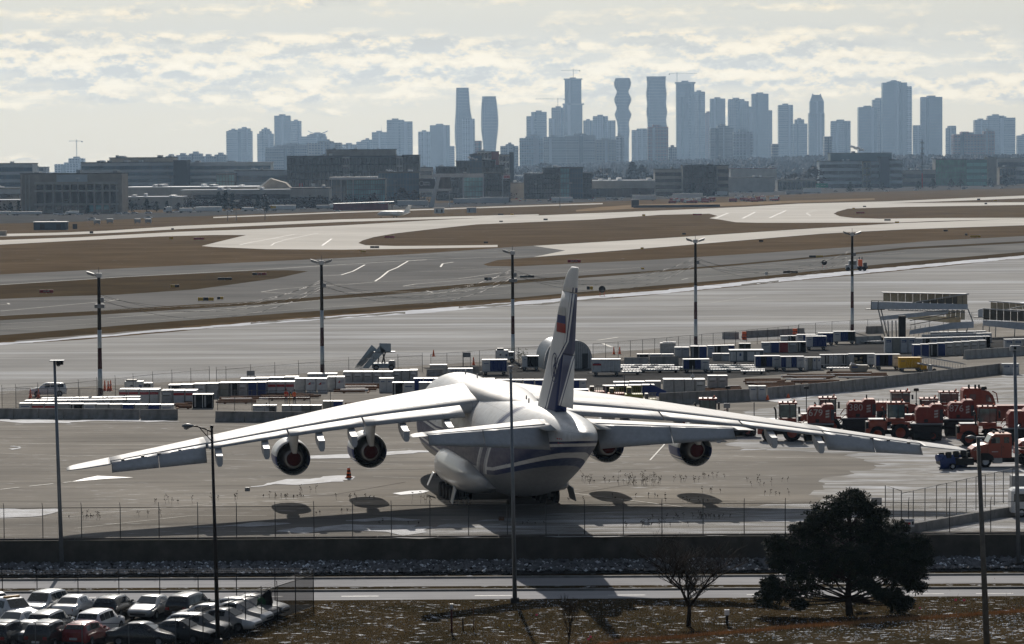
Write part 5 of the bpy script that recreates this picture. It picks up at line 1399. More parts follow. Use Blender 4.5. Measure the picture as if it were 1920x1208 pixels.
def make_car(kind, col, label=None, cat='car', name='parked_car', detail=True, group=None):
 t = thing(name, label, cat, group=group)
 S = CARS[kind]
 rings = []
 for a, b_ in zip(S, S[1:]):
  for k in range(3):
   yy = a[0] + (b_[0] - a[0]) * k / 3
   rings.append(car_ring((yy,) + tuple(catmull(S, yy))))
 rings.append(car_ring(S[-1]))
 MB().loft(rings, 0, True).bd('body', CAR_COLS[col], t)
 g = MB()
 idx = [i for i, s in enumerate(S) if s[3] - s[2] > .3]
 i0, i1 = idx[0], idx[-1]
 def P(i, side, f, off=.012):
  y, zu, zb, zr, hw, hr = S[i]
  xb, xr = hw * .97, hr + (hw * .97 - hr) * .1
  return (side * (xb + (xr - xb) * f + off), y, zb + (zr - .05 * (zr - zb) - zb) * f)
 for side in (-1,1):
  for a, b_ in zip(range(i0, i1), range(i0 + 1, i1 + 1)):
   p = [Vector(P(a, side, .12)), Vector(P(b_, side, .12)), Vector(P(b_, side, .90)), Vector(P(a, side, .90))]
   c = sum(p, Vector()) / 4
   MB().add([c + (q - c) * .93 for q in p], [(0,1,2,3)]).bd('side_window', GLASS, t)
 for (a, b_, nm) in ((i1, i1 + 1, 'windshield'),(i0, i0 - 1, 'rear_window')):
  if b_ < 0 or b_ >= len(S): continue
  A, B = S[a], S[b_]
  f0, f1 = (.06,.96)
  q = []
  for (f, sg) in ((f0,1),(f1,1),(f1,-1),(f0,-1)):
   y = A[0] + (B[0] - A[0]) * f; z = A[3] + (B[3] - A[3]) * f; w = (A[5] + (B[5] - A[5]) * f) * .93
   dy = .02 if nm == 'windshield' else -.02
   q.append((sg * w, y + dy * 1.2, z + .028))
  if kind == 'pickup' and nm == 'rear_window':
   q = [(.6, S[i0][0] - .03,1.25),(.6, S[i0][0] - .02,1.62),(-.6, S[i0][0] - .02,1.62),(-.6, S[i0][0] - .03,1.25)]
  MB().add(q, [(0,1,2,3)]).bd(nm, GLASS, t)
 yf = S[-3][0] - .1; yr = S[1][0] + (.75 if kind != 'pickup' else .9)
 R_ = .34 if kind in ('sedan', 'hatch') else .39
 for y_ in (yf - .2, yr + .05):
  for sd in (-1,1):
   MB().wheel((sd * (S[4][4] - .08), y_, R_), R_, .22, 'x', 16,0,1).bd('wheel', [RUBBER, GREY], t)
 if detail:
  hw = S[1][4]
  for sd in (-1,1):
   Q_(sd * hw * .72 - .14, sd * hw * .72 + .14, S[1][0] - .14, S[1][0] + .02, S[1][2] - .30, S[1][2] - .10,.02).bd('tail_lamp', LAMP_R, t)
   Q_(sd * .58 - .16, sd * .58 + .16, S[-2][0] - .04, S[-2][0] + .14, S[-2][2] - .20, S[-2][2] - .07,.02).bd('headlight', LAMP_W, t)
   Q_(sd * (S[6][4] + .09) - .09, sd * (S[6][4] + .09) + .09, S[6][0] - .35, S[6][0] - .22, S[6][2] + .0, S[6][2] + .15,.03).bd('side_mirror', CAR_COLS[col], t)
  B_(-.26,.26, S[0][0] - .03, S[0][0] + .02,.52,.66).bd('number_plate', PLATE, t)
  B_(-.55,.55, S[-1][0] - .03, S[-1][0] + .02,.42,.54).bd('grille', BLACK, t)
  B_(-.7,.7, S[0][0] + .02, S[0][0] + .15,.30,.42).bd('rear_bumper', DARK, t)
 return t
PROTO = {}
def car(kind, col, loc, rz, label, name='parked_car', cat='car', group=None, detail=True):
 k = (kind, detail)
 if k not in PROTO:
  o = make_car(kind, 'white', label, cat, name, detail, group)
  PROTO[k] = [o, True]
 o, fresh = PROTO[k]
 if fresh and col == 'white':
  PROTO[k][1] = False
  c = o; c.location = loc; c.rotation_euler = (0,0, rz); c['label'] = label
  c.name = name
 else:
  c = copy_tree(o, loc, rz, label, mats={'car_white': CAR_COLS[col]} if col != 'white' else None)
  c.name = name
 c['category'] = cat
 if group: c['group'] = group
 elif 'group' in c: del c['group']
 return c
def simple_car(col):
 t = thing('distant_car', '', 'car')
 Q_(-.9,.9,-2.2,2.2,.3,.95,.15).bd('body', CAR_COLS[col], t)
 MB().loft([[(-.82,-1.6,.95),(.82,-1.6,.95),(.82,1.2,.95),(-.82,1.2,.95)], [(-.65,-1.1,1.45),(.65,-1.1,1.45),(.65,.5,1.45),(-.65,.5,1.45)]], 0).bd('cabin', GLASS, t)
 for x in (-.8,.8):
  for y in (-1.4,1.4): MB().wheel((x, y, .32),.32,.2, 'x', 8).bd('wheel', RUBBER, t)
 return t
FARP = {c: simple_car(c) for c in ('white', 'silver', 'black', 'grey', 'red')}
used = set()
rng = random.Random(21)
def far_car(px, py, col, label, group, rz=None, z=.05):
 p = G(px, py); p.z = z
 rz = rng.choice((1.45,-1.7,1.5)) if rz is None else rz
 o = FARP[col]
 if col not in used:
  used.add(col); o.location = p; o.rotation_euler = (0,0, rz); o['label'] = label; o['group'] = group
  return o
 c = copy_tree(o, p, rz, label); c['group'] = group
 return c
for x, y, c in [(107,403, 'white'),(115,404, 'white'),(150,403.5, 'white'),(180,403, 'silver'),(222,402, 'white'),(237,402, 'silver'),(252,401.5, 'silver'),(278,401, 'white'),(100,417, 'silver'),(172,413, 'white'),(278,411, 'white'),(330,399, 'white'),(430,397.5, 'white'),(478,396, 'white'),(486,395.5, 'white'),(506,395.5, 'silver'),(568,393, 'silver'),(632,398, 'silver'),(700,389, 'white'),(745,387, 'white'),(846,384, 'white'),(865,383, 'white')]:
 far_car(x, y, c, 'small %s car driving on the far highway at left' % c, 'cars on the far highway')
for i in range(96):
 x = rng.uniform(905,1420); y = 371.5 + (960 - x) * .022 + rng.uniform(-3.5,9.5)
 c = rng.choice(['white', 'white', 'silver', 'grey', 'black', 'white', 'red'])
 far_car(x, y, c, 'tiny %s car in the far parking lots below the black offices' % c, 'cars in the far lots', rng.choice((0.1,1.6,1.5,3.2)))
for i in range(22):
 x = rng.uniform(1500,1915); y = 362 - (x - 1500) * .028 + rng.uniform(-6,3)
 c = rng.choice(['white', 'silver', 'white', 'grey'])
 far_car(x, y, c, 'tiny %s car near the right-hand offices beyond the airfield' % c, 'cars at the far right')
def truck(label, x0, x1, ytop, ybase, kind='trailer', col=WHITE, face=-1):
 g_ = G((x0 + x1) / 2, ybase); Y = g_.y
 w = (x1 - x0) / FPX * Y; H = max(2.4,(ybase - ytop) / FPX * Y)
 t = thing('box_truck' if kind == 'box' else 'semi_trailer' if kind == 'trailer' else 'truck_cab', label, 'truck', (g_.x, Y, .05))
 Q_(-w / 2, w / 2,0,2.6,.95, H, .08).bd('cargo_box', col, t)
 for x in (-w * .42,-w * .32, w * .36):
  for y in (.2,2.3): MB().wheel((x, y, .5),.5,.3, 'y', 10).bd('wheel', RUBBER, t)
 B_(-w / 2, w / 2,.4,2.2,.7,.95).bd('chassis', DARK, t)
 if kind in ('box', 'semi'):
  c = face * (w / 2 + 1.0)
  MB().loft([[(c - 1,.1,.6),(c + 1,.1,.6),(c + 1,2.5,.6),(c - 1,2.5,.6)], [(c - 1,.1,1.7),(c + 1,.1,1.7),(c + 1,2.5,1.7),(c - 1,2.5,1.7)], [(c - .9 + (.4 if face < 0 else 0),.3, H * .9),(c + .9 - (.4 if face > 0 else 0),.3, H * .9),(c + .9 - (.4 if face > 0 else 0),2.3, H * .9),(c - .9 + (.4 if face < 0 else 0),2.3, H * .9)]], 0).bd('cab', col, t)
  B_(c - .6, c + .6,-.05,.1,1.7, H * .8).bd('cab_window', GLASS, t)
 return t
for lb, x0, x1, yt, yb, k, c in [
 ('long white bus-like trailer at the left end of the highway', 22,78,397.5,404.5, 'box', WHITE),('white trailer cut by the left edge on the highway', -20,20,397,404, 'trailer', WHITE),('white cube truck beside the brown stone office', 128,147,396.5,403.5, 'box', WHITE),('white semi cab driving alone on the highway', 312,322,388,399.5, 'box', WHITE),
 ('short white box trailer right behind the lone semi cab', 336,360,390.5,399.5, 'trailer', WHITE),('long white trailer truck in the left middle of the highway', 367,416,388,398.5, 'semi', WHITE),('small white cube truck with side picture on the highway', 458,475,389,396.5, 'box', WHITE),('long white trailer with yellow patch on the highway', 509,555,385,396, 'semi', WHITE),('pale trailer behind the dark tree clumps', 593,618,385,393, 'trailer', LGREY),('pale cargo trailer left of the red fence', 618,640,383,392, 'trailer', WHITE),
 ('long grey trailer right of the small jet', 745,803,376,388, 'trailer', LGREY),('white trailer at the right of the slanted pylon', 850,900,372,383, 'trailer', LGREY),('pale trailer below the red sign', 900,955,370,383, 'trailer', LGREY),('white box trailer below the black glass office', 1034,1074,370,380, 'trailer', WHITE),('wide white trailer among the far lots right of centre', 1186,1230,366,377, 'trailer', WHITE),('white depot trailer under the big black office', 1262,1318,363,374, 'trailer', WHITE),('small white coach near the big black office', 1298,1315,360,366, 'trailer', WHITE),('white cement mixer truck on the far road', 1345,1364,359,368, 'box', WHITE),
 ('white coach below the wide banded office', 1587,1608,339,350, 'trailer', WHITE),('white bus below the green glass office', 1738,1766,332,343, 'trailer', WHITE),('white trailer at the right foot of the green sign', 1506,1540,353,363, 'trailer', WHITE),('blue-grey trailer left of the white one by the green sign', 1474,1505,357,365, 'trailer', LGREY)]:
 truck(lb, x0, x1, yt, yb, k, c)
t = [o for o in COL.objects if o.get('label', '') == 'long white trailer with yellow patch on the highway'][0]
B_(-9,-5,-.04,0,1.6,3.3).bd('yellow_patch', YELLOW, t)
for lb, x, y0, y1, w in (('left green highway sign on the gantry', 694,367,374.5,29),('right green highway sign on the gantry', 725,367,371.5,12),('green highway sign at the right of the far road', 1540,344,352,25)):
 Y = 2450 if x < 1000 else 3450
 a = AT(x - w / 2, y1, Y); b_ = AT(x + w / 2, y0, Y)
 s_ = thing('highway_sign', lb, 'sign', ((a.x + b_.x) / 2, Y, 0))
 hw = (b_.x - a.x) / 2
 B_(-hw, hw, 0,.3, a.z, b_.z).bd('panel', mat('sign_green', (.01,.20,.12),.5), s_)
 for k in (-.5,.1,.5): B_(hw * k - hw * .15, hw * k + hw * .15,-.05,0,(a.z + b_.z) / 2 - .3,(a.z + b_.z) / 2 + .2).bd('legend_line', LGREY, s_)
 for k in (-.8,.8): B_(hw * k - .2, hw * k + .2,.3,.7,0, b_.z).bd('post', GALV, s_)
cn = thing('vehicle_canopy', 'long white flat canopy over a red fenced yard beside the highway', 'canopy', (G(670,394).x, G(670,394).y, 0))
Yc = cn.location.y
def cx(x): return AT(x, 390, Yc).x - cn.location.x
def cz(y, x=670): return AT(x, y, Yc).z
MB().hexa([(cx(624),-1, cz(382,624) - .4),(cx(738),-1, cz(378,738) - .4),(cx(738),12, cz(378,738) - .4),(cx(624),12, cz(382,624) - .4),(cx(624),-1, cz(382,624)),(cx(738),-1, cz(378,738)),(cx(738),12, cz(378,738)),(cx(624),12, cz(382,624))]).bd('roof', WHITE, cn)
for x in (628,655,685,712,735): B_(cx(x) - .2, cx(x) + .2,0,.4,0, cz(382)).bd('post', DARK, cn)
B_(cx(625), cx(728),-2,-1.8,0,4.2).bd('red_fence', mat('dull_red_fence', (.18,.03,.04),.8, var=.3, scale=.4), cn)
rng = random.Random(8)
for i in range(34):
 x = rng.uniform(1245,1462); y = 380 - (x - 1245) * .02 + rng.uniform(-3,2.5)
 p = G(x, y)
 t = thing('red_equipment', 'piece of red and white machinery in the far equipment row', 'machine', (p.x, p.y, 0), rng.uniform(-.4,.4), 'red machinery beyond the taxiway')
 w = rng.uniform(2.5,7)
 Q_(-w / 2, w / 2,-1,1,.6, rng.uniform(1.6,3.2),.1).bd('body', mat('far_red_paint', (.30,.03,.03),.5) if rng.random() < .7 else (DARK if rng.random() < .5 else WHITE), t)
 B_(-w / 2 - .5, w / 2 + .4,-.9,.9,.3,.6).bd('frame', DARK, t)
 for sx in (-w * .35, w * .35): MB().wheel((sx, -.9,.45),.45,.3, 'y', 8).bd('wheel', RUBBER, t)
 if rng.random() < .5: B_(w * .1, w * .4,-.8,.8,1.6,3.6).bd('cab', WHITE, t)
shd = thing('low_barrier', 'long low dark barrier in front of the far red machinery', 'barrier', (G(1188,390).x, G(1188,390).y, 0),0.33)
B_(0,62,-.4,.4,0,1.7).bd('panel', DARK, shd)
def cabin(label, x0, x1, yt, yb, m, roofm, name='equipment_cabin', n=2):
 g_ = G((x0 + x1) / 2, yb); Y = g_.y; w = (x1 - x0) / FPX * Y; H = (yb - yt) / FPX * Y
 t = thing(name, label, 'cabin', (g_.x, Y, 0))
 B_(-w / 2, w / 2,0, w * .5,0, H * .92).bd('wall', m, t)
 B_(-w / 2 - .2, w / 2 + .2,-.2, w * .5 + .2, H * .92, H).bd('roof', roofm, t)
 for k in range(n):
  xx = -w * .3 + w * .5 * k
  B_(xx, xx + w * .14,-.06,0, H * .1, H * .7).bd('door', DARK, t)
 return t
cabin('low dark blue hut in the grass at far left', 63,124,416,431.5, mat('slate_blue_cladding', (.06,.08,.10),.7), LGREY, 'airfield_hut', 3)
cabin('small dark hut cut by the left edge on the grass', -14,11,433,442.5, M_STONE, M_STONE, 'airfield_hut', 1)
cabin('white twin-door equipment cabin right of the small jet', 814,833,390,400, WHITE, LGREY, n=2)
cabin('plain pale equipment cabin right of the twin-door cabin', 875,893,389,399, LGREY, LGREY, n=1)
cabin('tiny shed on the pale ridge at the end of the black barrier', 1184,1198,374,389, DARK, LGREY, n=1)
for k, (x, y) in enumerate(((182,422),(206,420),(258,420),(278,420))):
 p = G(x, y)
 t = thing('antenna_box', ['leftmost', 'second', 'third', 'rightmost'][k] + ' of four small grey boxes in the left grass', 'equipment box', (p.x, p.y, 0))
 Q_(-1.6,1.6,-1,1,.8,2.6,.1).bd('box', GALV, t); B_(-1.3,-1,-.2,.2,0,.8).bd('leg', GREY, t); B_(1,1.3,-.2,.2,0,.8).bd('leg', GREY, t)
def spruce(label, px, ybase, ytop, wpx, kind=0, group=None, seed=1, m=None):
 g_ = G(px, ybase); Y = g_.y; H = (ybase - ytop) / FPX * Y; w = wpx / FPX * Y / 2
 t = thing('spruce_tree' if kind == 0 else 'bare_tree', label, 'tree', (g_.x, Y, 0),0, group)
 rr = random.Random(seed)
 T_((0,0,0),(0,0, H * .6),.3,6,.1).bd('trunk', mat('bark', (.06,.045,.035),.9, var=.3), t)
 mb = MB()
 for i in range(240):
  u = rr.random() ** .8; z = H * (.08 + .9 * u)
  rad = w * ((1 - u) ** .8 + .08) if kind == 0 else w * math.sin(math.pi * min(1,.15 + u * .85)) ** .6
  a = rr.uniform(0,6.28); r_ = rad * rr.uniform(.3,1)
  c = Vector((r_ * math.cos(a), r_ * math.sin(a), z)); s_ = H * rr.uniform(.06,.13)
  q = [c + Vector((rr.uniform(-1,1), rr.uniform(-1,1), rr.uniform(-.6,.6))) * s_ for _ in range(4)]
  mb.add(q, [(0,1,2),(0,2,3),(1,3,2)])
 mb.bd('crown', m or mat('dark_conifer_needles', (.022,.034,.022),.8, var=.4, scale=.4), t)
 return t
BR = mat('bare_twig_mass', (.055,.042,.036),.9, var=.4, scale=.5)
k = 0
for (x, yb, yt, w, kd) in [(20,399,380,12,0),(35,399,376,10,0),(247,397,377,10,0),(275,397,372,16,0),(294,397,378,9,0),(313,396,377,10,0),(335,396,380,12,1),(410,395,360,14,0),(423,395,357,12,0),(436,395,362,12,0),(455,394,374,20,1),(483,394,368,18,0),(498,394,364,12,0),(560,391,370,24,1),(600,391,366,26,1),(628,391,366,22,1),(500,398,372,8,0),(165,400,385,10,0),(700,388,362,24,1),(755,384,352,30,1),(778,384,356,22,1),(1157,364,339,11,0),(1172,364,346,8,0),(1220,366,331,12,0),(1236,366,343,8,0),(1212,366,348,8,0),(1300,368,344,12,0),(1320,368,350,10,1),(1373,358,344,8,0),(1384,358,346,7,0),(1394,358,345,7,0),(1436,357,346,10,1),(1447,357,341,8,0),
  (1594,361,342,20,0),(1630,359,345,18,0),(1654,357,342,17,0),(1722,356,339,20,0),(1749,355,335,22,0),(1783,352,336,18,0),(1801,352,336,18,0),(1857,349,334,20,0),(1884,348,326,20,0),(1899,349,335,18,0)]:
 k += 1
 spruce(('dark spruce' if kd == 0 else 'bare brown tree') + ' in the row beyond the highway', x, yb, yt, w, kd, 'trees beyond the highway', k, None if kd == 0 else BR)
for (x, yb, yt, w, lb) in [(1075,345,325,60, 'low brown tree clump behind the long grey hall'),(1132,345,316,70, 'brown bare tree clump right of the black glass office'),(1185,343,305,22, 'ragged pine with open layered crown on the skyline'),(1205,343,312,40, 'bare tree clump left of the banded grey office'),(1020,330,306,60, 'bare clump behind the low dark glass block'),(985,330,312,34, 'bare clump left of the low dark glass block'),(1525,345,312,46, 'dark brown round clump left of the wide banded office'),(1490,345,325,50, 'brown hedge-like clump left of the loading hall')]:
 k += 1
 spruce(lb, x, yb + 12, yt, w, 1, None, k, BR)
rr = random.Random(77)
mb = MB()
for x0, x1, yb, n in ((228,640,394,260),(650,800,386,90),(0,40,399,20),(1110,1230,367,60),(1290,1530,360,110),(1560,1920,349,90),(955,985,374,15)):
 for i in range(n):
  px = rr.uniform(x0, x1); g_ = G(px, yb - (px - x0) / (x1 - x0) * (4 if x1 > 400 else 0) - rr.uniform(0,2)); w = rr.uniform(2,5); h_ = rr.uniform(2.5,8)
  for k in range(26):
   c = g_ + Vector((rr.gauss(0, w * .5), rr.gauss(0,2), h_ * rr.random()))
   q = [c + Vector((rr.uniform(-1,1), rr.uniform(-1,1), rr.uniform(-1,1))) * 1.0 for _ in range(3)]
   mb.add(q, [(0,1,2)], rr.choice((0,0,1)))
stuff(mb.bd('roadside_bushes', [mat('dark_brush', (.022,.020,.017),.95, var=.4), mat('red_brown_brush', (.055,.028,.022),.95, var=.4)]), 'belt of dark bare bushes along the far side of the highway', 'bushes')
def thin_mast(label, x, yt, yb, hd=0, group=None):
 g_ = G(x, yb); H = HT(x, yt, g_.y)
 t = thing('light_mast', label, 'street lamp', (g_.x, g_.y, 0),0, group)
 T_((0,0,0),(0,0, H),.22,6,.12).bd('pole', GREY, t)
 B_(-1.2,1.2,-.3,.3, H, H + .5).bd('lamp_head', WHITE if hd else GREY, t)
 return t
for i, (x, yt, yb) in enumerate([(126,377,404),(146,335,402),(321,333,400),(426,322,395),(427,390,414),(443,378,413.5),(497,368,411),(646,312,380),(741,340,384),(872,324,383),(884,350,378),(1005,346,375),(1050,328,390),(1070,344,375),(1132,303,370),(1201,342,368),(1308,327,366),(1349,292,366),(1727,262,352),(1843,330,352),(1472,258,330)]):
 thin_mast('thin grey light mast beside the far highway', x, yt, yb, i % 2, 'light masts beyond the airfield')
g_ = G(1729,352); H = HT(1729,262, g_.y)
t = thing('radio_mast', 'lattice radio mast with antennas between the right-hand offices', 'mast', (g_.x, g_.y, 0))
mb = MB()
for sx, sy in ((-.7,0),(.7,0),(0,1.2)): mb.tube((sx, sy, 0),(sx * .5, sy * .5, H),.16,5)
for z in range(0, int(H),3): mb.tube((-.7,0, z),(.7,0, z + 3),.1,4).tube((.7,0, z),(-.7,0, z + 3),.1,4)
mb.bd('lattice', DARK, t)
for z in (.7,.8,.92): B_(-2.4,2.4,-.5,.5, H * z, H * z + 1.6).bd('antenna', GREY, t)
B_(-.75,.75,-.8,-.6,0, H * .3).bd('red_section', RED, t)
SB, SR, SY = mat('sign_black', (.012,.012,.012),.5), mat('sign_red', (.30,.015,.02),.5), mat('sign_yellow', (.55,.33,.02),.5)
def guid(label, x0, x1, yt, yb, cols, txt=None):
 g_ = G((x0 + x1) / 2, yb); w = (x1 - x0) / FPX * g_.y; H = max(.6,(yb - yt) / FPX * g_.y)
 t = thing('guidance_sign', label, 'airfield sign', (g_.x, g_.y, 0))
 n = len(cols)
 for k, c in enumerate(cols):
  Q_(-w / 2 + w * k / n + .02,-w / 2 + w * (k + 1) / n - .02,-.12,.12, H * .22, H, .02).bd('panel', c, t)
 for k in range(n + 1): B_(-w / 2 + w * k / n * .94 + w * .02,-w / 2 + w * k / n * .94 + w * .04,-.05,.05,0, H * .22).bd('leg', GREY, t)
 if txt: flat_text('lettering', txt, H * .55, mat('sign_lettering', (.55,.5,.45),.6), t, (0,-.14, H * .6))
 return t
for a in [('red sign on the left grass wedge below the runway', 74,100,543.5,551, [SR, SR], '24L-6R'),('red sign near the tip of the left grass wedge', 473,500,511.5,517, [SB, SR, SR], '06R-24L'),('wide black sign near the tip of the left grass wedge', 408,435,520.5,526, [SB, SB]),('small yellow and black sign in the left grass wedge', 320,336,534,540, [SY, SB]),('wide yellow sign with black centre on the left taxiway', 371,401,557.5,566, [SY, SB, SY]),('narrow yellow sign right of the wide yellow one', 407,419,556.5,563, [SB, SY]),
   ('red sign with small yellow end on the far left island', 363,383,446,450.5, [SR, SR]),('tiny yellow sign on the far left island', 317,324,444.5,450, [SY]),('tiny black sign by the perimeter road at left', 321,326,428,431.5, [SB]),('black sign by the perimeter road near the hut', 168,175,434,439, [SB]),
   ('red sign on the tip of the long centre island', 721,740,442.5,447.5, [SR, SR]),('black sign below the tip of the centre island', 694,711,461.5,466.5, [SB, SB]),('yellow-brown sign below the left junction', 676,686,469.5,474, [SY]),('small black sign in the middle of the centre island', 907,915,453,457, [SB]),('black sign on the upper edge of the centre island', 1019,1027,410,414, [SB]),('dark sign on the centre island near the far taxiway', 936,943,414,417, [SB]),('dark sign beside the perimeter road right of the cabins', 934,944,401,404, [SB]),('yellow sign beside the perimeter road right of the cabins', 957,963,401,404, [SY]),
   ('tiny sign on the right of the centre island', 1204,1210,402,406, [SY]),('dark red sign left of the right-hand junction', 1299,1316,401,404.5, [SR, SR]),('red sign on the right-hand island tip', 1605,1621,397.5,401, [SR, SR]),('black sign above the right-hand island tip', 1618,1624,386,389, [SB]),('yellow sign above the right-hand island tip', 1598,1603,390,393, [SY]),('black sign at the far right between strips', 1832,1838,372.5,376, [SB]),('brown sign at the far right between strips', 1863,1870,375,377.5, [SY]),('black sign right of centre between the far right strips', 1846,1851,380.5,384, [SB]),
   ('black sign below the right-hand island', 1658,1670,411,415, [SB, SB]),('olive sign below the right-hand island', 1678,1686,415.5,418.5, [SY]),('small brown sign on the strip right of centre', 1201,1207,464,468, [SY]),('black sign on the grass below the centre island', 1279,1286,437,441, [SB]),('black sign on the runway edge right of centre', 1423,1431,450,455, [SB]),('black sign on the runway edge far right', 1769,1777,431,435, [SB]),('grey sign on the grass far right', 1809,1814,438,442.5, [GREY]),('wide orange sign on the grass far right', 1819,1839,441.5,446.5, [SY, SY, SY]),
   ('red sign on the right grass wedge behind the tail fin', 1064,1089,487,494, [SR, SR], '06R-24L'),('dark twin sign left of the tail fin', 975,1002,516.5,522, [SB, SB]),('small black sign left of the middle banded pole', 908,922,520,527, [SB, GREY]),('yellow board sign right of the tail fin', 1100,1112,537,545, [SB, SY]),('black and yellow sign left of the yellow pile', 1517,1543,479,484, [SB, SY]),('small white and black sign on the verge right of centre', 1434,1440,510,517, [WHITE]),('wide black twin sign on the verge right of centre', 1468,1496,508,513.5, [SB, SB]),('small olive sign at the grass wedge right of the fin', 1202,1208,503,506, [SY])]:
 guid(*a)
for (x, yb, lb) in ((1129,556, 'round-faced dark marker on two legs right of the tail fin'),(1545.5,503, 'round-faced dark marker on two legs at right')):
 g_ = G(x, yb); t = thing('round_marker', lb, 'airfield sign', (g_.x, g_.y, 0))
 MB().lathe([(.01,-.1),(.75,-.1),(.75,.1),(.01,.1)], (0,0,1.55), 'y', 16).bd('disc', SB, t)
 for s_ in (-.45,.45): T_((s_, 0,0),(s_, 0,1.2),.05,5).bd('leg', RED, t)
g_ = G(1608,508)
t = thing('utility_truck', 'pale truck with dark crane load behind the rightmost banded pole', 'truck', (g_.x, g_.y, 0.03))
Q_(-2.4,-.2,-1,1,.5,2.8,.15).bd('cab', LGREY, t); B_(-2.2,-.5,-1.04,-.98,1.6,2.5).bd('cab_window', GLASS, t)
Q_(-3.2,-2.3,-.9,.9,.5,1.6,.1).bd('hood', LGREY, t); B_(-.2,2.6,-.9,.9,.7,1.2).bd('bed', DARK, t)
Q_(.2,1.2,-.7,.7,1.2,3.0,.1).bd('winch_housing', ORANGE, t); Q_(1.5,2.4,-.7,.7,1.2,2.2,.1).bd('drum', DARK, t); T_((.5,0,2.9),(.4,0,3.7),.12,6).tube((1.1,0,2.9),(1.2,0,3.6),.12,6).bd('exhaust_stack', DARK, t)
for x in (-2.6,.6,1.8):
 for y in (-.9,.9): MB().wheel((x, y, .5),.5,.3, 'y', 12).bd('wheel', RUBBER, t)
t = thing('small_jet', 'small white twin-jet airliner taxiing on the perimeter road at left of centre', 'plane', (G(738,408.5).x, G(738,408.5).y, 0), R(62))
rings = []
for y, zc0, r in ((10.5,1.9,.1),(10,1.95,.6),(9,2.1,1.0),(7.5,2.35,1.3),(5,2.4,1.35),(-4,2.4,1.35),(-7,2.7,1.05),(-9.5,3.0,.5),(-10.8,3.2,.1)):
 rings.append([(r * math.cos(2 * math.pi * i / 16), y, zc0 + r * math.sin(2 * math.pi * i / 16)) for i in range(16)])
MB().loft(rings, 0, True).bd('fuselage', WHITE, t)
for sd in (-1,1):
 MB().loft([[(sd * x, y, z) for (y, z) in ((yl, zz_),(yl - .3 * c, zz_ + .12),(yl - c, zz_),(yl - .4 * c, zz_ - .12))] for x, yl, c, zz_ in ((0,3,5,1.6),(4,.5,3,1.8),(9.2,-2.6,1.3,2.2))], 0).bd('wing', WHITE, t)
 MB().loft([[(sd * x, y, z) for (y, z) in ((yl, zz_),(yl - c, zz_ + .05),(yl - c, zz_ - .05))] for x, yl, c, zz_ in ((9.2,-2.6,1.3,2.2),(9.5,-3.6,.7,3.4))], 0).bd('winglet', WHITE, t)
 MB().lathe([(.45,1.6),(.62,1.4),(.62,-.6),(.4,-1.6)], (sd * 1.9,-5.2,3.1), 'y', 14).bd('engine', WHITE, t)
 MB().lathe([(.01,1.5),(.5,1.5)], (sd * 1.9,-5.2,3.1), 'y', 14).bd('intake', BLACK, t)
 MB().loft([[(sd * x, y, z) for (y, z) in ((yl, 7.0),(yl - c, 7.05),(yl - c, 6.95))] for x, yl, c in ((0,-9.6,2.0),(3.2,-11.0,1.2))], 0).bd('tailplane', WHITE, t)
 MB().wheel((sd * 1.6,-1,.4),.4,.5, 'x', 10).bd('main_wheel', RUBBER, t)
MB().wheel((0,8,.3),.3,.3, 'x', 10).bd('nose_wheel', RUBBER, t)
MB().loft([[(s_ * w, y, z) for (s_, y) in ((-1, yb_),(1, yb_),(1, yb_ + c),(-1, yb_ + c))] for z, yb_, c, w in ((3.4,-10,3.6,.15),(7.0,-11.4,1.9,.1))], 0).bd('tail_fin', WHITE, t)
MB().add([(-.9,9.02,2.7),(.9,9.02,2.7),(.75,8.5,3.05),(-.75,8.5,3.05)], [(0,1,2,3)]).bd('cockpit_window', GLASS, t)
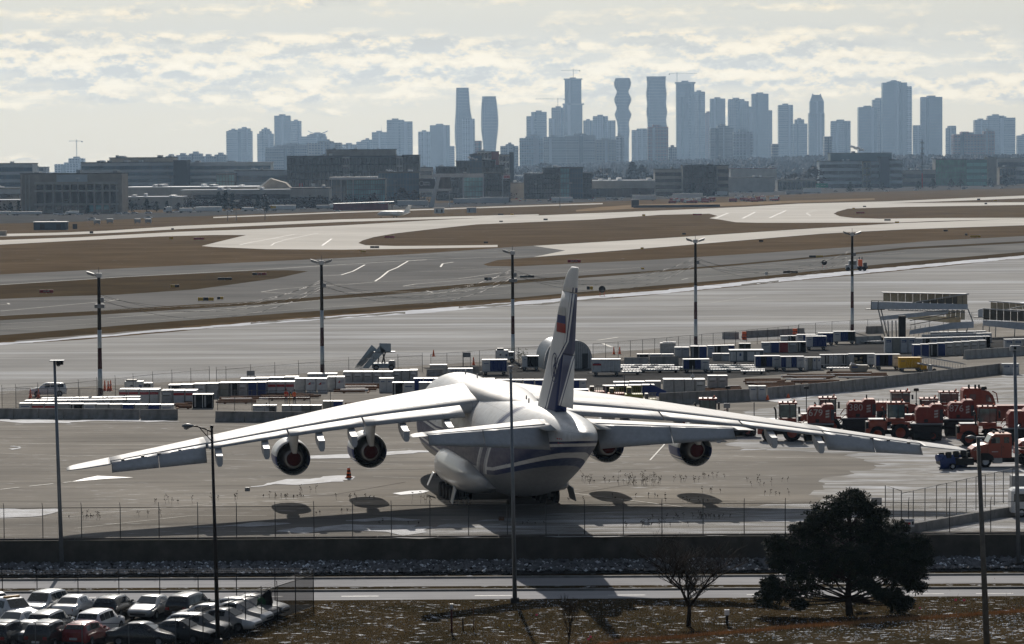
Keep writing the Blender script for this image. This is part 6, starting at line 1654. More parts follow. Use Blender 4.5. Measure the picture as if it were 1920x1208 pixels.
# ================================================================== FENCES, BARRIERS, POLES
def mesh_mat():
 m, nt, b = nodes_of('chain_link_mesh'); h = NT(nt)
 v = h.coord(); X = h.xyz(v)
 a = h.math('ADD', X[0], X[1])
 d1 = h.math('ABSOLUTE', h.math('SUBTRACT', h.math('FRACT', h.math('MULTIPLY', h.math('ADD', a, X[2]),14)),.5))
 d2 = h.math('ABSOLUTE', h.math('SUBTRACT', h.math('FRACT', h.math('MULTIPLY', h.math('SUBTRACT', a, X[2]),14)),.5))
 w = h.math('MAXIMUM', h.math('LESS_THAN', d1,.035), h.math('LESS_THAN', d2,.035))
 h.l.new(w, b.inputs['Alpha']); b.inputs['Base Color'].default_value = (.12,.12,.12,1); b.inputs['Roughness'].default_value = .5
 return m
CHAIN = mesh_mat()
def fence(label, pts, h=2.4, step=3.05, zg=0.03, arms=True, mesh=True, scr=None, group=None, m=None, pr=.035, cat='fence'):
 m = m or mat('fence_steel', (.07,.07,.07),.6)
 t = thing('chain_link_fence', label, cat, (pts[0].x, pts[0].y, zg),0, group)
 o0 = pts[0]
 post = None; rail = MB(); sheet_ = MB(); wire = MB()
 for a, b_ in zip(pts, pts[1:]):
  d = Vector((b_.x - a.x, b_.y - a.y, 0)); L = d.length; d.normalize()
  n = max(1, round(L / step))
  a0 = Vector((a.x - o0.x, a.y - o0.y, 0)); b0 = Vector((b_.x - o0.x, b_.y - o0.y, 0))
  for k in range(n + (1 if b_ is pts[-1] else 0)):
   p = a0 + d * (L * k / n)
   if post is None:
    pm = T_((0,0,-.1),(0,0, h), pr, 6)
    if arms: pm.tube((0,0, h),(.0,-.28, h + .38), pr * .7,5)
    post = pm.bd('post', m, t, p); c = post
   else:
    c = post.copy(); COL.objects.link(c); c.location = p
  rail.tube(a0 + Vector((0,0, h - .03)), b0 + Vector((0,0, h - .03)),.025,5)
  rail.tube(a0 + Vector((0,0,.08)), b0 + Vector((0,0,.08)),.012,4)
  if arms:
   for k in (.12,.25,.37): wire.tube(a0 + Vector((0,-.28 * k / .38, h + k)), b0 + Vector((0,-.28 * k / .38, h + k)),.006,3)
  if mesh: sheet_.add([a0 + Vector((0,.03,.05)), b0 + Vector((0,.03,.05)), b0 + Vector((0,.03, h)), a0 + Vector((0,.03, h))], [(0,1,2,3)])
 rail.bd('rail', m, t)
 if arms: wire.bd('barbed_wire', m, t)
 if mesh: sheet_.bd('chain_link', scr or CHAIN, t)
 return t
def GP(*a, z=0): return [G(x, y, z) for x, y in a]
fence('long chain-link fence with barbed arms along the top of the retaining wall', [wallp(s_, -.05,.12) for s_ in (-3, WL * .3, WL * .6, WL + 3)], 2.35,3.05,.1)
fence('left back fence between the dark SUV and the striped pole', GP((4,768),(30,766),(112,760),(250,744),(393,729)),2.5,3.6)
fence('fence behind the container rows from the striped pole to the stair truck', GP((406,727.5),(424,726),(560,714),(700,704),(792,698)),2.3,4.2)
fence('gate fence left of the middle banded pole with hanging board', GP((808,697),(868,692),(930,687),(1014,681)),2.4,4.0, arms=False)
fence('fence from the arched shelter to the concrete barriers', GP((1112,676),(1250,663),(1400,648),(1497,638)),2.4,3.4, arms=False)
fence('fence on the right behind the blue container trolleys', GP((1498,637),(1560,632),(1660,625),(1822,613),(1960,604)),2.5,4.4, arms=False)
fence('low fence on the left front barrier', GP((30,769),(150,770),(325,773)),2.0,3.2,.6, arms=False)
fence('low fence on the second barrier in front of the workers', GP((408,778),(505,780),(620,779)),2.3,2.3,.6, arms=False)
fence('sloping fence on the concrete kerb wall at right', [G(1690,1002), G(1756,985), G(1830,967), G(1898,950)], 2.6,2.1,.55, arms=False, m=mat('pale_fence_steel', (.16,.16,.16),.5))
fence('short gate fence with hanging board behind the big pine', [G(1660,990), G(1690,1002)], 3.3,2.0,.05, arms=False)
for lb, px, py, w, h_, z0 in (('grey blank board hanging on the gate fence behind the cockpit', 875.5,690,14.5,9,1.5),('grey blank board on the fence behind the container rows', 470.5,722,15,9.5,1.2),('large grey board on the gate fence behind the big pine', 1643,985,20,14,1.6)):
 g_ = G(px, py); W_ = w / FPX * g_.y; H_ = h_ / FPX * g_.y
 t = thing('blank_board', lb, 'board', (g_.x, g_.y - .15, z0)); B_(-W_ / 2, W_ / 2,-.02,.02,0, H_).bd('panel', GREY, t); T_((-W_ / 2 + .05,.04,-z0),(-W_ / 2 + .05,.04, H_),.03,5).tube((W_ / 2 - .05,.04,-z0),(W_ / 2 - .05,.04, H_),.03,5).bd('leg', DARK, t)
def jersey(L):
 return MB().prism([(-.30,0),(.30,0),(.30,.08),(.13,.38),(.09,.95),(-.09,.95),(-.13,.38),(-.30,.08)], 'x', .03, L - .03)
JP = {}
nb = 0
def barriers(a, b_, L=3.2, m=CONC, h=1.0, where='', group='concrete barriers'):
 global nb
 A, B = G(*a), G(*b_)
 d = B - A; tot = d.length; d.normalize(); rz = math.atan2(d.y, d.x); n = max(1, round(tot / L))
 for k in range(n):
  p = A + d * (tot * k / n)
  key = (round(tot / n, 1), m.name)
  ordn = ['first', 'second', 'third', 'fourth', 'fifth', 'sixth', 'seventh', 'eighth', 'ninth', 'tenth', 'eleventh', 'twelfth', 'thirteenth', 'fourteenth', 'fifteenth', 'sixteenth', 'seventeenth', 'eighteenth', 'nineteenth', 'twentieth'][k]
  lb = '%s concrete barrier %s' % (ordn, where)
  if key not in JP: JP[key] = jersey(tot / n).bd('concrete_barrier', m); o = JP[key]
  else: o = JP[key].copy(); COL.objects.link(o)
  o.location = (p.x, p.y, .03); o.rotation_euler = (0,0, rz + rng.uniform(-.01,.01)); o.scale = (1,1, h / .95)
  tag(o, lb, 'barrier', group); nb += 1
rng = random.Random(2)
barriers((-20,785),(262,787),2.9, where='in the row at the left front of the cargo yard', h=1.15)
barriers((264,787.5),(334,787),4.2, where='at the right end of the left front row', h=1.15)
barriers((404,791),(572,792.5),3.4, where='in the row in front of the two workers', h=1.15)
barriers((1236,760),(1405,752),3.2, where='behind the right wing root', h=1.4)
barriers((1438,749),(1560,738),3.0, where='below the rusty dunnage stacks', h=1.4)
barriers((1560,738),(1745,717),2.8, where='in the curved row above the sweepers', h=1.4)
barriers((1745,717),(1880,701),3.4, where='in the curved row ending at the lone container', h=1.4)
barriers((1808,674),(1960,664),3.6, where='below the right-hand container row', h=1.3, m=CONC2)
barriers((1170,688),(1216,688),3.2, where='below the white banner panels', h=1.3, m=CONC2)
barriers((1218,688),(1272,687),3.6, where='right below the white banner panels', h=1.4)
barriers((800,706),(832,705),2.3, where='under the tall grey box by the gate', h=.9)
barriers((884,703),(904,702),2.0, where='left of the blue-curtained trolley', h=1.1)
barriers((1354,636),(1386,636),3.4, where='standing alone behind the yard fence', h=1.1, m=CONC2)
barriers((1392,634),(1508,628),3.6, where='in the far row with orange markers', h=1.1)
barriers((1624,626),(1655,625),3.4, where='left of the white boarding ramp', h=1.2)
barriers((1604,646),(1652,644),3.0, where='below the white boarding ramp', h=1.2, m=CONC2)
for lb, x, y in (('orange marker post at the left end of the far barrier row', 1395,637),('orange marker post near the right end of the far barrier row', 1490,631)):
 g_ = G(x, y); t = thing('marker_post', lb, 'marker', (g_.x, g_.y - .5,.03))
 Q_(-.35,.35,-.2,.2,0,1.3,.04).bd('board', ORANGE, t)
 for z in (.25,.7): B_(-.36,.36,-.22,.22, z, z + .14).bd('stripe', mat('dark_red_stripe', (.12,.02,.02),.6), t)
A, B = G(1688,1004), G(1902,966)
kw = thing('kerb_wall', 'sloping low concrete wall under the right-hand fence', 'wall', (A.x, A.y, 0), math.atan2(B.y - A.y, B.x - A.x))
Lk = (B - A).length
for k in range(5): Q_(Lk * k / 5 + .02, Lk * (k + 1) / 5 - .02,-.2,.2,0,.75,.03).bd('wall_block', CONC, kw)
PB, PW = mat('mast_brown_red', (.055,.018,.018),.6), mat('mast_white', (.36,.42,.46),.55)
DKP = mat('mast_dark', (.03,.028,.024),.7)
masts = []
for lb, x, yb, yt, xt, two in (('first banded floodlight mast from the left, behind the container rows', 188,741,521,185,0),('second banded floodlight mast, above the white logo containers', 604.5,700,497,601,1),('middle banded floodlight mast left of the tail fin', 962,676,478,959,0),('fourth banded floodlight mast right of the tail fin', 1304.5,646,456,1300,1),('rightmost banded floodlight mast beside the boarding ramp', 1598,623,443,1600,1)):
 g_ = G(x, yb); H = HT(x, yt, g_.y); r = .30
 t = thing('floodlight_mast', lb, 'light mast', (g_.x, g_.y, .03))
 fr = [0,.16 if x != 188 else .15,.33,.49,.63,1.0]
 segs_ = [(0,.08, PB),(.08,.25, PW),(.25,.42, PB),(.42,.58, PW),(.58,1.0, DKP)] if x != 188 else [(0,.06, PB),(.06,.22, PW),(.22,.40, PB),(.40,.555, PW),(.555,1, DKP)]
 for a, b_, m_ in segs_:
  T_((0,0, H * a),(0,0, H * b_ - .01), r * (1 - .35 * a),12, r * (1 - .35 * b_)).bd('pole_band' if m_ is not DKP else 'pole', m_, t)
 Q_(-.35,.35,-.3,.3, H, H + .55,.05).bd('junction_box', LGREY, t)
 for sd in ((-1,1) if two else (-1,)):
  MB().hexa([(sd * .5,-.5, H + .15),(sd * 1.35,-.5, H + .4),(sd * 1.35,.5, H + .4),(sd * .5,.5, H + .15),(sd * .6,-.6, H + .5),(sd * 1.5,-.6, H + .8),(sd * 1.5,.6, H + .8),(sd * .6,.6, H + .5)]).bd('floodlight', GREY, t)
  T_((0,0, H + .2),(sd * .7,0, H + .35),.08,6).bd('bracket', DARK, t)
 Q_(.15,.6,-.3,.1, H * .79, H * .79 + .6,.04).bd('control_box', GREY, t)
 if x in (188,962): Q_(-.55,.65,-.35,.35, H * .74, H * .74 + .5,.05).bd('lower_bracket', GREY, t)
 T_((0,0, H + .5),(0,0, H + 1.3),.03,5).bd('lightning_rod', DARK, t)
 masts.append((g_, H))
wt = thing('overhead_wires', 'sagging wires strung between the banded masts', 'wires')
for (a, Ha),(b_, Hb) in zip(masts, masts[1:]):
 for k, (f0, f1, sag) in enumerate(((.84,.84,2.2),(.86,.80,2.8),(.80,.86,2.6),(.82,.78,3.2))):
  P_ = [Vector((a.x + (b_.x - a.x) * i / 14, a.y + (b_.y - a.y) * i / 14, Ha * f0 + (Hb * f1 - Ha * f0) * i / 14 - sag * 4 * (i / 14) * (1 - i / 14))) for i in range(15)]
  MB().path(P_, .022,4).bd('wire', DARK, wt)
# ================================================================== CARGO YARD
U_WHITE = mat('uld_white_panel', (.50,.51,.52),.5, dirt=(.26,.24,.20,.5))
U_ALU = mat('uld_aluminium', (.26,.27,.28),.4, metal=.35, var=.2, dirt=(.14,.13,.12,.6))
U_RED = mat('uld_red_band', (.32,.03,.035),.55)
U_BLUE = mat('uld_blue_label', (.03,.06,.17),.55)
U_DARK = mat('uld_open_interior', (.012,.012,.013),.9)
U_TAN = mat('uld_tan_panel', (.28,.27,.23),.6, dirt=(.15,.13,.10,.6))
U_ROOF = mat('uld_roof_skin', (.42,.43,.44),.42, var=.12, dirt=(.35,.34,.32,.5))
U_OLIVE = mat('olive_curtain', (.05,.055,.03),.8)
def uld(kind, w, d, h, label, loc, rz=0.0, group='air cargo containers in the yard'):
 t = thing('cargo_container', label, 'container', loc, rz, group)
 body = {'red': U_WHITE, 'logo': U_WHITE, 'label': U_ALU, 'grey': U_ALU, 'blue': BLUE, 'dark': U_DARK, 'white': U_WHITE, 'tan': U_TAN, 'bluelabel': U_WHITE, 'olive': U_OLIVE, 'redfull': U_RED, 'pale': LGREY}[kind]
 c = min(.35, w * .18)
 if kind in ('red', 'logo'):
  MB().prism([(-w / 2, h * .30),(-w / 2 + c, 0),(w / 2,0),(w / 2, h),(-w / 2, h)], 'y', 0, d).bd('shell', body, t)
 else:
  Q_(-w / 2, w / 2,0, d, 0, h - .02,.04).bd('shell', body, t)
 Q_(-w / 2 - .03, w / 2 + .03,-.04, d + .03, h - .02, h + .05,.02).bd('roof', U_ROOF, t)
 n = 2 if w > 1.7 else 1
 for k in range(n + 1):
  x = -w / 2 + w * k / n
  B_(max(-w / 2, x - .03), min(w / 2, x + .03),-.035,-.005,.05, h - .04).bd('frame_post', U_ALU if kind not in ('blue', 'dark') else WHITE, t)
 for k in range(n):
  xa, xb = -w / 2 + w * k / n + .1,-w / 2 + w * (k + 1) / n - .1
  if kind == 'red': B_(xa - .06, xb + .06,-.03,-.006, h * .66, h * .84).bd('red_band', U_RED, t)
  if kind == 'logo':
   MB().add([(xa + .15,-.02, h * .58),(xa + (xb - xa) * .5,-.02, h * .58),(xa + (xb - xa) * .5,-.02, h * .78)], [(0,1,2)]).bd('logo_mark', U_RED, t)
   for q in (.62,.70): B_(xa + (xb - xa) * .55, xb - .05,-.025,-.006, h * q, h * q + .05).bd('print_line', U_BLUE, t)
  if kind in ('label', 'bluelabel'):
   B_(xa + .1, xb - .1,-.03,-.006, h * .70, h * .86).bd('label_plate', U_WHITE if kind == 'label' else U_BLUE, t)
   B_(xa + .1, xb - .25,-.034,-.008, h * .62 if kind == 'label' else h * .75, h * .66 if kind == 'label' else h * .80).bd('print_line', DARK if kind == 'label' else LGREY, t)
  if kind in ('white', 'pale'):
   B_(xa + .12, xb - .12,-.03,-.006, h * .74, h * .80).bd('print_line', U_BLUE, t)
  if kind == 'dark':
   B_(xa + .1, xa + .3,-.03,-.006, h * .08, h * .95).bd('inner_panel', U_ALU, t)
 return t
SCALE = lambda p: FPX / p.y
seen_lab = {}
def put(kind, x0, x1, yt, yb, label, d=1.6, rz=0.0, z=.04):
 g_ = G((x0 + x1) / 2, yb); w = (x1 - x0) / FPX * g_.y; h = (yb - yt) / FPX * g_.y - d * .07
 return uld(kind, w, d, h, label, (g_.x, g_.y, z), rz)
def row(kinds, x0, x1, yt, yb, where, d=1.6, slope=0.0, gap=.03):
 n = len(kinds); W_ = (x1 - x0) / n
 nm = {'red': 'red-banded white container', 'logo': 'red-logo white container', 'label': 'pale-labelled grey container', 'grey': 'plain grey container', 'blue': 'blue-curtained container', 'dark': 'open dark container', 'white': 'plain white container', 'tan': 'tan panelled container', 'bluelabel': 'blue-labelled white container', 'olive': 'olive-curtained container', 'redfull': 'dark red container', 'pale': 'pale grey container'}
 ordn = ['leftmost', 'second', 'third', 'fourth', 'fifth', 'sixth', 'seventh', 'eighth', 'ninth', 'tenth', 'eleventh', 'twelfth']
 for k, kd in enumerate(kinds):
  dy = slope * k
  pos = ordn[k] if k < n - 1 or n == 1 else 'rightmost'
  put(kd, x0 + W_ * (k + gap), x0 + W_ * (k + 1 - gap), yt + dy, yb + dy, '%s, %s %s' % (nm[kd], pos, where), d)
row(['white', 'red', 'red', 'grey', 'dark', 'white', 'grey', 'grey', 'blue', 'grey', 'blue', 'white'], 35,325,756,780, 'in the low front row behind the left barriers', 1.5,.25)
row(['grey', 'white', 'grey', 'white', 'grey', 'white', 'grey', 'white'], 45,262,751,772, 'in the second low row behind the left barriers', 1.6,-.3)
row(['white', 'grey', 'white', 'grey', 'white', 'white'], 75,262,746.5,766, 'in the third low row near the SUV', 1.6,-.5)
row(['red', 'red'], 222,299,729,758, 'of the red-banded pair beside the first banded mast', 2.4,0)
row(['label', 'red', 'red'], 302,369,731,759, 'of the three beside the open dark trolley', 2.2,0)
row(['dark', 'grey', 'label', 'grey'], 315,410,721,750, 'in the dim row behind the open dark trolley', 2.0,-1.0)
row(['tan', 'dark', 'label', 'blue', 'blue'], 411,500,717,746, 'in the dim row left of the workers', 2.0,-.3)
row(['red', 'red', 'red'], 501,552,715,744, 'of the red-banded group behind the workers', 2.0,0)
row(['grey', 'logo', 'logo'], 552,613,709,737, 'of the logo group right of the workers', 2.0,0)
row(['grey', 'logo'], 613,646,706,733, 'of the second logo pair below the second banded mast', 2.0,0)
row(['label'] * 4,450,560,709,733, 'in the roofs-only row behind the red-banded group', 2.2,-1)
row(['white', 'white', 'white'], 576,632,700,716, 'in the small row at the foot of the second banded mast', 2.2,0)
row(['label'] * 5,643,737,696,722, 'in the long labelled row in front of the stair truck', 2.4,0)
row(['label', 'grey', 'label'], 737,783,694,720, 'at the right end of the labelled row by the stair truck', 2.4,-.5)
put('dark', 361,399,739,766, 'open-fronted container with white end standing apart left of the workers', 1.5)
put('pale', 711,738,709,736, 'pale round-cornered box between the labelled row and the wing', 1.5)
row(['dark', 'white'], 735,777,717,748, 'of the open pair above the left wing root', 1.6)
row(['blue', 'blue', 'grey'], 775,832,709,734, 'of the blue group beside the cockpit hump', 1.8)
row(['grey', 'grey'], 785,820,717,740, 'of the grey pair touching the cockpit hump', 1.4)
row(['grey', 'grey'], 528,566,760,780, 'of the grey pair just behind the second barrier row', 1.4)
row(['tan', 'tan'], 566,603,760,779, 'of the tan pair just behind the second barrier row', 1.4)
row(['tan', 'blue'], 605,643,752,776, 'of the tan and blue pair by the left wing edge', 1.4)
row(['white', 'white'], 894,928,710,734, 'of the white pair right of the cockpit hump', 1.8)
row(['dark', 'label', 'blue', 'label'], 930,980,712,736, 'in the row behind the plane crown', 1.8)
row(['blue', 'blue'], 981,1024,712,738, 'of the blue pair left of the tail fin', 1.8)
row(['blue', 'white'], 1074,1100,712,736, 'of the pair right of the tail fin base', 1.8)
row(['white', 'blue'], 1074,1104,730,748, 'of the pair just above the right wing root', 1.8)
row(['dark', 'dark', 'dark', 'blue'], 1130,1228,723,744, 'in the flat row behind the yellow loaders', 1.8,-.6)
row(['white', 'grey', 'grey'], 1150,1240,716,732, 'in the roofs row above the yellow loaders', 1.8,-.8)
row(['grey', 'grey', 'grey', 'label'], 1244,1323,710,743, 'of the big metal boxes right of the yellow loaders', 2.6,0)
row(['label', 'label'], 1327,1365,704,732, 'of the pale labelled pair beside the big metal boxes', 1.7)
row(['pale', 'pale'], 1404,1437,724,751, 'of the pale pair standing in front of the barrier curve', 1.2)
put('grey', 1238,1267,643,664, 'dark crate with pale slanted lid at the left of the right-hand group', 1.5)
row(['white', 'pale'], 1265,1293,651,670, 'of the white pair left of the fourth banded mast', 1.5)
row(['dark', 'blue'], 1295,1326,649,672, 'of the tall open pair below the fourth banded mast', 1.6)
row(['pale', 'dark', 'grey', 'blue'], 1327,1378,648,670, 'in the row right of the fourth banded mast', 1.6,-.3)
row(['olive', 'olive'], 1386,1408,644,664, 'of the olive curtained pair', 1.4)
row(['dark', 'pale', 'pale'], 1194,1264,664,677, 'of the low panels above the pale barrier', 1.2)
row(['grey', 'pale'], 1336,1370,663,677, 'of the low pair left of the white cabin', 1.4)
row(['pale', 'blue', 'redfull', 'label', 'dark'], 1428,1512,642,662, 'in the row with the dark red container', 1.5,-.3)
row(['white', 'dark', 'white', 'blue'], 1464,1520,630,642, 'in the far row below the orange marked barriers', 1.5,-.4)
row(['grey', 'dark', 'pale', 'pale', 'grey', 'dark', 'pale'], 1538,1596,665,690, 'in the lower grey row left of the lit trolley', 1.4,-.1)
row(['white', 'tan', 'bluelabel', 'bluelabel'], 1507,1540,670,694, 'of the four around the shield-marked box', 1.3)
row(['bluelabel', 'tan', 'bluelabel', 'bluelabel'], 1659,1717,633,662, 'of the tall blue-label group below the boarding ramp', 1.6)
row(['pale', 'dark', 'bluelabel', 'grey', 'bluelabel', 'grey', 'bluelabel', 'grey', 'pale', 'dark'], 1716,1858,634,655, 'in the long blue-label row behind the small ramp', 1.6,-.4)
row(['white'] * 8,1730,1860,628,646, 'in the roofs-only row below the boarding ramp', 1.6,-.5)
row(['white'] * 6,1745,1850,623,640, 'in the farthest roofs-only row below the boarding ramp', 1.6,-.5)
row(['blue', 'blue', 'dark', 'blue', 'label', 'label', 'label', 'label', 'label'], 1712,1850,646,671, 'in the front row beside the small ramp', 1.7,-1.0)
row(['bluelabel', 'bluelabel', 'bluelabel'], 1884,1934,636,660, 'of the group cut by the right edge', 1.6,-.4)
put('bluelabel', 1880,1911,682,703, 'lone container with blue label outside the barrier curve at right', 1.3)
for o in [c for c in COL.objects if c.get('label', '').startswith('dark crate with pale slanted lid')]:
 MB().hexa([(-1.1,0,.9),(1.0,0,.9),(1.0,1.5,.9),(-1.1,1.5,.9),(-.7,.5,1.75),(1.2,.5,1.75),(1.2,1.4,1.75),(-.7,1.4,1.75)]).bd('slanted_lid', U_ROOF, o)
t = put('white', 840,886,691,707, 'low white container lettered GTA beside the gate fence', 1.6)
flat_text('lettering', 'GTA', .62, U_BLUE, t, (-.6,-.05,.62))
put('grey', 806,838,684,702, 'tall grey box under the orange cone by the gate', 1.3)
t = put('white', 474,518,760,778, 'white generator box with dark grille behind the second barrier', 1.3)
B_(.6,1.3,-.06,-.03,.25,.85).bd('grille', DARK, t); T_((.2,.4,1.1),(.2,.4,1.35),.06,6).bd('exhaust', BLACK, t)
def trolley(label, x0, x1, yt, yb, kinds, end='right', m=None, cargo=False, group='covered trolleys in the yard'):
 g_ = G((x0 + x1) / 2, yb); s_ = g_.y / FPX
 w = (x1 - x0) * s_; H = (yb - yt) * s_ - .1; d = 1.6
 t = thing('baggage_trolley', label, 'trolley', (g_.x, g_.y, .04),0, group)
 z0 = min(.55, H * .25); ew = w * .32
 B_(-w / 2, w / 2,0, d, z0 - .12, z0).bd('deck', GREY, t)
 for x in (-w * .36, w * .36):
  for y in (.08, d - .08): MB().wheel((x, y, .24),.24,.14, 'y', 12,0,1).bd('wheel', [RUBBER, GREY], t)
 T_((-w / 2, d / 2, z0 - .1),(-w / 2 - .6, d / 2,.2),.04,5).bd('drawbar', DARK, t)
 mm = m or U_WHITE
 e0, e1 = (w / 2 - ew, w / 2) if end == 'right' else (-w / 2,-w / 2 + ew)
 o0, o1 = (-w / 2, w / 2 - ew) if end == 'right' else (-w / 2 + ew, w / 2)
 Q_(e0, e1,0, d, z0, H - .06,.03).bd('end_panel', mm, t)
 B_(o0 + .02, o1 - .02, d - .05, d, z0, H - .06).bd('back_wall', mm if m else DARK, t)
 B_(o0, o1,0, d, z0, z0 + .04).bd('floor', DARK, t)
 n = len(kinds)
 for k, kd in enumerate(kinds):
  if kd == '-': continue
  a, b_ = o0 + (o1 - o0) * k / n, o0 + (o1 - o0) * (k + 1) / n
  mb = MB(); q = []
  for i in range(13): q.append((a + (b_ - a) * i / 12,.03 + .04 * math.sin(i * 1.9)))
  mb.add([(x, y, z0 + .03) for x, y in q] + [(x, y, H - .08) for x, y in q], [(i, i + 1, i + 14, i + 13) for i in range(12)])
  mb.bd('curtain', {'b': BLUE, 'w': LGREY, 'd': U_DARK, 'y': mm}[kd], t)
 B_(o0 if end == 'right' else o1 - .05,(o0 + .05) if end == 'right' else o1,0, d, z0, H - .06).bd('frame_post', mm, t)
 Q_(-w / 2 - .04, w / 2 + .04,-.05, d + .05, H - .06, H + .02,.02).bd('roof', U_ROOF if not m else m, t)
 B_(e0 + .25, e1 - .2,-.03,-.006, H * .74, H * .78).bd('print_line', U_BLUE, t)
 if cargo:
  rr = random.Random(4)
  for k in range(9):
   a = rr.uniform(o0 + .1, o1 - .6); z = z0 + rr.uniform(0, H * .45)
   Q_(a, a + rr.uniform(.3,.55),.3,.9, z, z + rr.uniform(.2,.4),.03).bd('parcel', mat('cream_parcel', (.5,.42,.28),.7), t)
 return t
trolley('covered trolley with blue curtain beside the middle banded mast', 904,951,674,704, ['b', 'b'], 'left')
trolley('trolley with tilted white side left of the arched shelter', 979,1010,667,695, ['d'], 'left')
trolley('white trolley with red stripe right of the arched shelter', 1110,1164,673,705, ['y', 'y'], 'left')
for o in [c for c in COL.objects if c.get('label', '').startswith('white trolley with red stripe')]: B_(-1.85,-.7,-.035,-.008,1.35,1.6).bd('red_stripe', U_RED, o)
trolley('blue and white trolley in front of the flat dollies', 1281,1330,673,699, ['b', 'd', 'b'], 'right')
trolley('left of two blue-curtained trolleys below the white cabin', 1416,1463,667,695, ['b', 'd', 'b'], 'right')
trolley('right of two blue-curtained trolleys below the white cabin', 1464,1508,668,696, ['b', 'w', 'b'], 'right')
trolley('white-ended trolley with blue curtain in the far right row', 1512,1550,630,657, ['b', 'b'], 'left')
trolley('blue trolley with white roof behind the white-ended one', 1535,1563,624,648, ['b', 'b'], 'left')
trolley('farthest white and blue trolley at the foot of the rightmost mast', 1563,1604,621,646, ['b', 'd'], 'left')
trolley('half-hidden trolley left of the white-ended one', 1495,1530,627,648, ['b', 'd'], 'left')
trolley('trolley with cream parcels glowing inside', 1593,1641,663,690, ['w', '-', '-', 'd'], 'right', cargo=True)
trolley('open blue trolley between the parcel trolley and the yellow one', 1642,1688,664,694, ['b', 'd', 'd', 'b'], 'right')
trolley('bright yellow covered trolley', 1686,1728,670,697, ['y', 'y'], 'left', m=YELLOW)
trolley('low yellow trolley end behind the small ramp', 1727,1738,682,698, ['y'], 'left', m=YELLOW)
def dolly(label, x, y, w=3.2):
 g_ = G(x, y); t = thing('pallet_dolly', label, 'dolly', (g_.x, g_.y, .04), random.uniform(-.1,.1), 'flat pallet dollies in the yard')
 B_(-w / 2, w / 2,0,1.6,.35,.48).bd('deck', LGREY, t)
 for x_ in (-w * .35, w * .35): MB().wheel((x_, .1,.2),.2,.12, 'y', 10).bd('wheel', RUBBER, t)
 rl = MB()
 for k in range(8): rl.tube((-w / 2 + w * (k + .5) / 8,.1,.5),(-w / 2 + w * (k + .5) / 8,1.5,.5),.05,6)
 rl.bd('rollers', U_ALU, t)['kind'] = 'stuff'
 T_((w / 2,.8,.4),(w / 2 + .7,.8,.2),.04,5).bd('drawbar', DARK, t)
 return t
k = 0
for (yb, xs) in ((692,(1182,1212,1242,1338,1366,1392)),(696,(1175,1205,1235,1262,1345,1372,1400)),(700,(1190,1222,1252,1350,1384,1412)),(703,(1412,))):
 for x in xs:
  k += 1
  dolly('flat roller dolly parked among the empty dollies in the dark yard', x, yb)
for lb, x, y in (('flat dolly below the grey row near the lit trolley', 1560,690),('flat dolly left of the slatted bin', 1578,697),('grey flat dolly left of the tall blue-label group', 1640,646),('flat dolly behind the arched shelter trolley', 1176,704)): dolly(lb, x, y, 4.0)
g_ = G(1611,703); t = thing('tapered_bin', 'white tapered container bin with blue label below the parcel trolley', 'bin', (g_.x, g_.y, .04))
MB().loft([[(-.75,0,0),(.75,0,0),(.75,1.2,0),(-.75,1.2,0)], [(-1.2,0,.75),(1.2,0,.75),(1.2,1.4,.75),(-1.2,1.4,.75)], [(-1.2,0,1.25),(1.2,0,1.25),(1.2,1.4,1.25),(-1.2,1.4,1.25)]], 0).bd('shell', U_TAN, t)
B_(-1.0,-.2,-.03,-.005,.9,1.1).bd('label_plate', U_BLUE, t); MB().hexa([(-1.1,.1,1.26),(.2,.1,1.26),(.2,1.3,1.26),(-1.1,1.3,1.26),(-1.0,.1,1.6),(-.3,.1,1.3),(-.3,1.3,1.3),(-1.0,1.3,1.6)]).bd('lid', U_ROOF, t)
g_ = G(1401,685); s_ = g_.y / FPX; t = thing('site_cabin', 'white cabin with three doors behind the blue-curtained trolleys', 'cabin', (g_.x, g_.y + 1,.04))
w = 62 * s_
Q_(-w / 2, w / 2,0,2.2,.35,1.95,.03).bd('wall', mat('cabin_grey', (.09,.11,.13),.6), t); B_(-w / 2 - .1, w / 2 + .1,-.1,2.3,1.95,2.05).bd('roof', U_ROOF, t)
for a, b_ in ((-.49,-.33),(-.30,-.10),(.02,.24),(.27,.40)): B_(w * a, w * b_, -.05,-.005,.55,1.8).bd('door_panel', U_WHITE, t)
B_(-w * .22,-w * .16,-.08,-.05,1.2,1.6).bd('blue_notice', U_BLUE, t)
for x in (-w * .35, w * .35): MB().wheel((x, .1,.22),.22,.15, 'y', 10).bd('wheel', RUBBER, t)
RUST = mat('rusty_timber', (.15,.07,.035),.85, var=.4, scale=2.5)
def dunnage(label, x0, x1, yt, yb, n, seed):
 g_ = G((x0 + x1) / 2, yb); A, B = G(x0, yb), G(x1, yb); Cc = G(x0, yt); rr = random.Random(seed)
 t = thing('dunnage_rack', label, 'rack', (g_.x, g_.y, .04))
 w = B.x - A.x; dep = Cc.y - A.y; beam = None
 for k in range(n):
  y = dep * k / max(1, n - 1)
  L_ = w * rr.uniform(.55,.98); x = -w / 2 + rr.uniform(0, w - L_)
  B_(x, x + L_, y, y + .22,.12,.30 + rr.uniform(0,.12)).bd('beam', RUST if rr.random() < .8 else LGREY, t)
 for k in range(max(2, int(w / 3))):
  x = -w / 2 + w * (k + .5) / max(2, int(w / 3)); B_(x - .1, x + .1,0, dep + .2,0,.12).bd('cross_beam', RUST, t)
 return t
dunnage('rusty timber rack below the red-banded pair', 322,362,756,768,7,1)
dunnage('rusty rack between the open trolley and the workers', 402,480,749,758,7,2)
dunnage('rusty rack just behind the two workers', 480,600,744,752,7,3)
dunnage('rusty rack below the second logo pair', 622,712,724,738,10,4)
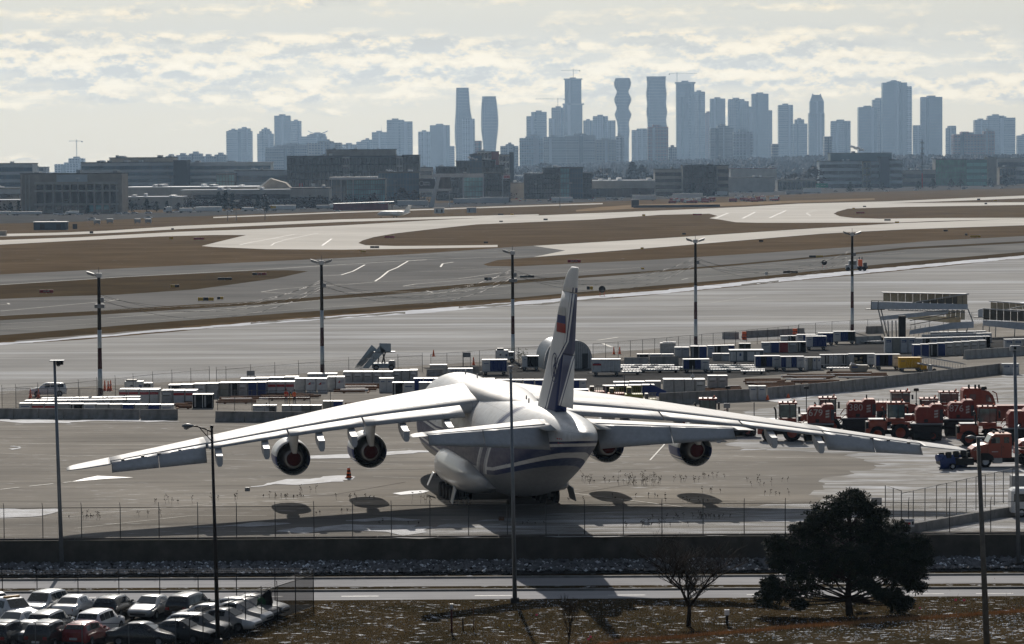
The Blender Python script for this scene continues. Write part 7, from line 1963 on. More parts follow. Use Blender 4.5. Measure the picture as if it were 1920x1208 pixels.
dunnage('rusty rack beside the left wing edge', 640,700,762,770,6,5)
dunnage('rusty rack below the pale labelled pair', 1322,1405,728,745,12,6)
dunnage('wide rusty rack left of the barrier curve', 1405,1500,716,731,11,7)
dunnage('wide rusty rack along the barrier curve', 1478,1588,706,722,12,8)
dunnage('rusty rack below the tapered bin', 1560,1680,702,711,8,9)
def cone(label, x, y, h=.9, group='orange traffic cones'):
 g_ = G(x, y); t = thing('traffic_cone', label, 'cone', (g_.x, g_.y, .05),0, group)
 Q_(-.24,.24,-.24,.24,0,.06,.02).bd('base', ORANGE, t)
 MB().lathe([(.20,.05),(.15,.3),(.14,.3),(.06, h),(.01, h)], (0,0,0), 'z', 12).bd('body', ORANGE, t)
 MB().lathe([(.145, h * .45),(.115, h * .62)], (0,0,0), 'z', 12).bd('reflective_band', mat('cone_band', (.6,.25,.2),.5), t)
for lb, x, y, h in (('left traffic cone right of the first banded mast', 196.5,733,1.3),('middle traffic cone right of the first banded mast', 203,733,1.2),('right traffic cone beside the first banded mast', 207.5,733,1.3),('traffic cone left of the SUV front wheel', 57,747,1.1),('traffic cone beside the SUV front wheel', 72,747,1.1),('traffic cone on the left of two behind the yard fence', 1151,665,1.1),('traffic cone on the right of two behind the yard fence', 1162,664.5,1.1),('traffic cone behind the gate fence near the grey board', 888,685,1.1),('small red cone at the foot of the pale pair', 1439,751,.6),('tiny red cone by the barrier curve', 1478,747,.5)): cone(lb, x, y, h)
g_ = G(814,684); t = thing('traffic_cone', 'traffic cone standing on the tall grey box by the gate', 'cone', (g_.x, g_.y - 3,1.35)); MB().lathe([(.28,0),(.18,.1),(.05,.95),(.01,.95)], (0,0,0), 'z', 12).bd('body', ORANGE, t)
g_ = G(654,898); t = thing('traffic_drum', 'tall orange and black striped drum on the apron below the left wing', 'traffic drum', (g_.x, g_.y, .03))
MB().lathe([(.01,.1),(.36,.1),(.38,0),(.36,0)], (0,0,0), 'z', 20).bd('base', RUBBER, t)
for k in range(5): MB().lathe([(.25 - .025 * k, .1 + .17 * k),(.225 - .025 * k, .27 + .17 * k),(.01,.27 + .17 * k)], (0,0,0), 'z', 20).bd('band', ORANGE if k % 2 == 0 else BLACK, t)
MB().lathe([(.11,.95),(.10,1.02),(.01,1.03)], (0,0,0), 'z', 16).bd('cap', WHITE, t)
for lb, x, y, m_ in (('small dark block on the apron under the left wing', 464,921, GREY),('small rusty lump on the weedy joint', 940,977, RUST)):
 g_ = G(x, y); o = Q_(-.22,.22,-.15,.15,0,.3,.04).bd('loose_block', m_, None, (g_.x, g_.y, .03)); tag(o, lb, 'block')
g_ = G(302,753); t = thing('a_frame_stand', 'white A-frame stand between the red-banded containers', 'stand', (g_.x, g_.y - .6,.04))
T_((0,0,.3),(0,0,1.8),.05,6).bd('post', WHITE, t); MB().prism([(-.5,.0),(.5,.0),(0,.9)], 'y', -.03,.03).bd('panel', WHITE, t)
def service_truck(label, x0, x1, yt, yb, col=WHITE):
 g_ = G((x0 + x1) / 2, yb); s_ = g_.y / FPX; w = (x1 - x0) * s_; H = (yb - yt) * s_
 t = thing('service_truck', label, 'truck', (g_.x, g_.y, .04))
 Q_(-w / 2, w * .12,0,1.8,.4, H * .88,.06).bd('body', col, t); Q_(-w / 2 + .2,-w * .1,.1,1.7, H * .88, H, .04).bd('roof_unit', BLACK, t)
 Q_(w * .12, w * .42,.1,1.7,.4, H * .75,.06).bd('cab', col, t); B_(w * .15, w * .36,.06,.1, H * .45, H * .7).bd('cab_window', GLASS, t)
 B_(-w * .3,-w * .22,-.03,0, H * .5, H * .6).bd('lock_plate', BLACK, t); B_(-w * .02, w * .08,-.03,0, H * .45, H * .6).bd('blue_plate', U_BLUE, t)
 for x in (-w * .32, w * .3): MB().wheel((x, .1,.35),.35,.22, 'y', 12,0,1).bd('wheel', [RUBBER, GREY], t)
service_truck('white service truck body behind the red-banded pair', 233,290,713,737)
service_truck('white service truck with dark roof unit left of the middle mast', 929,968,654,681)
g_ = G(1000,677); t = thing('shrub', 'small green-yellow bush right of the middle banded mast', 'shrub', (g_.x - 1.6, g_.y, .04)); mb = MB(); rr = random.Random(3)
for i in range(160):
 c = Vector((rr.gauss(0,.45), rr.gauss(0,.4),.8 + rr.gauss(0,.35))); q = [c + Vector((rr.uniform(-1,1), rr.uniform(-1,1), rr.uniform(-1,1))) * .16 for _ in range(3)]; mb.add(q, [(0,1,2)])
mb.bd('foliage', mat('olive_leaves', (.10,.11,.03),.8, var=.4), t); T_((0,0,0),(0,0,.8),.06,6).bd('stem', WOOD, t)
def human(label, loc, rz, coat, hood=None, lean=0.0, arm=0.0, scale=1.0):
 t = thing('person', label, 'person', loc, rz)
 verts = [(0,0,.95),(0,0,1.15),(0,.0 + lean, 1.38),(0,.0 + lean, 1.50),(.19, lean, 1.42),(.27, lean + .03,1.16),(.24, lean + .10 + arm, .96 + arm),(-.19, lean, 1.42),(-.27, lean + .03,1.16),(-.24, lean + .10,.96),(.10,0,.90),(.12,.03,.50),(.13,-.02,.08),(.14,.12,.04),(-.10,0,.90),(-.13,.0,.50),(-.14,-.04,.08),(-.15,.10,.04),(0, lean + .01,1.62)]
 edges = [(0,1),(1,2),(2,3),(2,4),(4,5),(5,6),(2,7),(7,8),(8,9),(0,10),(10,11),(11,12),(12,13),(0,14),(14,15),(15,16),(16,17),(3,18)]
 rad = [.15,.16,.15,.06,.08,.06,.045,.08,.06,.045,.10,.075,.05,.045,.10,.075,.05,.045,.06]
 me = bpy.data.meshes.new('body'); me.from_pydata(verts, edges, []); o = bpy.data.objects.new('body', me); COL.objects.link(o)
 bpy.context.view_layer.objects.active = o
 sk = o.modifiers.new('skin', 'SKIN');
 for i, r_ in enumerate(rad): me.skin_vertices[0].data[i].radius = (r_, r_ * .85)
 me.skin_vertices[0].data[0].use_root = True
 o.modifiers.new('sub', 'SUBSURF').levels = 1
 m2 = bpy.data.meshes.new_from_object(o.evaluated_get(bpy.context.evaluated_depsgraph_get()))
 bpy.data.objects.remove(o)
 m2.materials.clear(); m2.materials.append(mat('dark_trousers', (.02,.022,.03),.8)); m2.materials.append(coat); m2.materials.append(mat('skin', (.45,.28,.20),.6))
 for p in m2.polygons:
  z = p.center.z
  p.material_index = 1 if z > .86 and z < 1.52 and not (abs(p.center.x) > .18 and z < 1.0) else (2 if z >= 1.52 or abs(p.center.x) > .2 and z < 1.0 and z > .8 else 0)
  p.use_smooth = True
 b_ = bpy.data.objects.new('body', m2); COL.objects.link(b_); b_.parent = t
 rings = [[(r_ * .85 * math.cos(a), lean + .02 + r_ * math.sin(a), z) for a in [2 * math.pi * i / 12 for i in range(12)]] for r_, z in ((.03,1.56),(.08,1.60),(.10,1.68),(.105,1.75),(.08,1.82),(.02,1.85))]
 hb = MB().loft(rings, 0, True); hb.hexa([(-.015, lean + .11,1.67),(.015, lean + .11,1.67),(.015, lean + .15,1.67),(-.015, lean + .15,1.67),(-.01, lean + .11,1.73),(.01, lean + .11,1.73),(.01, lean + .12,1.73),(-.01, lean + .12,1.73)])
 for s_ in (-1,1): hb.box(s_ * .095 - .012, s_ * .095 + .012, lean, lean + .05,1.67,1.74)
 hb.bd('head', MATS['skin'], t)
 hr = [[(r_ * .92 * math.cos(a), lean - .01 + r_ * math.sin(a), z) for a in [math.pi * .95 + math.pi * 1.1 * i / 10 for i in range(11)]] for r_, z in ((.11,1.60),(.125,1.70),(.125,1.78),(.09,1.86),(.01,1.88))]
 MB().loft(hr, 0, True, closed=False, caps=False).bd('hood' if hood else 'hair', hood or BLACK, t)
 B_(-.165,.165, lean - .17, lean - .14,1.06,1.12).bd('reflective_stripe', mat('hi_vis_stripe', (.6,.5,.2),.5), t)
 for s_ in (-1,1):
  hx, hy, hz = s_ * .24, lean + .11 + (arm if s_ > 0 else 0),.93 + (arm if s_ > 0 else 0)
  hm_ = Q_(hx - .035, hx + .035, hy - .02, hy + .02, hz - .07, hz + .02,.01)
  for k in range(4): hm_.tube((hx - .027 + .018 * k, hy, hz - .07),(hx - .027 + .018 * k, hy + .02, hz - (.13,.145,.14,.12)[k]),.008,5)
  hm_.tube((hx - s_ * .03, hy + .01, hz - .02),(hx - s_ * .05, hy + .04, hz - .08),.009,5)
  hm_.bd('hand', MATS['skin'], t)
 t.scale = (scale,) * 3
 return t
g1, g2 = G(536.5,757), G(552.5,757)
human('person in red hooded coat and orange vest standing left beside the tripod', (g1.x, g1.y, .04), R(-25), mat('red_orange_vest', (.50,.06,.03),.7), mat('dark_red_hood', (.12,.015,.015),.8),.02,.08,.96)
human('person in bright orange vest bending right beside the tripod', (g2.x, g2.y, .04), R(40), ORANGE, None, .10,.14,.90)
gt = G(545,757.5); t = thing('tripod', 'surveying tripod between the two workers', 'tripod', (gt.x, gt.y, .04))
for a in (90,210,330): T_((0,0,1.25),(.35 * math.cos(R(a)),.35 * math.sin(R(a)),0),.02,5).bd('leg', YELLOW, t)
Q_(-.08,.08,-.08,.08,1.25,1.5,.02).bd('instrument', BLACK, t)
g_ = G(90,744)
car('suv', 'white', (g_.x, g_.y, .04), R(98), 'white SUV with dark rear window band behind the left fence', 'parked_suv', 'SUV')
g_ = G(700,697); s_ = g_.y / FPX
t = thing('stair_truck', 'pale blue-grey mobile boarding stairs behind the labelled containers', 'boarding stairs', (g_.x, g_.y + 2,.04))
def sx(x): return (x - 700) * s_
def sz(y): return (697 - y) * s_
STP = mat('stair_blue_grey', (.27,.33,.38),.5, dirt=(.18,.2,.2,.3))
for y_, dx in ((0,0),(1.9,-16)):
 MB().prism([(sx(678 + dx), sz(693)),(sx(690 + dx), sz(693)),(sx(722 + dx), sz(660)),(sx(711 + dx), sz(650))], 'y', y_, y_ + .07).bd('side_panel', STP, t)
for k in range(16):
 f = k / 15; x = 676 + (712 - 676) * f; y = 694 - (694 - 662) * f
 MB().hexa([(sx(x) - .2,.08, sz(y)),(sx(x) + .15,.08, sz(y)),(sx(x - 14) + .15,1.9, sz(y)),(sx(x - 14) - .2,1.9, sz(y)),(sx(x) - .2,.08, sz(y) + .05),(sx(x) + .15,.08, sz(y) + .05),(sx(x - 14) + .15,1.9, sz(y) + .05),(sx(x - 14) - .2,1.9, sz(y) + .05)]).bd('step', GREY, t)
MB().prism([(sx(710), sz(645.5)),(sx(732), sz(646)),(sx(732), sz(663)),(sx(714), sz(664))], 'y', 0,.07).bd('landing_panel', STP, t)
B_(sx(700), sx(740),0,2, sz(663.5), sz(662)).bd('landing_floor', GREY, t)
T_((sx(725),.05, sz(662)),(sx(725),.05, sz(646.5)),.04,5).tube((sx(732),.05, sz(662)),(sx(732),.05, sz(646.5)),.04,5).tube((sx(725),.05, sz(646.5)),(sx(732),.05, sz(646.5)),.04,5).bd('hand_rail', WHITE, t)
T_((sx(716),.9, sz(662)),(sx(722),.9, sz(692)),.10,6).tube((sx(722),.9, sz(662)),(sx(712),.9, sz(692)),.10,6).tube((sx(710),.9, sz(665)),(sx(706),.9, sz(692)),.08,6).bd('lift_frame', DARK, t)
Q_(sx(696), sx(738),.2,1.8, sz(693), sz(684),.1).bd('chassis', STP, t); Q_(sx(727), sx(740),.2,1.8, sz(693), sz(679),.15).bd('cab', GREY, t)
for x in (704,733): MB().wheel((sx(x),.25,.4),.4,.25, 'y', 14,0,1).bd('wheel', [RUBBER, GREY], t)
g_ = G(1066,692); s_ = g_.y / FPX
t = thing('arched_shelter', 'corrugated grey arched shelter with dark door behind the tail fin', 'shelter', (g_.x, g_.y, .04), R(7))
w = 92 * s_; H = 53 * s_
def arch(y, k=1.0, n=40):
 return [(w / 2 * k * math.copysign(abs(math.cos(math.pi * i / n)) ** .62, math.cos(math.pi * i / n)), y, H * k * math.sin(math.pi * i / n) ** .8) for i in range(n + 1)]
ribs = []
for k in range(49):
 ribs.append(arch(9.0 * k / 48,1.0 + (.012 if k % 4 < 2 else 0)))
MB().loft(ribs, 0, False, caps=False, closed=False).bd('roof_skin', mat('galvanised_roof', (.25,.27,.29),.45, metal=.4, var=.15), t)
fr_ = arch(.02,.995)
MB().add(fr_, [tuple(range(len(fr_)))]).bd('front_wall', LGREY, t)
rb = MB()
for k in range(22):
 x = -w / 2 + w * (k + .5) / 22; zt_ = H * max(0.0,1 - abs(2 * x / w) ** 3.2) ** .5
 rb.box(x - .05, x + .05,-.06,.0,0, max(.2, zt_ - .1))
rb.bd('wall_ribs', U_ALU, t)['kind'] = 'stuff'
B_(w * .28, w * .40,-.10,-.06,0,2.1).bd('door', DARK, t)
def bramp(label, x0, yb, k=1.0, cut=False):
 g_ = G(x0, yb); s_ = g_.y / FPX
 t = thing('boarding_ramp', label, 'ramp', (g_.x, g_.y, .04))
 def X(x): return x * s_ * k
 def Z(y): return y * s_ * k
 PAN = mat('translucent_cream_panel', (.36,.31,.22),.5, var=.15, dirt=(.22,.18,.12,.4)); SIDE = mat('ramp_side_white', (.42,.47,.54),.5, dirt=(.3,.3,.3,.3)); RG = mat('ramp_dark_glazing', (.05,.045,.035),.3)
 D = 2.0
 levels = [((0,44,180,36),0.0), ]
 MB().prism([(X(-12), Z(60)),(X(-12), Z(74)),(X(170), Z(68)),(X(170), Z(58))], 'y', 0,.12).bd('side_beam', SIDE, t)
 for i in range(11):
  a, b_ = 14 + 14 * i, 14 + 14 * (i + 1) - .8
  za, zb = 74 - a * .035,74 - b_ * .035; ta, tb = 91 - a * .028,91 - b_ * .028
  if i == 10: b_ = 168
  MB().prism([(X(a), Z(za)),(X(b_), Z(zb)),(X(b_), Z(tb)),(X(a), Z(ta))], 'y', D, D + .04).bd('wall_panel', PAN, t)
 for i in range(7):
  a, b_ = 72 + 14 * i, 72 + 14 * (i + 1) - 1.5
  za, zb = 73 - a * .035,73 - b_ * .035
  MB().prism([(X(a), Z(za)),(X(b_), Z(zb)),(X(b_), Z(zb + 2 + 2.2 * (i + 1))),(X(a), Z(za + 2 + 2.2 * i))], 'y', .02,.06).bd('glazing_panel', RG, t)
 MB().prism([(X(10), Z(90)),(X(10), Z(91.5)),(X(172), Z(87.5)),(X(172), Z(86))], 'y', -.1, D + .3).bd('roof', U_ROOF, t)
 MB().prism([(X(66), Z(71)),(X(66), Z(72.5)),(X(172), Z(89)),(X(172), Z(87))], 'y', -.12,.0).bd('sloping_rail', U_ROOF, t)
 for x in (150,160): MB().prism([(X(x), Z(68)),(X(x + 9), Z(68)),(X(x + 9), Z(87)),(X(x), Z(87))], 'y', .0,.05).bd('end_panel', PAN, t)
 T_((X(20),.1, Z(58)),(X(165),.1, Z(53)),.07,5).bd('truss_chord', GREY, t)
 for i in range(16):
  a = 20 + 9 * i; T_((X(a),.1, Z(58 - (a - 20) * .035)),(X(a + 4.5),.1, Z(62 - (a - 20) * .035)),.05,4).tube((X(a + 4.5),.1, Z(62 - (a - 20) * .035)),(X(a + 9),.1, Z(58 - (a - 11) * .035)),.05,4).bd('truss_brace', GREY, t)
 MB().prism([(X(8), Z(38)),(X(8), Z(46)),(X(135), Z(58)),(X(135), Z(50))], 'y', 1.0,1.12).bd('side_beam', SIDE, t)
 MB().prism([(X(60), Z(40)),(X(60), Z(48)),(X(160), Z(42)),(X(160), Z(30))], 'y', 2.1,2.2).bd('rear_panel', PAN, t)
 MB().prism([(X(60), Z(12)),(X(60), Z(20)),(X(140), Z(34)),(X(180), Z(36)),(X(180), Z(24)),(X(140), Z(22))], 'y', -.6,-.48).bd('side_beam', SIDE, t)
 T_((X(60),-.5, Z(38)),(X(150),-.5, Z(54)),.06,5).tube((X(60),-.5, Z(30)),(X(150),-.5, Z(46)),.06,5).bd('hand_rail', DARK, t)
 for i in range(4): MB().prism([(X(132 + 9 * i), Z(38)),(X(140 + 9 * i), Z(38)),(X(140 + 9 * i), Z(56)),(X(132 + 9 * i), Z(56))], 'y', 1.6,1.65).bd('wall_panel', PAN, t)
 B_(X(40), X(53),-.3,.5,0, Z(47)).bd('dark_column', BLACK, t)
 for (a, b_, c, d) in ((2,60,14,8),(7,60,20,8),(20,38,22,6),(28,38,28,6),(35,38,36,6),(170,60,180,34),(172,34,166,8),(150,24,150,4)):
  T_((X(a),.2, Z(b_)),(X(c),.2, Z(d)),.10,5).bd('strut', GREY, t)
 B_(X(-20), X(14),-.1,1.9, Z(58.5), Z(60)).bd('platform', DARK, t)
 T_((X(-12),.0, Z(60)),(X(-11),0, Z(76)),.05,5).tube((X(-11),0, Z(76)),(X(12),0, Z(75)),.05,5).tube((X(1),0, Z(60)),(X(2),0, Z(76)),.05,5).bd('hand_rail', DARK, t)
 for i in range(9): T_((X(60 + 9 * i),.5, Z(8)),(X(64 + 9 * i),.5, Z(28)),.05,4).bd('truss_brace', GREY, t)
 for x in (8,30,150,170): MB().wheel((X(x),.2,.3),.3,.2, 'y', 12).bd('wheel', RUBBER, t)
 return t
bramp('large zigzag boarding ramp with cream panels and white sides', 1645,640,1.0)
g_ = G(1843,633); s_ = g_.y / FPX
t = thing('boarding_ramp', 'second boarding ramp with dark glazing cut by the right edge', 'ramp', (g_.x, g_.y, .04))
def X(x): return x * s_
PAN, SIDE, RG = MATS['translucent_cream_panel'], MATS['ramp_side_white'], MATS['ramp_dark_glazing']
MB().prism([(X(0), X(22)),(X(0), X(32)),(X(90), X(26)),(X(90), X(12))], 'y', 0,.12).bd('side_beam', SIDE, t)
for i in range(6):
 a = 1 + 13 * i; MB().prism([(X(a), X(33 - a * .05)),(X(a + 12), X(33 - (a + 12) * .05)),(X(a + 12), X(54 - (a + 12) * .06)),(X(a), X(54 - a * .06))], 'y', .3,.34).bd('glazing_panel', RG, t)
for i in range(7):
 a = 18 + 12 * i; MB().prism([(X(a), X(52)),(X(a + 11.4), X(51)),(X(a + 11.4), X(65 - (a + 11) * .05)),(X(a), X(66 - a * .05))], 'y', 2.0,2.04).bd('wall_panel', PAN, t)
MB().prism([(X(0), X(53)),(X(0), X(55)),(X(70), X(49)),(X(70), X(47))], 'y', -.1,.6).bd('roof', U_ROOF, t)
MB().prism([(X(15), X(66)),(X(15), X(68)),(X(100), X(61)),(X(100), X(59))], 'y', 1.4,2.4).bd('roof', U_ROOF, t)
MB().prism([(X(36), X(50)),(X(36), X(51.5)),(X(80), X(60)),(X(80), X(58.5))], 'y', -.2,-.1).bd('sloping_rail', U_ROOF, t)
MB().prism([(X(-9), X(38)),(X(0), X(38)),(X(0), X(54)),(X(-9), X(52))], 'y', 0,.1).bd('side_beam', SIDE, t); B_(X(-16), X(2),-.1,1.5, X(37), X(38.3)).bd('platform', DARK, t)
for x in (0,12,24,60): T_((X(x),.4,0),(X(x + 1),.4, X(23)),.08,5).bd('strut', GREY, t)
g_ = G(1925,620); t = thing('ramp_canopy', 'grey-blue slanted canopy corner at the right edge above the second ramp', 'canopy', (g_.x, g_.y, 0)); MB().hexa([(X(-16),0, X(50)),(X(10),0, X(46)),(X(10),2, X(46)),(X(-16),2, X(50)),(X(-16),0, X(53)),(X(10),0, X(56)),(X(10),2, X(56)),(X(-16),2, X(53))]).bd('panel', mat('blue_grey_panel', (.12,.16,.22),.5), t); T_((X(5),1,0),(X(5),1, X(47)),.1,6).bd('post', GREY, t)
g_ = G(1772,700); s_ = g_.y / FPX; t = thing('loading_ramp', 'small grey slatted loading ramp right of the yellow trolley', 'ramp', (g_.x, g_.y, .04))
for y_ in (0,1.8):
 T_((X(-48) * s_ / s_, y_, X(18)),(X(40), y_, X(4)),.06,5).tube((X(-48), y_, X(32)),(X(38), y_, X(16)),.05,5).bd('hand_rail', LGREY, t)
for i in range(18):
 a = -46 + 5 * i; z = 18 - (a + 48) * .16
 T_((X(a),0, X(z)),(X(a),0, X(z + 13)),.03,4).bd('baluster', LGREY, t)
MB().hexa([(X(-50),0, X(16)),(X(40),0, X(2)),(X(40),1.8, X(2)),(X(-50),1.8, X(16)),(X(-50),0, X(18)),(X(40),0, X(4)),(X(40),1.8, X(4)),(X(-50),1.8, X(18))]).bd('deck', GREY, t)
Q_(X(-30), X(-24),0,1.6,0, X(15),.03).bd('support', LGREY, t); MB().wheel((X(-20),.1,.3),.3,.2, 'y', 12).bd('wheel', RUBBER, t)
def gse(label, x0, x1, yt, yb, m_, m2, seed):
 g_ = G((x0 + x1) / 2, yb); s_ = g_.y / FPX; w = (x1 - x0) * s_; H = (yb - yt) * s_; rr = random.Random(seed)
 t = thing('ground_loader', label, 'loader', (g_.x, g_.y, .04))
 Q_(-w / 2, w / 2,0,2.2,.4, H * .5,.06).bd('body', m_, t)
 Q_(-w / 2 + w * .1,-w / 2 + w * .38,.2,2, H * .5, H * .85,.05).bd('cab', m2, t)
 B_(-w / 2 + w * .12,-w / 2 + w * .34,.15,.2, H * .55, H * .8).bd('cab_window', GLASS, t)
 for k in range(5): T_((-w / 2 + w * (.45 + .11 * k),.1, H * .5),(-w / 2 + w * (.45 + .11 * k),.1, H * .92),.04,5).bd('rail_post', m2, t)
 T_((-w * .05,.1, H * .92),(w / 2,.1, H * .92),.04,5).bd('hand_rail', m2, t)
 for x in (-w * .35, w * .3): MB().wheel((x, .1,.38),.38,.25, 'y', 12,0,1).bd('wheel', [RUBBER, GREY], t)
OLV = mat('olive_yellow_paint', (.27,.26,.06),.55, dirt=(.15,.13,.05,.4)); ORD = mat('dull_orange_paint', (.38,.08,.03),.6, dirt=(.2,.08,.04,.4))
gse('orange and pale loader with rails left of the yellow group', 1103,1134,722,748, ORD, U_TAN, 1)
gse('orange low loader in the middle of the yellow group', 1140,1172,725,752, ORD, OLV, 2)
gse('olive yellow loader with tall cab behind the right wing', 1172,1206,722,758, OLV, OLV, 3)
gse('olive yellow boxy unit at the right of the yellow group', 1207,1232,735,764, OLV, U_TAN, 4)
gse('small olive loader at left behind the wing root', 1098,1125,738,756, OLV, ORD, 5)
g_ = G(1234,750); t = thing('tilted_panel', 'dark blue tilted panel leaning beside the yellow units', 'panel', (g_.x, g_.y, .04)); MB().hexa([(-1.0,0,.6),(1.0,0,.1),(1.0,.1,.1),(-1.0,.1,.6),(-1.0,.3,1.9),(1.0,.3,1.0),(1.0,.4,1.0),(-1.0,.4,1.9)]).bd('panel', BLUE, t); B_(-.9,-.8,0,.3,0,.7).bd('leg', DARK, t)
def yard_post(label, x, yb, yt, head='disc', m_=DARK, r_=.05):
 g_ = G(x, yb); H = HT(x, yt, g_.y); t = thing('yard_lamp', label, 'lamp post', (g_.x, g_.y, .03))
 T_((0,0,0),(0,0, H), r_, 8).bd('pole', m_, t)
 if head == 'disc': Q_(-.28,.28,-.12,.12, H - .05, H + .25,.06).bd('lamp_head', BLACK, t)
 elif head == 'ball': MB().lathe([(.02,-.3),(.22,-.2),(.26,0),(.2,.16),(.02,.3)], (0,0, H - .1), 'z', 14).bd('globe', LGREY, t); T_((0,0, H + .2),(0,0, H + 1.2),.02,5).bd('spike', WHITE, t)
 elif head == 'box': Q_(-.35,.35,-.15,.15, H - .5, H, .04).bd('box', GREY, t)
yard_post('grey post with glass globe above the big metal boxes', 1299,745,705, 'ball', GALV)
yard_post('thin dark lamp post over the first red sweeper housing', 1512,790,729)
yard_post('thin dark lamp post over the back-row loader', 1718,790,733)
yard_post('thin dark post right behind the right wing middle', 1365,790,729)
yard_post('thin fence post with grey box behind the right wing', 1363,800,757, 'box')
yard_post('thin pole above the yellow loaders', 1171,752,703, 'none')
yard_post('thin pole over the back row of machinery', 1414,790,755, 'none')
# ================================================================== SNOW MACHINES
SW = mat('faded_red_sweeper_paint', (.19,.026,.017),.5, var=.2, dirt=(.20,.08,.06,.5)); SWT = mat('pale_red_roof', (.34,.14,.10),.6, var=.15)  # flat tops of the engine housings get a paler red than their sides
TO = mat('tractor_orange_red', (.24,.036,.012),.45, dirt=(.2,.06,.04,.4)); NUMW = mat('number_white', (.42,.40,.38),.6)
def cabin_frame(t, cx_, z0, w, d, h, m_, y0=0.0, roof=TO):
 Q_(cx_ - w / 2 - .08, cx_ + w / 2 + .08, y0 - .08, y0 + d + .08, z0 + h, z0 + h + .16,.05).bd('cab_roof', roof, t)
 B_(cx_ - w / 2, cx_ + w / 2, y0, y0 + d, z0 - .05, z0 + h * .18).bd('cab_base', m_, t)
 for x in (cx_ - w / 2, cx_ + w * .08, cx_ + w / 2 - .1):
  for y in (y0, y0 + d - .1): B_(x, x + .1, y, y + .1, z0 + h * .18, z0 + h).bd('cab_post', DARK, t)
 B_(cx_ - w / 2 + .1, cx_ + w * .08, y0 + .02, y0 + .04, z0 + h * .2, z0 + h * .96).bd('cab_window', TGLASS, t)
 B_(cx_ + w * .08 + .1, cx_ + w / 2 - .1, y0 + .02, y0 + .04, z0 + h * .2, z0 + h * .96).bd('cab_window', TGLASS, t)
 B_(cx_ - w / 2 + .02, cx_ - w / 2 + .04, y0 + .1, y0 + d - .1, z0 + h * .2, z0 + h * .96).bd('cab_window', TGLASS, t)
 Q_(cx_ - .1, cx_ + .35, y0 + d * .3, y0 + d * .7, z0 + .1, z0 + h * .7,.05).bd('seat', BLACK, t)
 for x in (-.3,0,.3): Q_(cx_ + x * w - .08, cx_ + x * w + .08, y0 + .1, y0 + .3, z0 + h + .16, z0 + h + .32,.02).bd('work_lamp', BLACK, t)
 T_((cx_ + w / 2 - .2, y0 + d / 2, z0 + h + .1),(cx_ + w / 2 - .2, y0 + d / 2, z0 + h + .42),.07,8).bd('beacon', ORANGE, t)
 Q_(cx_ + w / 2 + .15, cx_ + w / 2 + .35, y0 - .25, y0 - .12, z0 + h * .45, z0 + h * .85,.02).bd('mirror', BLACK, t); T_((cx_ + w / 2, y0, z0 + h * .8),(cx_ + w / 2 + .25, y0 - .2, z0 + h * .8),.02,4).bd('mirror_arm', BLACK, t)
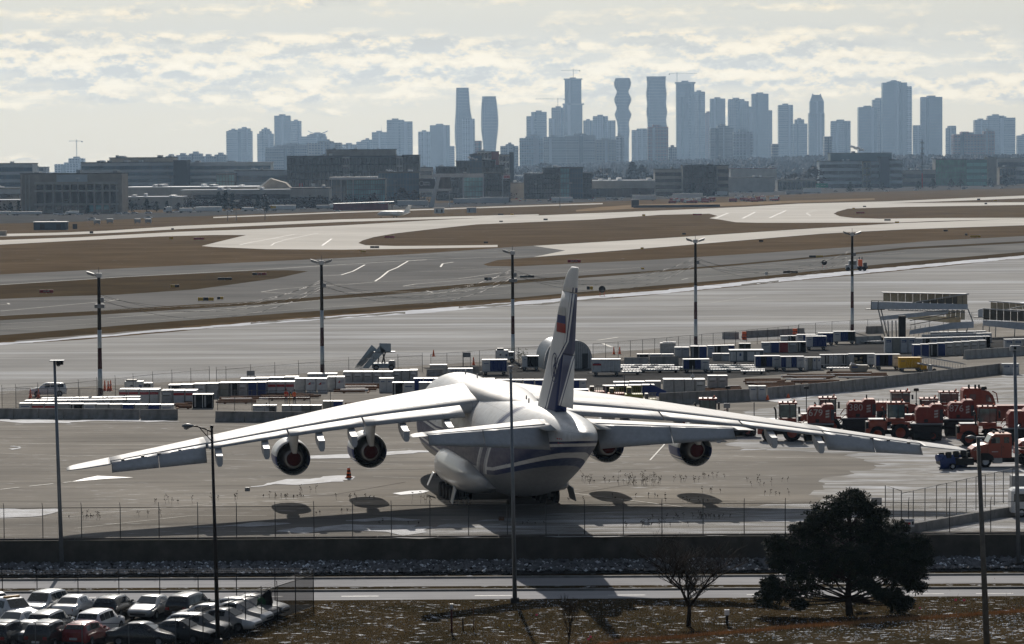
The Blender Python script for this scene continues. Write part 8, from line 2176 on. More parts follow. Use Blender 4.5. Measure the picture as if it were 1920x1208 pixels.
def sweeper(label, x0, x1, yb, num=None, tractor=True, k=1.0, box=True):
 """tractor at the left end pulling an engine housing over a long black broom"""
 g_ = G((x0 + x1) / 2, yb); s_ = g_.y / FPX; L = (x1 - x0) * s_
 t = thing('snow_sweeper', label, 'snow sweeper', (g_.x, g_.y, .04), R(-3))
 a = -L / 2
 TL = 4.4 if tractor else 0.0
 if tractor:
  Q_(a + .1, a + 2.0,.2,2.2,1.15,2.2,.18).bd('hood', TO, t)
  Q_(a + .15, a + 1.9,.35,2.05,2.2,2.26,.02).bd('hood_top', LGREY, t)
  Q_(a - .15, a + .12,.3,2.1,.8,2.0,.05).bd('radiator_grille', BLACK, t)
  Q_(a - .2, a + .9,-.05,.3,.75,1.35,.12).bd('front_mudguard', TO, t)
  cabin_frame(t, a + 2.9,2.05,1.75,1.9,1.75, TO, .25)
  T_((a + 1.7,.25,2.1),(a + 1.65,.25,3.2),.09,8).tube((a + 1.65,.25,3.2),(a + 1.5,.25,3.5),.09,8).bd('exhaust_stack', BLACK, t)
  for (x, r_) in ((a + 1.0,.78),(a + 3.3,.92)):
   for y in (.0,2.3): MB().wheel((x, y, r_), r_, .5, 'y', 22,0,1).bd('wheel', [RUBBER, TO], t)
  Q_(a + 2.4, a + 4.3,-.1,.5,1.75,2.0,.08).bd('rear_mudguard', TO, t)
  B_(a + .2, a + 4.6,.5,1.9,.7,1.15).bd('chassis', BLACK, t)
 b_ = a + TL
 for (p, q) in (((b_ - .4,.5,1.4),(b_ + .8,.6,2.3)),((b_ - .3,.9,1.2),(b_ + .9,1.0,1.9)),((b_ - .2,.4,2.2),(b_ + .5,.4,2.8))): MB().path([p, ((p[0] + q[0]) / 2, p[1] - .1,(p[2] + q[2]) / 2 + .25), q], .05,6).bd('hydraulic_hose', TO, t)
 w = L / 2 - b_ - .5
 if box:
  h0, h1 = 1.85,3.75
  MB().loft([[(b_ + .5, y_, h0),(b_ + .5 + w, y_, h0),(b_ + .5 + w, y_, h1 - .2),(b_ + .4 + w, y_, h1),(b_ + .5 + w * .62, y_, h1),(b_ + .5 + w * .52, y_, h1 - .28),(b_ + .75, y_, h1 - .28),(b_ + .5, y_, h1 - .6)] for y_ in (.15,2.35)], 0).bd('engine_housing', SW, t)
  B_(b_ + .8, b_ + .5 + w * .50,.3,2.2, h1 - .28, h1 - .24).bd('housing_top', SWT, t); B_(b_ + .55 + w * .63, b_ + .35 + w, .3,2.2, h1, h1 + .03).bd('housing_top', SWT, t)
  if num: flat_text('fleet_number', num, 1.0, NUMW, t, (b_ + .5 + w * .30,.13, h0 + 1.05), ext=.01)
  for q in (.0,.38,.76): MB().prism([(b_ + .5 + w * .68, h0 + .55 + q * .75),(b_ + .5 + w * .82, h0 + .62 + q * .75),(b_ + .5 + w * .82, h0 + .80 + q * .75),(b_ + .5 + w * .68, h0 + .73 + q * .75)], 'y', .10,.14).bd('white_stripe', NUMW, t)
  T_((b_ + .5 + w * .7,1.2, h1),(b_ + .5 + w * .7,1.2, h1 + .45),.07,8).bd('exhaust_stack', BLACK, t); Q_(b_ + .9 + w * .1, b_ + 1.1 + w * .1,1.1,1.3, h1 - .25, h1 - .05,.02).bd('beacon', ORANGE, t)
  Q_(b_ + .5 + w * .88, b_ + .5 + w + .02,.05,.14, h0 + .3, h1 - .5,.01).bd('side_hatch', DARK, t)
  B_(b_ + .5 + w * .3, b_ + .5 + w * .44,.10,.14, h0 + .1, h0 + .42).bd('vent', BLACK, t)
 B_(b_ - .1, L / 2,.1,2.4,1.55,1.85).bd('deck', DARK, t); MB().hexa([(b_ - .1,-.25,1.75),(L / 2 - .2,-.25,1.75),(L / 2,.1,1.75),(b_ - .1,.1,1.75),(b_ - .1,-.2,1.85),(L / 2 - .2,-.2,1.85),(L / 2,.1,1.85),(b_ - .1,.1,1.85)]).bd('side_step', GREY, t)
 T_((b_ + .2,.3,.62),(L / 2 - .2,.9,.62),.60,18).bd('broom', BLACK, t)
 Q_(b_, L / 2 - .1,-.05,.4,.95,1.6,.06).bd('broom_cover', BLACK, t)
 for x in (L / 2 - 1.0,):
  for y in (.3,2.2): MB().wheel((x, y, .55),.55,.35, 'y', 16,0,1).bd('wheel', [RUBBER, TO], t)
 return t
sweeper('red sweeper unit numbered 380, behind the one numbered 679', 1500,1642,818, '380')
sweeper('nearest left red tractor sweeper numbered 679 behind the right wing', 1424,1564,829, '679')
sweeper('dusty red sweeper unit numbered 876 in the right part of the row', 1690,1826,820, '876')
sweeper('red tractor sweeper with white board, right of number 380', 1627,1768,829, None)
sweeper('right-hand red tractor sweeper with pale hood above the plough truck', 1798,1945,838, None)
sweeper('dark tractor half hidden behind the middle of the right wing', 1275,1420,820, None, box=False)
for lb, x, y, w, h_ in (('white board with dark print between the sweepers', 1746,771,12,14),('white board at the right edge of the sweeper row', 1913,778,14,14),('small white board beside number 380', 1559,763,9,9)):
 g_ = G(x, 826); s_ = g_.y / FPX; z = HT(x, y + h_ / 2, g_.y)
 t = thing('notice_board', lb, 'board', (g_.x, g_.y - .25, z)); B_(-w * s_ / 2, w * s_ / 2,-.02,.02,0, h_ * s_).bd('panel', U_WHITE, t); B_(-w * s_ * .35, w * s_ * .35,-.03,-.02, h_ * s_ * .35, h_ * s_ * .6).bd('print_line', U_BLUE, t)
 B_(-.04,.04,.02,.06,-z + .05, h_ * s_).bd('post', DARK, t)
def loader(label, x0, x1, yb, yt, cabx):
 g_ = G((x0 + x1) / 2, yb); s_ = g_.y / FPX; L = (x1 - x0) * s_; H = (yb - yt) * s_
 t = thing('wheel_loader', label, 'loader', (g_.x, g_.y, .04), R(-3))
 cx_ = (cabx - (x0 + x1) / 2) * s_
 Q_(-L / 2, cx_ - .6,0,2.3, H * .42, H * .66,.12).bd('engine_cover', TO, t)
 Q_(cx_ - .9, L / 2,.1,2.2, H * .30, H * .55,.1).bd('body', TO, t)
 MB().hexa([(cx_ + .8,.3, H * .5),(L / 2 + .6,.3, H * .35),(L / 2 + .6,.7, H * .35),(cx_ + .8,.7, H * .5),(cx_ + .8,.3, H * .62),(L / 2 + .6,.3, H * .52),(L / 2 + .6,.7, H * .52),(cx_ + .8,.7, H * .62)]).bd('lift_arm', TO, t)
 cabin_frame(t, cx_, H * .6,2.0,1.9, H * .32, TO, .2)
 for x in (-L * .3, L * .28):
  for y in (.0,2.3): MB().wheel((x, y, .85),.85,.5, 'y', 20,0,1).bd('wheel', [RUBBER, TO], t)
 B_(-L / 2 + .3, L / 2 - .3,.6,1.7,.6, H * .42).bd('chassis', DARK, t)
 for k in range(4): T_((-L / 2 + .4 + k * .5,.1, H * .66),(-L / 2 + .4 + k * .5,.1, H * .76),.03,5).bd('rail_post', DARK, t)
loader('orange loader in the back row at left, glass cab towards the middle', 1640,1742,800,732,1689)
loader('orange loader in the back row right of the thin lamp post', 1742,1818,800,733,1780)
loader('low orange machine just left of the back-row loaders', 1560,1640,800,748,1700) if False else None
def plow_truck(label, x0, yb, num, cut=False, plow=True):
 g_ = G(x0, yb); s_ = g_.y / FPX
 t = thing('plough_truck', label, 'snow plough', (g_.x, g_.y, .04), R(2))
 def X(x): return x * s_
 MB().prism([(X(0), X(14)),(X(2), X(34)),(X(10), X(40)),(X(30), X(44)),(X(34), X(44)),(X(34), X(14))], 'y', .15,2.25).bd('hood', TO, t)
 MB().prism([(X(34), X(14)),(X(34), X(46)),(X(41), X(60)),(X(45), X(62)),(X(76), X(62)),(X(78), X(56)),(X(78), X(18)),(X(44), X(18))], 'y', .0,2.4).bd('cab', TO, t)
 MB().prism([(X(40), X(46)),(X(44), X(57)),(X(55), X(57)),(X(55), X(46))], 'y', -.04,.0).bd('cab_window', TGLASS, t); MB().prism([(X(63), X(46)),(X(63), X(57)),(X(73), X(57)),(X(73), X(46))], 'y', -.04,.0).bd('cab_window', GLASS, t)
 MB().hexa([(X(33.5),.2, X(47)),(X(33.6),2.2, X(47)),(X(40.6),2.2, X(60)),(X(40.5),.2, X(60)),(X(34),.2, X(47)),(X(34),2.2, X(47)),(X(41),2.2, X(60)),(X(41),.2, X(60))]).bd('windscreen', TGLASS, t)
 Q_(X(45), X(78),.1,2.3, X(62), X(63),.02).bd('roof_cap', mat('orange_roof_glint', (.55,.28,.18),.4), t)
 for x in (48,60,66): T_((X(x),1.2, X(63)),(X(x),1.2, X(67)),.12,8).bd('beacon', BLACK if x == 48 else LGREY, t)
 T_((X(88),.3, X(20)),(X(88),.3, X(72)),.11,10).tube((X(88),.3, X(72)),(X(94),.3, X(78)),.11,10).bd('exhaust_stack', GALV, t)
 Q_(X(95), X(200),.0,2.4, X(26), X(34),.05).bd('dump_body', TO, t); MB().hexa([(X(95),0, X(26)),(X(200),0, X(26)),(X(200),2.4, X(26)),(X(95),2.4, X(26)),(X(90),-.1, X(34)),(X(205),-.1, X(34)),(X(205),2.5, X(34)),(X(90),2.5, X(34))]).bd('hopper', SW, t)
 B_(X(6), X(200),.7,1.7, X(8), X(18)).bd('chassis', BLACK, t)
 Q_(X(42), X(60),-.06,.4, X(8), X(18),.04).bd('fuel_tank', GALV, t)
 for x, r_ in ((28,.55),(108,.55),(132,.55)):
  for y in (.05,2.35): MB().wheel((X(x), y, r_), r_, .3, 'y', 20,0,1).bd('wheel', [RUBBER, U_WHITE], t)
 MB().prism([(X(12), X(14)),(X(14), X(22)),(X(20), X(27)),(X(34), X(27)),(X(42), X(22)),(X(44), X(14))], 'y', -.12,.2).bd('mudguard', BLACK, t)
 MB().prism([(X(58), X(22)),(X(58.6), X(22)),(X(58.6), X(45)),(X(58), X(45))], 'y', -.02,.0).bd('door_seam', DARK, t); B_(X(60), X(63),-.05,0, X(38), X(39.2)).bd('door_handle', BLACK, t)
 Q_(X(38), X(46),-.35,-.2, X(46), X(56),.03).bd('side_mirror', BLACK, t)
 flat_text('fleet_number', num, .48, NUMW, t, (X(13),.13, X(35)), ext=.01)
 B_(X(40), X(52),-.03,0, X(29), X(30.5)).bd('print_line', NUMW, t)
 if plow:
  P_ = mat('plough_blue', (.015,.04,.16),.4)
  prof = [(0,.02),(-.22,.25),(-.30,.6),(-.18,1.0),(.12,1.3),(.42,1.42)]
  rings = []
  for (x, y, k) in ((-68,-2.2,1.0),(-50,-1.4,.95),(-30,-.5,.9),(-5,.9,.8)):
   rings.append([(X(x) - q * .6, y - .3 * q, z * k) for q, z in prof] + [(X(x) - q * .6 + .08, y - .3 * q + .1, z * k) for q, z in prof[::-1]])
  MB().loft(rings, 0, True).bd('plough_blade', P_, t)
  for (x, y) in ((-66,-2.1),(-50,-1.4),(-33,-.6),(-16,.2),(-4,.8)):
   Q_(X(x) - .12, X(x) + .45, y - .05, y + .25,1.05,1.62,.08).bd('blade_rib', BLACK, t)
  T_((X(-72),-2.2,1.15),(X(-60),-2.0,1.2),.32,10).bd('blade_end_roll', P_, t)
  B_(X(-60), X(4),-.6,1.6,.3,.95).bd('push_frame', BLACK, t)
  MB().wheel((X(-40),-1.7,.3),.3,.14, 'y', 14,0,1).bd('caster_wheel', [RUBBER, U_WHITE], t)
  T_((X(-8),-.3,.6),(X(-8),-.3,1.5),.03,6).bd('marker_rod', U_TAN, t); Q_(X(-18), X(0),.3,1.5,.9,1.4,.08).bd('lift_cylinder', BLACK, t)
 return t
plow_truck('bright orange plough truck with blue front blade at the right', 1820,878, '522')
plow_truck('second orange plough truck cut by the right edge', 1908,868, '52', plow=False)
g_ = G(1838,812); s_ = g_.y / FPX
t = thing('truck', 'tall orange truck cab with stacks in the back row at right', 'truck', (g_.x, g_.y, .04))
def X(x): return x * s_
MB().prism([(X(-32), X(46)),(X(-32), X(78)),(X(-29), X(83)),(X(2), X(83)),(X(2), X(46))], 'y', .2,2.4).bd('sleeper_box', TO, t)
MB().prism([(X(2), X(40)),(X(2), X(80)),(X(16), X(78)),(X(24), X(70)),(X(29), X(56)),(X(29), X(40))], 'y', .1,2.4).bd('cab', TO, t)
MB().prism([(X(11), X(58)),(X(11), X(71)),(X(17), X(70)),(X(22), X(58))], 'y', .04,.1).bd('cab_window', TGLASS, t); B_(X(-20), X(-8),.14,.2, X(62), X(72)).bd('side_window', TGLASS, t)
for x in (-20,-8,-1): T_((X(x),.6, X(80)),(X(x),.6, X(90)),.11,8).bd('exhaust_stack', BLACK, t)
Q_(X(2), X(14),.5,2, X(80), X(86),.1).bd('roof_unit', BLACK, t); MB().path([(X(22),-.1, X(78)),(X(30),-.1, X(74)),(X(33),-.1, X(56))], .06,6).bd('grab_rail', TO, t)
B_(X(-40), X(110),.5,2.0, X(20), X(42)).bd('chassis', TO, t); B_(X(-38), X(100),.3,2.2, X(40), X(50)).bd('bed', SW, t)
for x in (-25,15,80): MB().wheel((X(x),.3,.55),.55,.35, 'y', 16,0,1).bd('wheel', [RUBBER, TO], t)
g_ = G(1925,972); s_ = g_.y / FPX; t = thing('delivery_van', 'white van cut by the right edge behind the right fence', 'van', (g_.x, g_.y, .04))
Q_(-1.2,2.5,0,2.0,.4,2.3,.2).bd('body', CAR_COLS['white'], t); B_(-1.0,.0,-.04,.0,1.3,1.9).bd('side_window', GLASS, t); MB().wheel((-.4,.1,.38),.38,.22, 'y', 14,0,1).bd('wheel', [RUBBER, GREY], t); MB().wheel((1.9,.1,.38),.38,.22, 'y', 14,0,1).bd('wheel', [RUBBER, GREY], t)
g_ = G(1918,938); t = thing('equipment_box', 'grey box unit cut by the right edge above the white van', 'box', (g_.x, g_.y, .04)); Q_(-.9,2,0,1.5,.5,2.0,.05).bd('box', GREY, t); B_(-.8,-.6,.2,1.2,0,.5).bd('leg', DARK, t)
p = AT(1707,978,238.5)
t = thing('warning_sign', 'white sign with red print on the parapet fence behind the big pine', 'sign', (p.x, 239.2,0))
z0, z1 = HT(1707,988,239.2), HT(1707,973,239.2)
B_(-.38,.38,-.02,.02, z0, z1).bd('panel', U_WHITE, t); B_(-.33,.1,-.03,-.02, z0 + .18, z0 + .34).bd('red_print', U_RED, t); B_(.2,.33,-.03,-.02, z0 + .15, z0 + .4).bd('black_print', BLACK, t); B_(-.3,.25,-.03,-.02, z1 - .14, z1 - .09).bd('print_line', U_BLUE, t); T_((0,.05,.1),(0,.05, z1),.025,5).bd('post', DARK, t)
# ================================================================== WEEDS ON THE APRON JOINTS
WEED = mat('dead_weed_stalks', (.045,.032,.022),.9, var=.4)
rng = random.Random(17)
def weed(label, x, y, n, spread, hmax, group):
 g_ = G(x, y); mb = MB()
 for i in range(n):
  bx, by = rng.gauss(0, spread), rng.gauss(0,.25)
  h_ = hmax * rng.uniform(.35,1); lx, ly = rng.uniform(-.25,.25) * h_, rng.uniform(-.2,.2) * h_
  mb.tube((bx, by, 0),(bx + lx, by + ly, h_),.012,3,.006, smooth=False, caps=False)
  for k in range(4):
   f = rng.uniform(.35,1); c = Vector((bx + lx * f, by + ly * f, h_ * f)); d_ = Vector((rng.uniform(-1,1), rng.uniform(-.5,.5), rng.uniform(.1,.8))) * h_ * .22
   mb.tube(c, c + d_, .008,3,.004, smooth=False, caps=False)
   e = c + d_; mb.add([e, e + Vector((.05,0,.03)), e + Vector((0,.02,.07)), e + Vector((-.05,0,.03))], [(0,1,2,3)])
 o = mb.bd('weed_clump', WEED, None, (g_.x, g_.y, .03)); return tag(o, label, 'weed', group)
for x, y, n, sp, h_ in [(1150,903,26,1.0,1.0),(1185,908,46,1.1,1.5),(1212,911,40,.9,1.1),(1128,906,14,.8,.8),(1255,905,14,.8,.9),(1285,904,26,.8,1.0),(1345,897,18,.8,.9),(1400,905,16,.7,.9),(1425,912,14,.6,.8),(1465,930,16,.6,.9),(1330,925,12,.6,.7),(1290,942,20,.9,.6),(1235,934,10,.6,.5),(1540,950,14,.8,.6),
      (185,975,16,.8,1.2),(290,970,14,.6,.8),(352,945,24,.8,1.0),(505,935,16,.5,.9),(440,938,14,.6,.8),(545,936,14,.5,.6),(570,925,8,.4,1.0),(665,938,12,.5,.9),(700,935,12,.5,.5),(797,945,18,.5,1.3),(560,932,20,.6,.4),(165,972,18,.4,.5),(1315,975,40,.8,.8),(1275,975,22,.9,.5),(1345,972,20,.8,.5),(1215,990,24,.7,.9),(1245,988,18,.6,.7),(980,985,10,.6,.5),(620,965,10,.8,.5),(1180,935,10,.8,.5),(740,985,14,.8,.5),(1100,940,12,1.0,.5)]:
 weed('thin dead weed clump growing from an apron joint', x, y, max(4, n // 3), sp * 1.5, h_ * .8, 'dead weeds along the apron joints')
for k, pts in enumerate(([(1085,925),(1180,910),(1260,912),(1420,916)], [(1010,935),(1180,933),(1330,940),(1450,944)], [(480,935),(620,930),(760,905)], [(1190,950),(1350,952),(1480,948)], [(1180,985),(1290,974),(1400,972)])):
 pline('weedy_joint', pts, .12, mat('dark_weed_litter', (.04,.03,.022),.95, var=.4), z=.05)
# ================================================================== FOREGROUND LAMP POSTS
ALU = mat('brushed_alloy_pole', (.20,.22,.24),.45, metal=.4); BRZ = mat('dark_bronze_pole', (.035,.03,.028),.55); WPO = mat('weathered_pole', (.17,.155,.135),.8, var=.2)
def lamp(label, xb, yb, xt, yt, zb, r0, r1, m_, head, name='street_lamp'):
 g_ = G(xb, yb, zb); top = AT(xt, yt, g_.y)
 t = thing(name, label, 'street lamp', (g_.x, g_.y, zb))
 v = Vector((top.x - g_.x, 0, top.z - zb))
 T_((0,0,0), v, r0,14, r1).bd('pole', m_, t)
 Q_(-r0 * 1.9, r0 * 1.9,-r0 * 1.9, r0 * 1.9,-.1,.28,.05).bd('base', BRZ if m_ is not WPO else CONC, t)
 if head == 'flat':
  Q_(v.x - .35, v.x + .75,-.25,.25, v.z - .02, v.z + .06,.02).bd('bracket', m_, t)
  Q_(v.x + .15, v.x + .65,-.28,.28, v.z - .28, v.z + .05,.08).bd('lamp_head', BLACK, t); MB().lathe([(.16,0),(.13,-.10),(.02,-.14)], (v.x + .3,0, v.z - .28), 'z', 12).bd('lens', GREY, t)
 elif head == 'cobra':
  MB().path([(v.x, 0, v.z - .35),(v.x - .35,0, v.z - .18),(v.x - .9,0, v.z + .0),(v.x - 1.25,0, v.z + .05)], .045,8).bd('arm', m_, t)
  T_((v.x, 0, v.z - .95),(v.x - .75,0, v.z - .1),.035,6).bd('brace', m_, t); T_((v.x - .28,0, v.z - .2),(v.x - .28,0, v.z - .6),.02,5).bd('brace_strut', m_, t)
  MB().loft([[(v.x - 1.15 - .15 * k, w * math.cos(a), v.z + .05 + h_ * math.sin(a)) for a in [2 * math.pi * i / 12 for i in range(12)]] for k, (w, h_) in enumerate(((.05,.04),(.14,.11),(.20,.15),(.20,.16),(.14,.12),(.03,.04)))], 0, True).bd('lamp_head', GREY, t)
  MB().lathe([(.18,0),(.15,-.12),(.04,-.17)], (v.x - 1.62,0, v.z - .02), 'z', 14).bd('lens', LGREY, t)
  Q_(v.x - .10, v.x + .10,-.1,.1, v.z - .1, v.z + .08,.02).bd('photocell', BLACK, t)
 elif head == 'ball':
  MB().lathe([(.02,.30),(.20,.27),(.24,.20),(.10,.14),(.09,-.02),(.13,-.06),(.12,-.24),(.02,-.26)], (v.x, 0, v.z + .05), 'z', 14).bd('lamp_head', LGREY, t)
 elif head == 'roadside':
  MB().loft([[(v.x - .12 - .16 * k, w * math.cos(a), v.z + .06 + h_ * math.sin(a)) for a in [2 * math.pi * i / 10 for i in range(10)]] for k, (w, h_) in enumerate(((.06,.05),(.16,.11),(.20,.14),(.14,.10),(.03,.03)))], 0, True).bd('lamp_head', GREY, t); Q_(v.x - .1, v.x + .42,-.12,.12, v.z + .0, v.z + .10,.02).bd('cap', LGREY, t)
 elif head == 'top_box':
  Q_(v.x - .35, v.x + .45,-.2,.2, v.z - .1, v.z + .28,.05).bd('lamp_head', LGREY, t); B_(v.x - .1, v.x + .1,-.22,-.2, v.z + .0, v.z + .2).bd('lens', DARK, t)
 return t
lamp('pale metal lamp post with flat dark head at left', 116.5,1070,102,677,-2.1,.17,.10, ALU, 'flat')
lamp('dark curved-arm lamp post in front of the left wing', 409,1206,397,800, ZL + .1,.15,.08, BRZ, 'cobra')
lamp('centre lamp post with white cap crossing the plane', 965.5,1129,957.5,695, ZL + .06,.16,.09, ALU, 'ball')
lamp('weathered lamp post with small left-hand head at right', 1851,1222,1834,822, ZL + .8,.20,.11, WPO, 'roadside')
lamp('tall pale lamp post with box head near the right edge', 1910,1062,1902.5,655,-2.1,.17,.12, ALU, 'top_box')
# ================================================================== CAR PARK
g0 = 'cars in the fenced car park'
def lot(kind, col, px, py, deg, label, name='parked_car', cat='car', dz=0.0):
 g_ = G(px, py, ZL + .1)
 return car(kind, col, (g_.x, g_.y, ZL + .1 + dz), R(deg), label, name, cat, g0)
lot('pickup', 'white', 22,1172,-138, 'white pickup truck with light bar, leftmost in the car park', 'pickup_truck', 'pickup')
lot('pickup', 'white', -12,1162,-150, 'white truck cut by the left edge behind the pickup', 'pickup_truck', 'pickup')
lot('suv', 'silver', 82,1156,163, 'silver-roofed SUV with dark windscreen in the back row', 'parked_suv', 'SUV')
lot('sedan', 'white', 142,1155,-15, 'white sedan seen from behind in the back row')
lot('hatch', 'black', 216,1156,-16, 'black hatchback with white roof glare, third in the back row')
lot('sedan', 'silver', 284,1157,163, 'silver sedan facing us with bright hood')
lot('suv', 'black', 358,1157,-20, 'black SUV at the right of the back row', 'parked_suv', 'SUV')
lot('sedan', 'silver', 30,1188,163, 'grey sedan with wide windscreen in the second row left')
lot('suv', 'grey', 96,1192,-14, 'grey SUV with dark rear window in the second row', 'parked_suv', 'SUV')
lot('suv', 'white', 188,1190,-15, 'white SUV seen from behind in the second row', 'parked_suv', 'SUV')
lot('suv', 'black', 14,1212,-14, 'black SUV with white number plate at lower left', 'parked_suv', 'SUV')
lot('sedan', 'silver', 60,1205,-18, 'small silver car tucked between two dark SUVs')
lot('suv', 'black', 94,1212,-15, 'dark SUV with roof glare in the front row', 'parked_suv', 'SUV')
lot('hatch', 'red', 162,1207,-16, 'dark red hatchback with bright roof')
lot('sedan', 'black', 268,1209,-98, 'black sedan side-on at the bottom of the car park')
lot('sedan', 'grey', 338,1204,-106, 'grey sedan with misted windows beside the curved lamp post')
lot('hatch', 'silver', 372,1193,-104, 'silver hatchback left of the curved lamp post')
lot('sedan', 'white', 424,1182,-108, 'white sedan partly behind the lamp post, lowest of the slanted rank')
lot('sedan', 'silver', 398,1173,-108, 'silver sedan second of the slanted rank')
lot('sedan', 'white', 446,1169,-108, 'white sedan third of the slanted rank')
lot('hatch', 'white', 462,1162,-108, 'white hatchback fourth of the slanted rank')
lot('sedan', 'silver', 478,1155,-108, 'silver sedan farthest of the slanted rank')
pk = [o for o in COL.objects if o.get('label', '').startswith('white pickup truck with light bar')][0]
Q_(-.6,.6,-.1,.15,1.85,1.97,.03).bd('light_bar', mat('amber_lens', (.6,.3,.05),.3), pk)
Lp = lambda x, y: G(x, y, ZL + .1)
fence('dark fence around the car park, back side along the road', [Lp(-60,1142), Lp(70,1141), Lp(300,1138.5), Lp(588,1138)], 2.3,2.75, ZL + .1, mesh=False, m=mat('dark_fence_steel', (.02,.02,.02),.6))
SCR, _nt, _b = nodes_of('dark_privacy_screen'); _b.inputs['Base Color'].default_value = (.012,.012,.012,1); _b.inputs['Alpha'].default_value = .62; _b.inputs['Specular IOR Level'].default_value = 0
fence('right side fence of the car park sloping along the turf', [Lp(588,1139), Lp(520,1163), Lp(430,1196), Lp(330,1236)], 2.3,2.6, ZL + .1, scr=SCR, m=MATS['dark_fence_steel'])
fence('front fence of the car park at the bottom edge', [Lp(-20,1232), Lp(330,1236)], 2.2,3.2, ZL + .1, arms=False, m=mat('grey_fence_post', (.12,.12,.12),.5))
g_ = G(497,1160, ZL + .1); t = thing('covered_bundle', 'green and black tarpaulin bundle at the corner of the car park fence', 'tarpaulin', (g_.x, g_.y, ZL + .1))
mb = MB(); rr = random.Random(9)
mb.loft([[(w * math.cos(a) * rr.uniform(.85,1.1) + dx, .4 * math.sin(a), z) for a in [2 * math.pi * i / 10 for i in range(10)]] for z, w, dx in ((0,.35,.1),(.6,.5,0),(1.1,.55,0),(1.5,.4,.1),(1.8,.25,.25),(2.0,.05,.3))], 0, True)
mb.bd('dark_wrap', BLACK, t); MB().loft([[(w * math.cos(a) - .15,.42 * math.sin(a) - .06, z) for a in [2 * math.pi * i / 10 for i in range(10)]] for z, w in ((.7,.1),(.95,.42),(1.3,.4),(1.5,.08))], 0, True).bd('green_tarp', mat('green_tarp', (.02,.16,.05),.6), t)
# ================================================================== POSTS, FLAGS, TREES IN THE TURF
def stick(label, x, yb, yt, m_, r_=.05, cap=None, name='marker_post', cat='post'):
 g_ = G(x, yb, turf_h(G(x, yb, ZL).x, G(x, yb, ZL).y)); z0 = turf_h(g_.x, g_.y); H = HT(x, yt, g_.y) - z0
 t = thing(name, label, cat, (g_.x, g_.y, z0 - .05)); T_((0,0,0),(0,0, H), r_, 8, r_ * .8).bd('post', m_, t)
 if cap: Q_(-r_ * 1.6, r_ * 1.6,-r_ * 1.6, r_ * 1.6, H - .35, H, .01).bd('plate', cap, t)
 return t
stick('dark red post with pale plate left of the centre lamp post', 847,1186,1131, mat('post_dark_red', (.06,.012,.012),.6),.07, LGREY)
stick('short thin dark stake right of the red post', 868,1182,1156, BLACK, .05)
stick('leaning thin wooden stake right of the red post', 888,1184,1128, WOOD, .03)
stick('black bollard with snow cap right of the bare tree', 1363,1171,1142, BLACK, .10, SNOW, 'bollard', 'bollard')
stick('thin stake beside the black bollard', 1358,1176,1162, WOOD, .025)
def utility_flag(label, x, y, col, s_=.16):
 g_ = G(x, y + 8, ZL); z0 = turf_h(g_.x, g_.y); z = HT(x, y, g_.y)
 t = thing('utility_flag', label, 'flag', (g_.x, g_.y, z0)); H = max(.3, z - z0)
 T_((0,0,0),(0,0, H),.008,4).bd('wire', GALV, t)
 MB().add([(0,0, H),(s_, .03, H - .02),(s_ * .9,-.02, H - s_ * .8),(0,0, H - s_ * .8),(0,.01, H),(s_, .04, H - .02),(s_ * .9,-.01, H - s_ * .8),(0,.01, H - s_ * .8)], [(0,1,2,3),(7,6,5,4)]).bd('flag_sheet', col, t)
PINK = mat('fluorescent_pink', (.9,.12,.22),.6); YF = mat('flag_yellow', (.7,.45,.03),.6)
for a in [('pink utility flag below the centre lamp post', 1004,1153, PINK),('right of two close pink flags near the small sapling', 1105,1195, PINK),('left of two close pink flags near the small sapling', 1101,1199, PINK),('yellow utility flag left of the small sapling', 952,1173, YF),('left of the two bright pink flags at right', 1789,1124.5, PINK, .2),('right of the two bright pink flags at right', 1805,1124.5, PINK, .2),('small dull pink flag right of the big pine', 1723,1139, PINK, .14),('tiny yellow flag left of the bare tree', 1231,1170, YF)]: utility_flag(*a)
def bare_tree(label, px, pyb, z0, H, spread, seed, depth=6, r0=.17, lean=(0,0), up=.55, first=.2):
 g_ = G(px, pyb, z0)
 t = thing('bare_tree', label, 'tree', (g_.x, g_.y, z0 - .05)); rr = random.Random(seed)
 trunk, limbs, twigs = MB(), MB(), MB()
 def grow(p, d, L, r, lvl):
  mb = trunk if lvl == 0 else (limbs if lvl < 4 else twigs)
  n = 3; q = p
  for k in range(n):
   d = (d + Vector((rr.uniform(-1,1), rr.uniform(-1,1), rr.uniform(-.5,.9))) * .10).normalized()
   e = q + d * (L / n)
   mb.tube(q, e, r * (1 - .25 * k / n),7 if lvl < 2 else (4 if lvl < 4 else 3), r * (1 - .25 * (k + 1) / n), caps=False)
   q = e
   if lvl >= depth: continue
   if lvl >= 1 and k < 2 and rr.random() < .78:
    s_ = Vector((rr.uniform(-1,1), rr.uniform(-1,1), rr.uniform(-.1,.8))).normalized()
    grow(q, (d * .55 + s_ * .75).normalized(), L * rr.uniform(.5,.75), r * .5, lvl + 1)
  if lvl >= depth: return
  m = 4 if lvl == 0 else rr.choice((2,2,3))
  for k in range(m):
   a = rr.uniform(0,6.28) + k * 2.1
   s_ = Vector((math.cos(a) * spread, math.sin(a) * spread, up)).normalized()
   grow(q, (d * .6 + s_ * .7).normalized(), L * rr.uniform(.68,.9) if lvl else H * .22, r * .62, lvl + 1)
 grow(Vector((0,0,0)), Vector((lean[0], lean[1], 1)).normalized(), H * first, r0,0)
 BK = mat('dark_bark', (.028,.022,.018),.9, var=.3)
 trunk.bd('trunk', BK, t); limbs.bd('limbs', BK, t); twigs.bd('twigs', BK, t)['kind'] = 'stuff'
 return t
bare_tree('round bare tree in front of the road left of the big pine', 1291,1173, ZL + .1,7.4,1.5,5,6,.17, up=.40, first=.17)
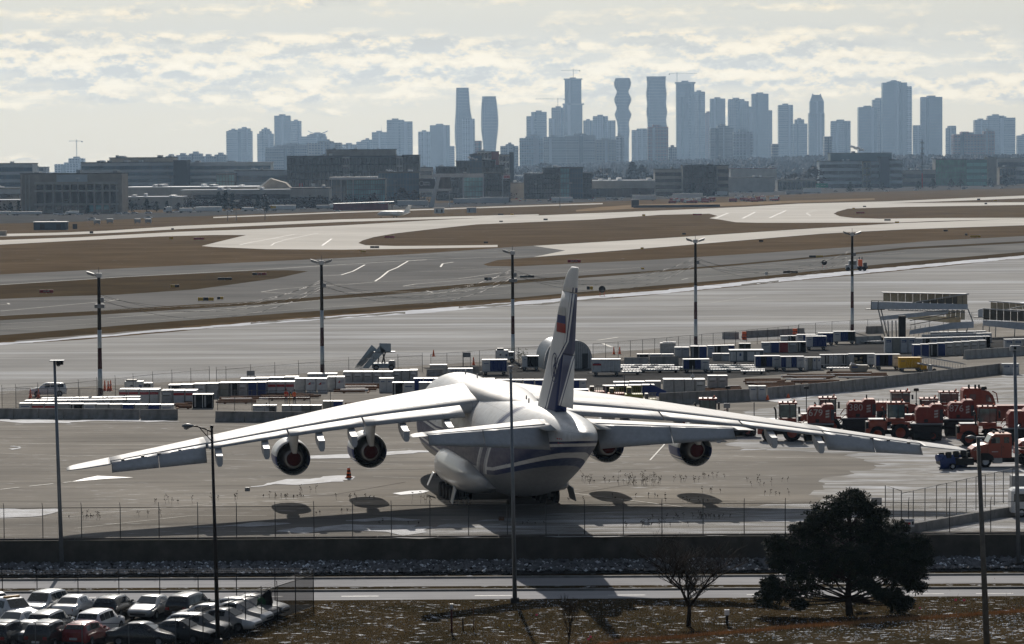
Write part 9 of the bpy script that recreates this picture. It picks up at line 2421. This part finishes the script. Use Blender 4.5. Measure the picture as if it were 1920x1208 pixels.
bare_tree('small slender bare sapling at the bottom centre', 1066,1215, ZL + .1,3.6,.55,9,5,.05, up=1.1, first=.18)
g_ = G(1593,1152, ZL + .1); t = thing('pine_tree', 'big dark spreading pine in front of the road', 'tree', (g_.x, g_.y, ZL + .05))
rr = random.Random(12)
NEED = mat('pine_needles_dark', (.012,.020,.012),.9, var=.45, scale=1.2, spec=.2); NEED2 = mat('pine_needles_olive', (.022,.030,.014),.9, var=.4, scale=1.0, spec=.2)
BK = MATS['dark_bark']
tr = MB().path([(0,0,0),(-.10,0,1.2),(-.02,.1,2.6),(.10,0,4.4),(.05,.1,6.2),(.12,0,7.9)], .27,10,0,.05)
tr.bd('trunk', BK, t)
s_ = g_.y / FPX
pads = [(-155,32,26),(-135,48,30),(-120,100,34),(-150,62,18),(-118,128,36),(-138,140,20),(-95,78,34),(-60,150,36),(-90,160,22),(-45,190,34),(-68,180,20),(-15,212,34),(10,224,24),(25,205,28),(45,178,32),(60,190,14),(70,150,36),(95,160,22),(110,130,34),(132,140,16),(128,108,30),(140,122,14),(118,75,30),(125,52,20),(80,35,26),(96,18,22),(108,22,16),(60,95,34),(30,60,32),(-30,70,28),(-75,50,26),(-115,38,22),(0,120,40),(-40,115,38),(45,120,36),(-10,165,40),(30,155,34),(80,112,30),(-85,115,30),(85,70,28),(25,20,14),(-98,25,14),(-140,100,14),(-20,95,30),(15,90,32),(50,45,20),(-50,88,30),(100,92,24)]
limbs = MB(); crown, crown2 = MB(), MB()
for (dx, hh, sz_) in pads:
 c = Vector((dx * s_, rr.uniform(-2.0,2.0) * (1 - abs(dx) / 260), hh * s_)); rad = sz_ * s_
 zb = max(1.0, c.z - 1.2 - abs(c.x) * .25)
 base = Vector((0,0, min(7.4, zb)))
 mid = base.lerp(c, .55) + Vector((0,0,-.15))
 limbs.path([base, mid, c], .075,5,0,.02)
 crown.loft([[(c.x + rad * .5 * math.sin(b_) * math.cos(a) * rr.uniform(.7,1.1), c.y + rad * .55 * math.sin(b_) * math.sin(a) * rr.uniform(.7,1.1), c.z + rad * .26 * math.cos(b_)) for a in [2 * math.pi * i / 7 for i in range(7)]] for b_ in (.4,1.1,1.8,2.6)], 0, False)
 for i in range(int(90 + sz_ * 13)):
  u = Vector((rr.gauss(0,1), rr.gauss(0,1), rr.gauss(0,1))).normalized() * (rr.random() ** .45)
  ck = mnoise.noise(Vector((c.x + u.x * 2.2, c.z + u.z * 2.2, u.y * 2))) * .45 + 1.0
  if mnoise.noise(Vector((c.x * 1.5 + u.x * rad * 2.4, u.y * rad * 2, c.z * 1.5 + u.z * rad * 2.4))) < -.12: continue
  p = c + Vector((u.x * rad * ck, u.y * rad * 1.1, u.z * rad * .58 * ck))
  ax = (u + Vector((0,0,.7))).normalized(); a1 = ax.orthogonal().normalized(); a2 = ax.cross(a1)
  L_ = rr.uniform(.17,.30)
  mb = crown if rr.random() < .65 else crown2
  k0 = rr.uniform(0,6)
  vs_ = [p]; fs_ = []
  for k in range(5):
   an = k0 + k * 1.2566
   d_ = (ax * rr.uniform(.4,1.0) + a1 * math.cos(an) + a2 * math.sin(an)).normalized() * L_
   sd_ = d_.cross(ax).normalized() * .05
   vs_ += [p + d_ - sd_, p + d_ + sd_]; fs_.append((0, len(vs_) - 2, len(vs_) - 1))
  mb.add(vs_, fs_)
limbs.bd('limbs', BK, t); crown.bd('crown', NEED, t)['kind'] = 'stuff'; crown2.bd('crown_tips', NEED2, t)['kind'] = 'stuff'
# ================================================================== GRASS
rr = random.Random(31)
gm = [mat('tan_grass_blades', (.30,.165,.075),.9, var=.3, spec=.1), mat('dull_grass_blades', (.062,.045,.022),.9, var=.3, spec=.1), mat('pale_straw_blades', (.5,.32,.15),.9, var=.25, spec=.1)]
mb = MB()
for i in range(45000):
 x = rr.uniform(-3,36); cy_ = crest_y(x)
 y = cy_ + rr.gauss(.9,1.1) if i % 2 else cy_ + rr.uniform(-.6,1) + rr.expovariate(.45)
 side = max(0.0, min(1.0,(x + 2.5) / 9.0))
 if rr.random() > .25 + .75 * side: continue
 z = turf_h(x, y); h_ = rr.uniform(.10,.36) * (.5 + .5 * side); lx, ly = rr.uniform(-.1,.1), rr.uniform(-.08,.08)
 mb.add([(x - .012, y, z),(x + .012, y, z),(x + lx, y + ly, z + h_)], [(0,1,2)], 0 if rr.random() < .75 else 2)
stuff(mb.bd('long_dead_grass', gm), 'strip of long rusty dead grass along the crest of the bank', 'grass')
mb = MB()
for i in range(36000):
 x = rr.uniform(-36,36); y = rr.uniform(200,222.6)
 z = turf_h(x, y)
 if x < -13 - (222 - y) * .5: continue
 h_ = rr.uniform(.03,.11); lx, ly = rr.uniform(-.06,.06), rr.uniform(-.05,.05)
 mb.add([(x - .014, y, z),(x + .014, y, z),(x + lx, y + ly, z + h_)], [(0,1,2)], 1 if rr.random() < .8 else 2)
stuff(mb.bd('short_turf_blades', gm), 'short winter turf between the road and the bank', 'grass')
mb = MB()
for i in range(13000):
 x = rr.uniform(-34,36); y = rr.uniform(196,222.3); cy_ = crest_y(x); near = y < cy_
 if x < -13 - (222 - y) * .5: continue
 z = turf_h(x, y)
 if cy_ - .8 < y < cy_ + 1.6 and rr.random() < .9: continue
 if not near and (rr.random() < .45 or mnoise.noise(Vector((x * .3, y * .4,2))) < rr.uniform(-.3,.3)): continue
 r_ = rr.uniform(.02,.075) * (1.3 if near else 1); a = rr.uniform(0,6)
 ring = [(x + r_ * rr.uniform(.7,1.6) * math.cos(a + k * 1.257), y + r_ * rr.uniform(.6,1.1) * math.sin(a + k * 1.257), z - .01) for k in range(5)]
 mb.add(ring + [(x, y, z + rr.uniform(.02,.05))], [(k, (k + 1) % 5,5) for k in range(5)])
stuff(mb.bd('snow_lumps', SNOW), 'scattered small lumps of old snow in the turf', 'snow')
# ================================================================== AIR
HZ = B_(-8500,8500,-120,13500, ZL - 1.2,450).bd('haze', None)
HZ.data.materials.clear()
hm = bpy.data.materials.new('pale_haze'); hm.use_nodes = True
for n in list(hm.node_tree.nodes): hm.node_tree.nodes.remove(n)
ho = hm.node_tree.nodes.new('ShaderNodeOutputMaterial')
hv = hm.node_tree.nodes.new('ShaderNodeVolumePrincipled')
hv.inputs['Color'].default_value = (0.50,0.72,1.0,1)
hv.inputs['Density'].default_value = 0.000023
hv.inputs['Anisotropy'].default_value = 0.6
hm.node_tree.links.new(hv.outputs[0], ho.inputs['Volume'])
HZ.data.materials.append(hm)
stuff(HZ, 'pale blue haze softening the distant city', 'haze')
ONES = 'first second third fourth fifth sixth seventh eighth ninth tenth eleventh twelfth thirteenth fourteenth fifteenth sixteenth seventeenth eighteenth nineteenth'.split()
TENS = {2: 'twenty', 3: 'thirty', 4: 'forty', 5: 'fifty', 6: 'sixty', 7: 'seventy', 8: 'eighty', 9: 'ninety'}
def nth(n):
 if n < 20: return ONES[n - 1]
 t, o = divmod(n, 10)
 return TENS[t][:-1] + 'ieth' if o == 0 else TENS[t] + '-' + ONES[o - 1]
bylab = {}
for o in COL.objects:
 if o.parent is None and o.get('label'): bylab.setdefault(o['label'], []).append(o)
for lb, os_ in bylab.items():
 if len(os_) > 1:
  os_.sort(key=lambda o: o.location.x / max(1.0, o.location.y))
  for k, o in enumerate(os_):
   o['label'] = ' '.join((lb.split())[:12]) + ', ' + nth(k + 1) + ' from left'
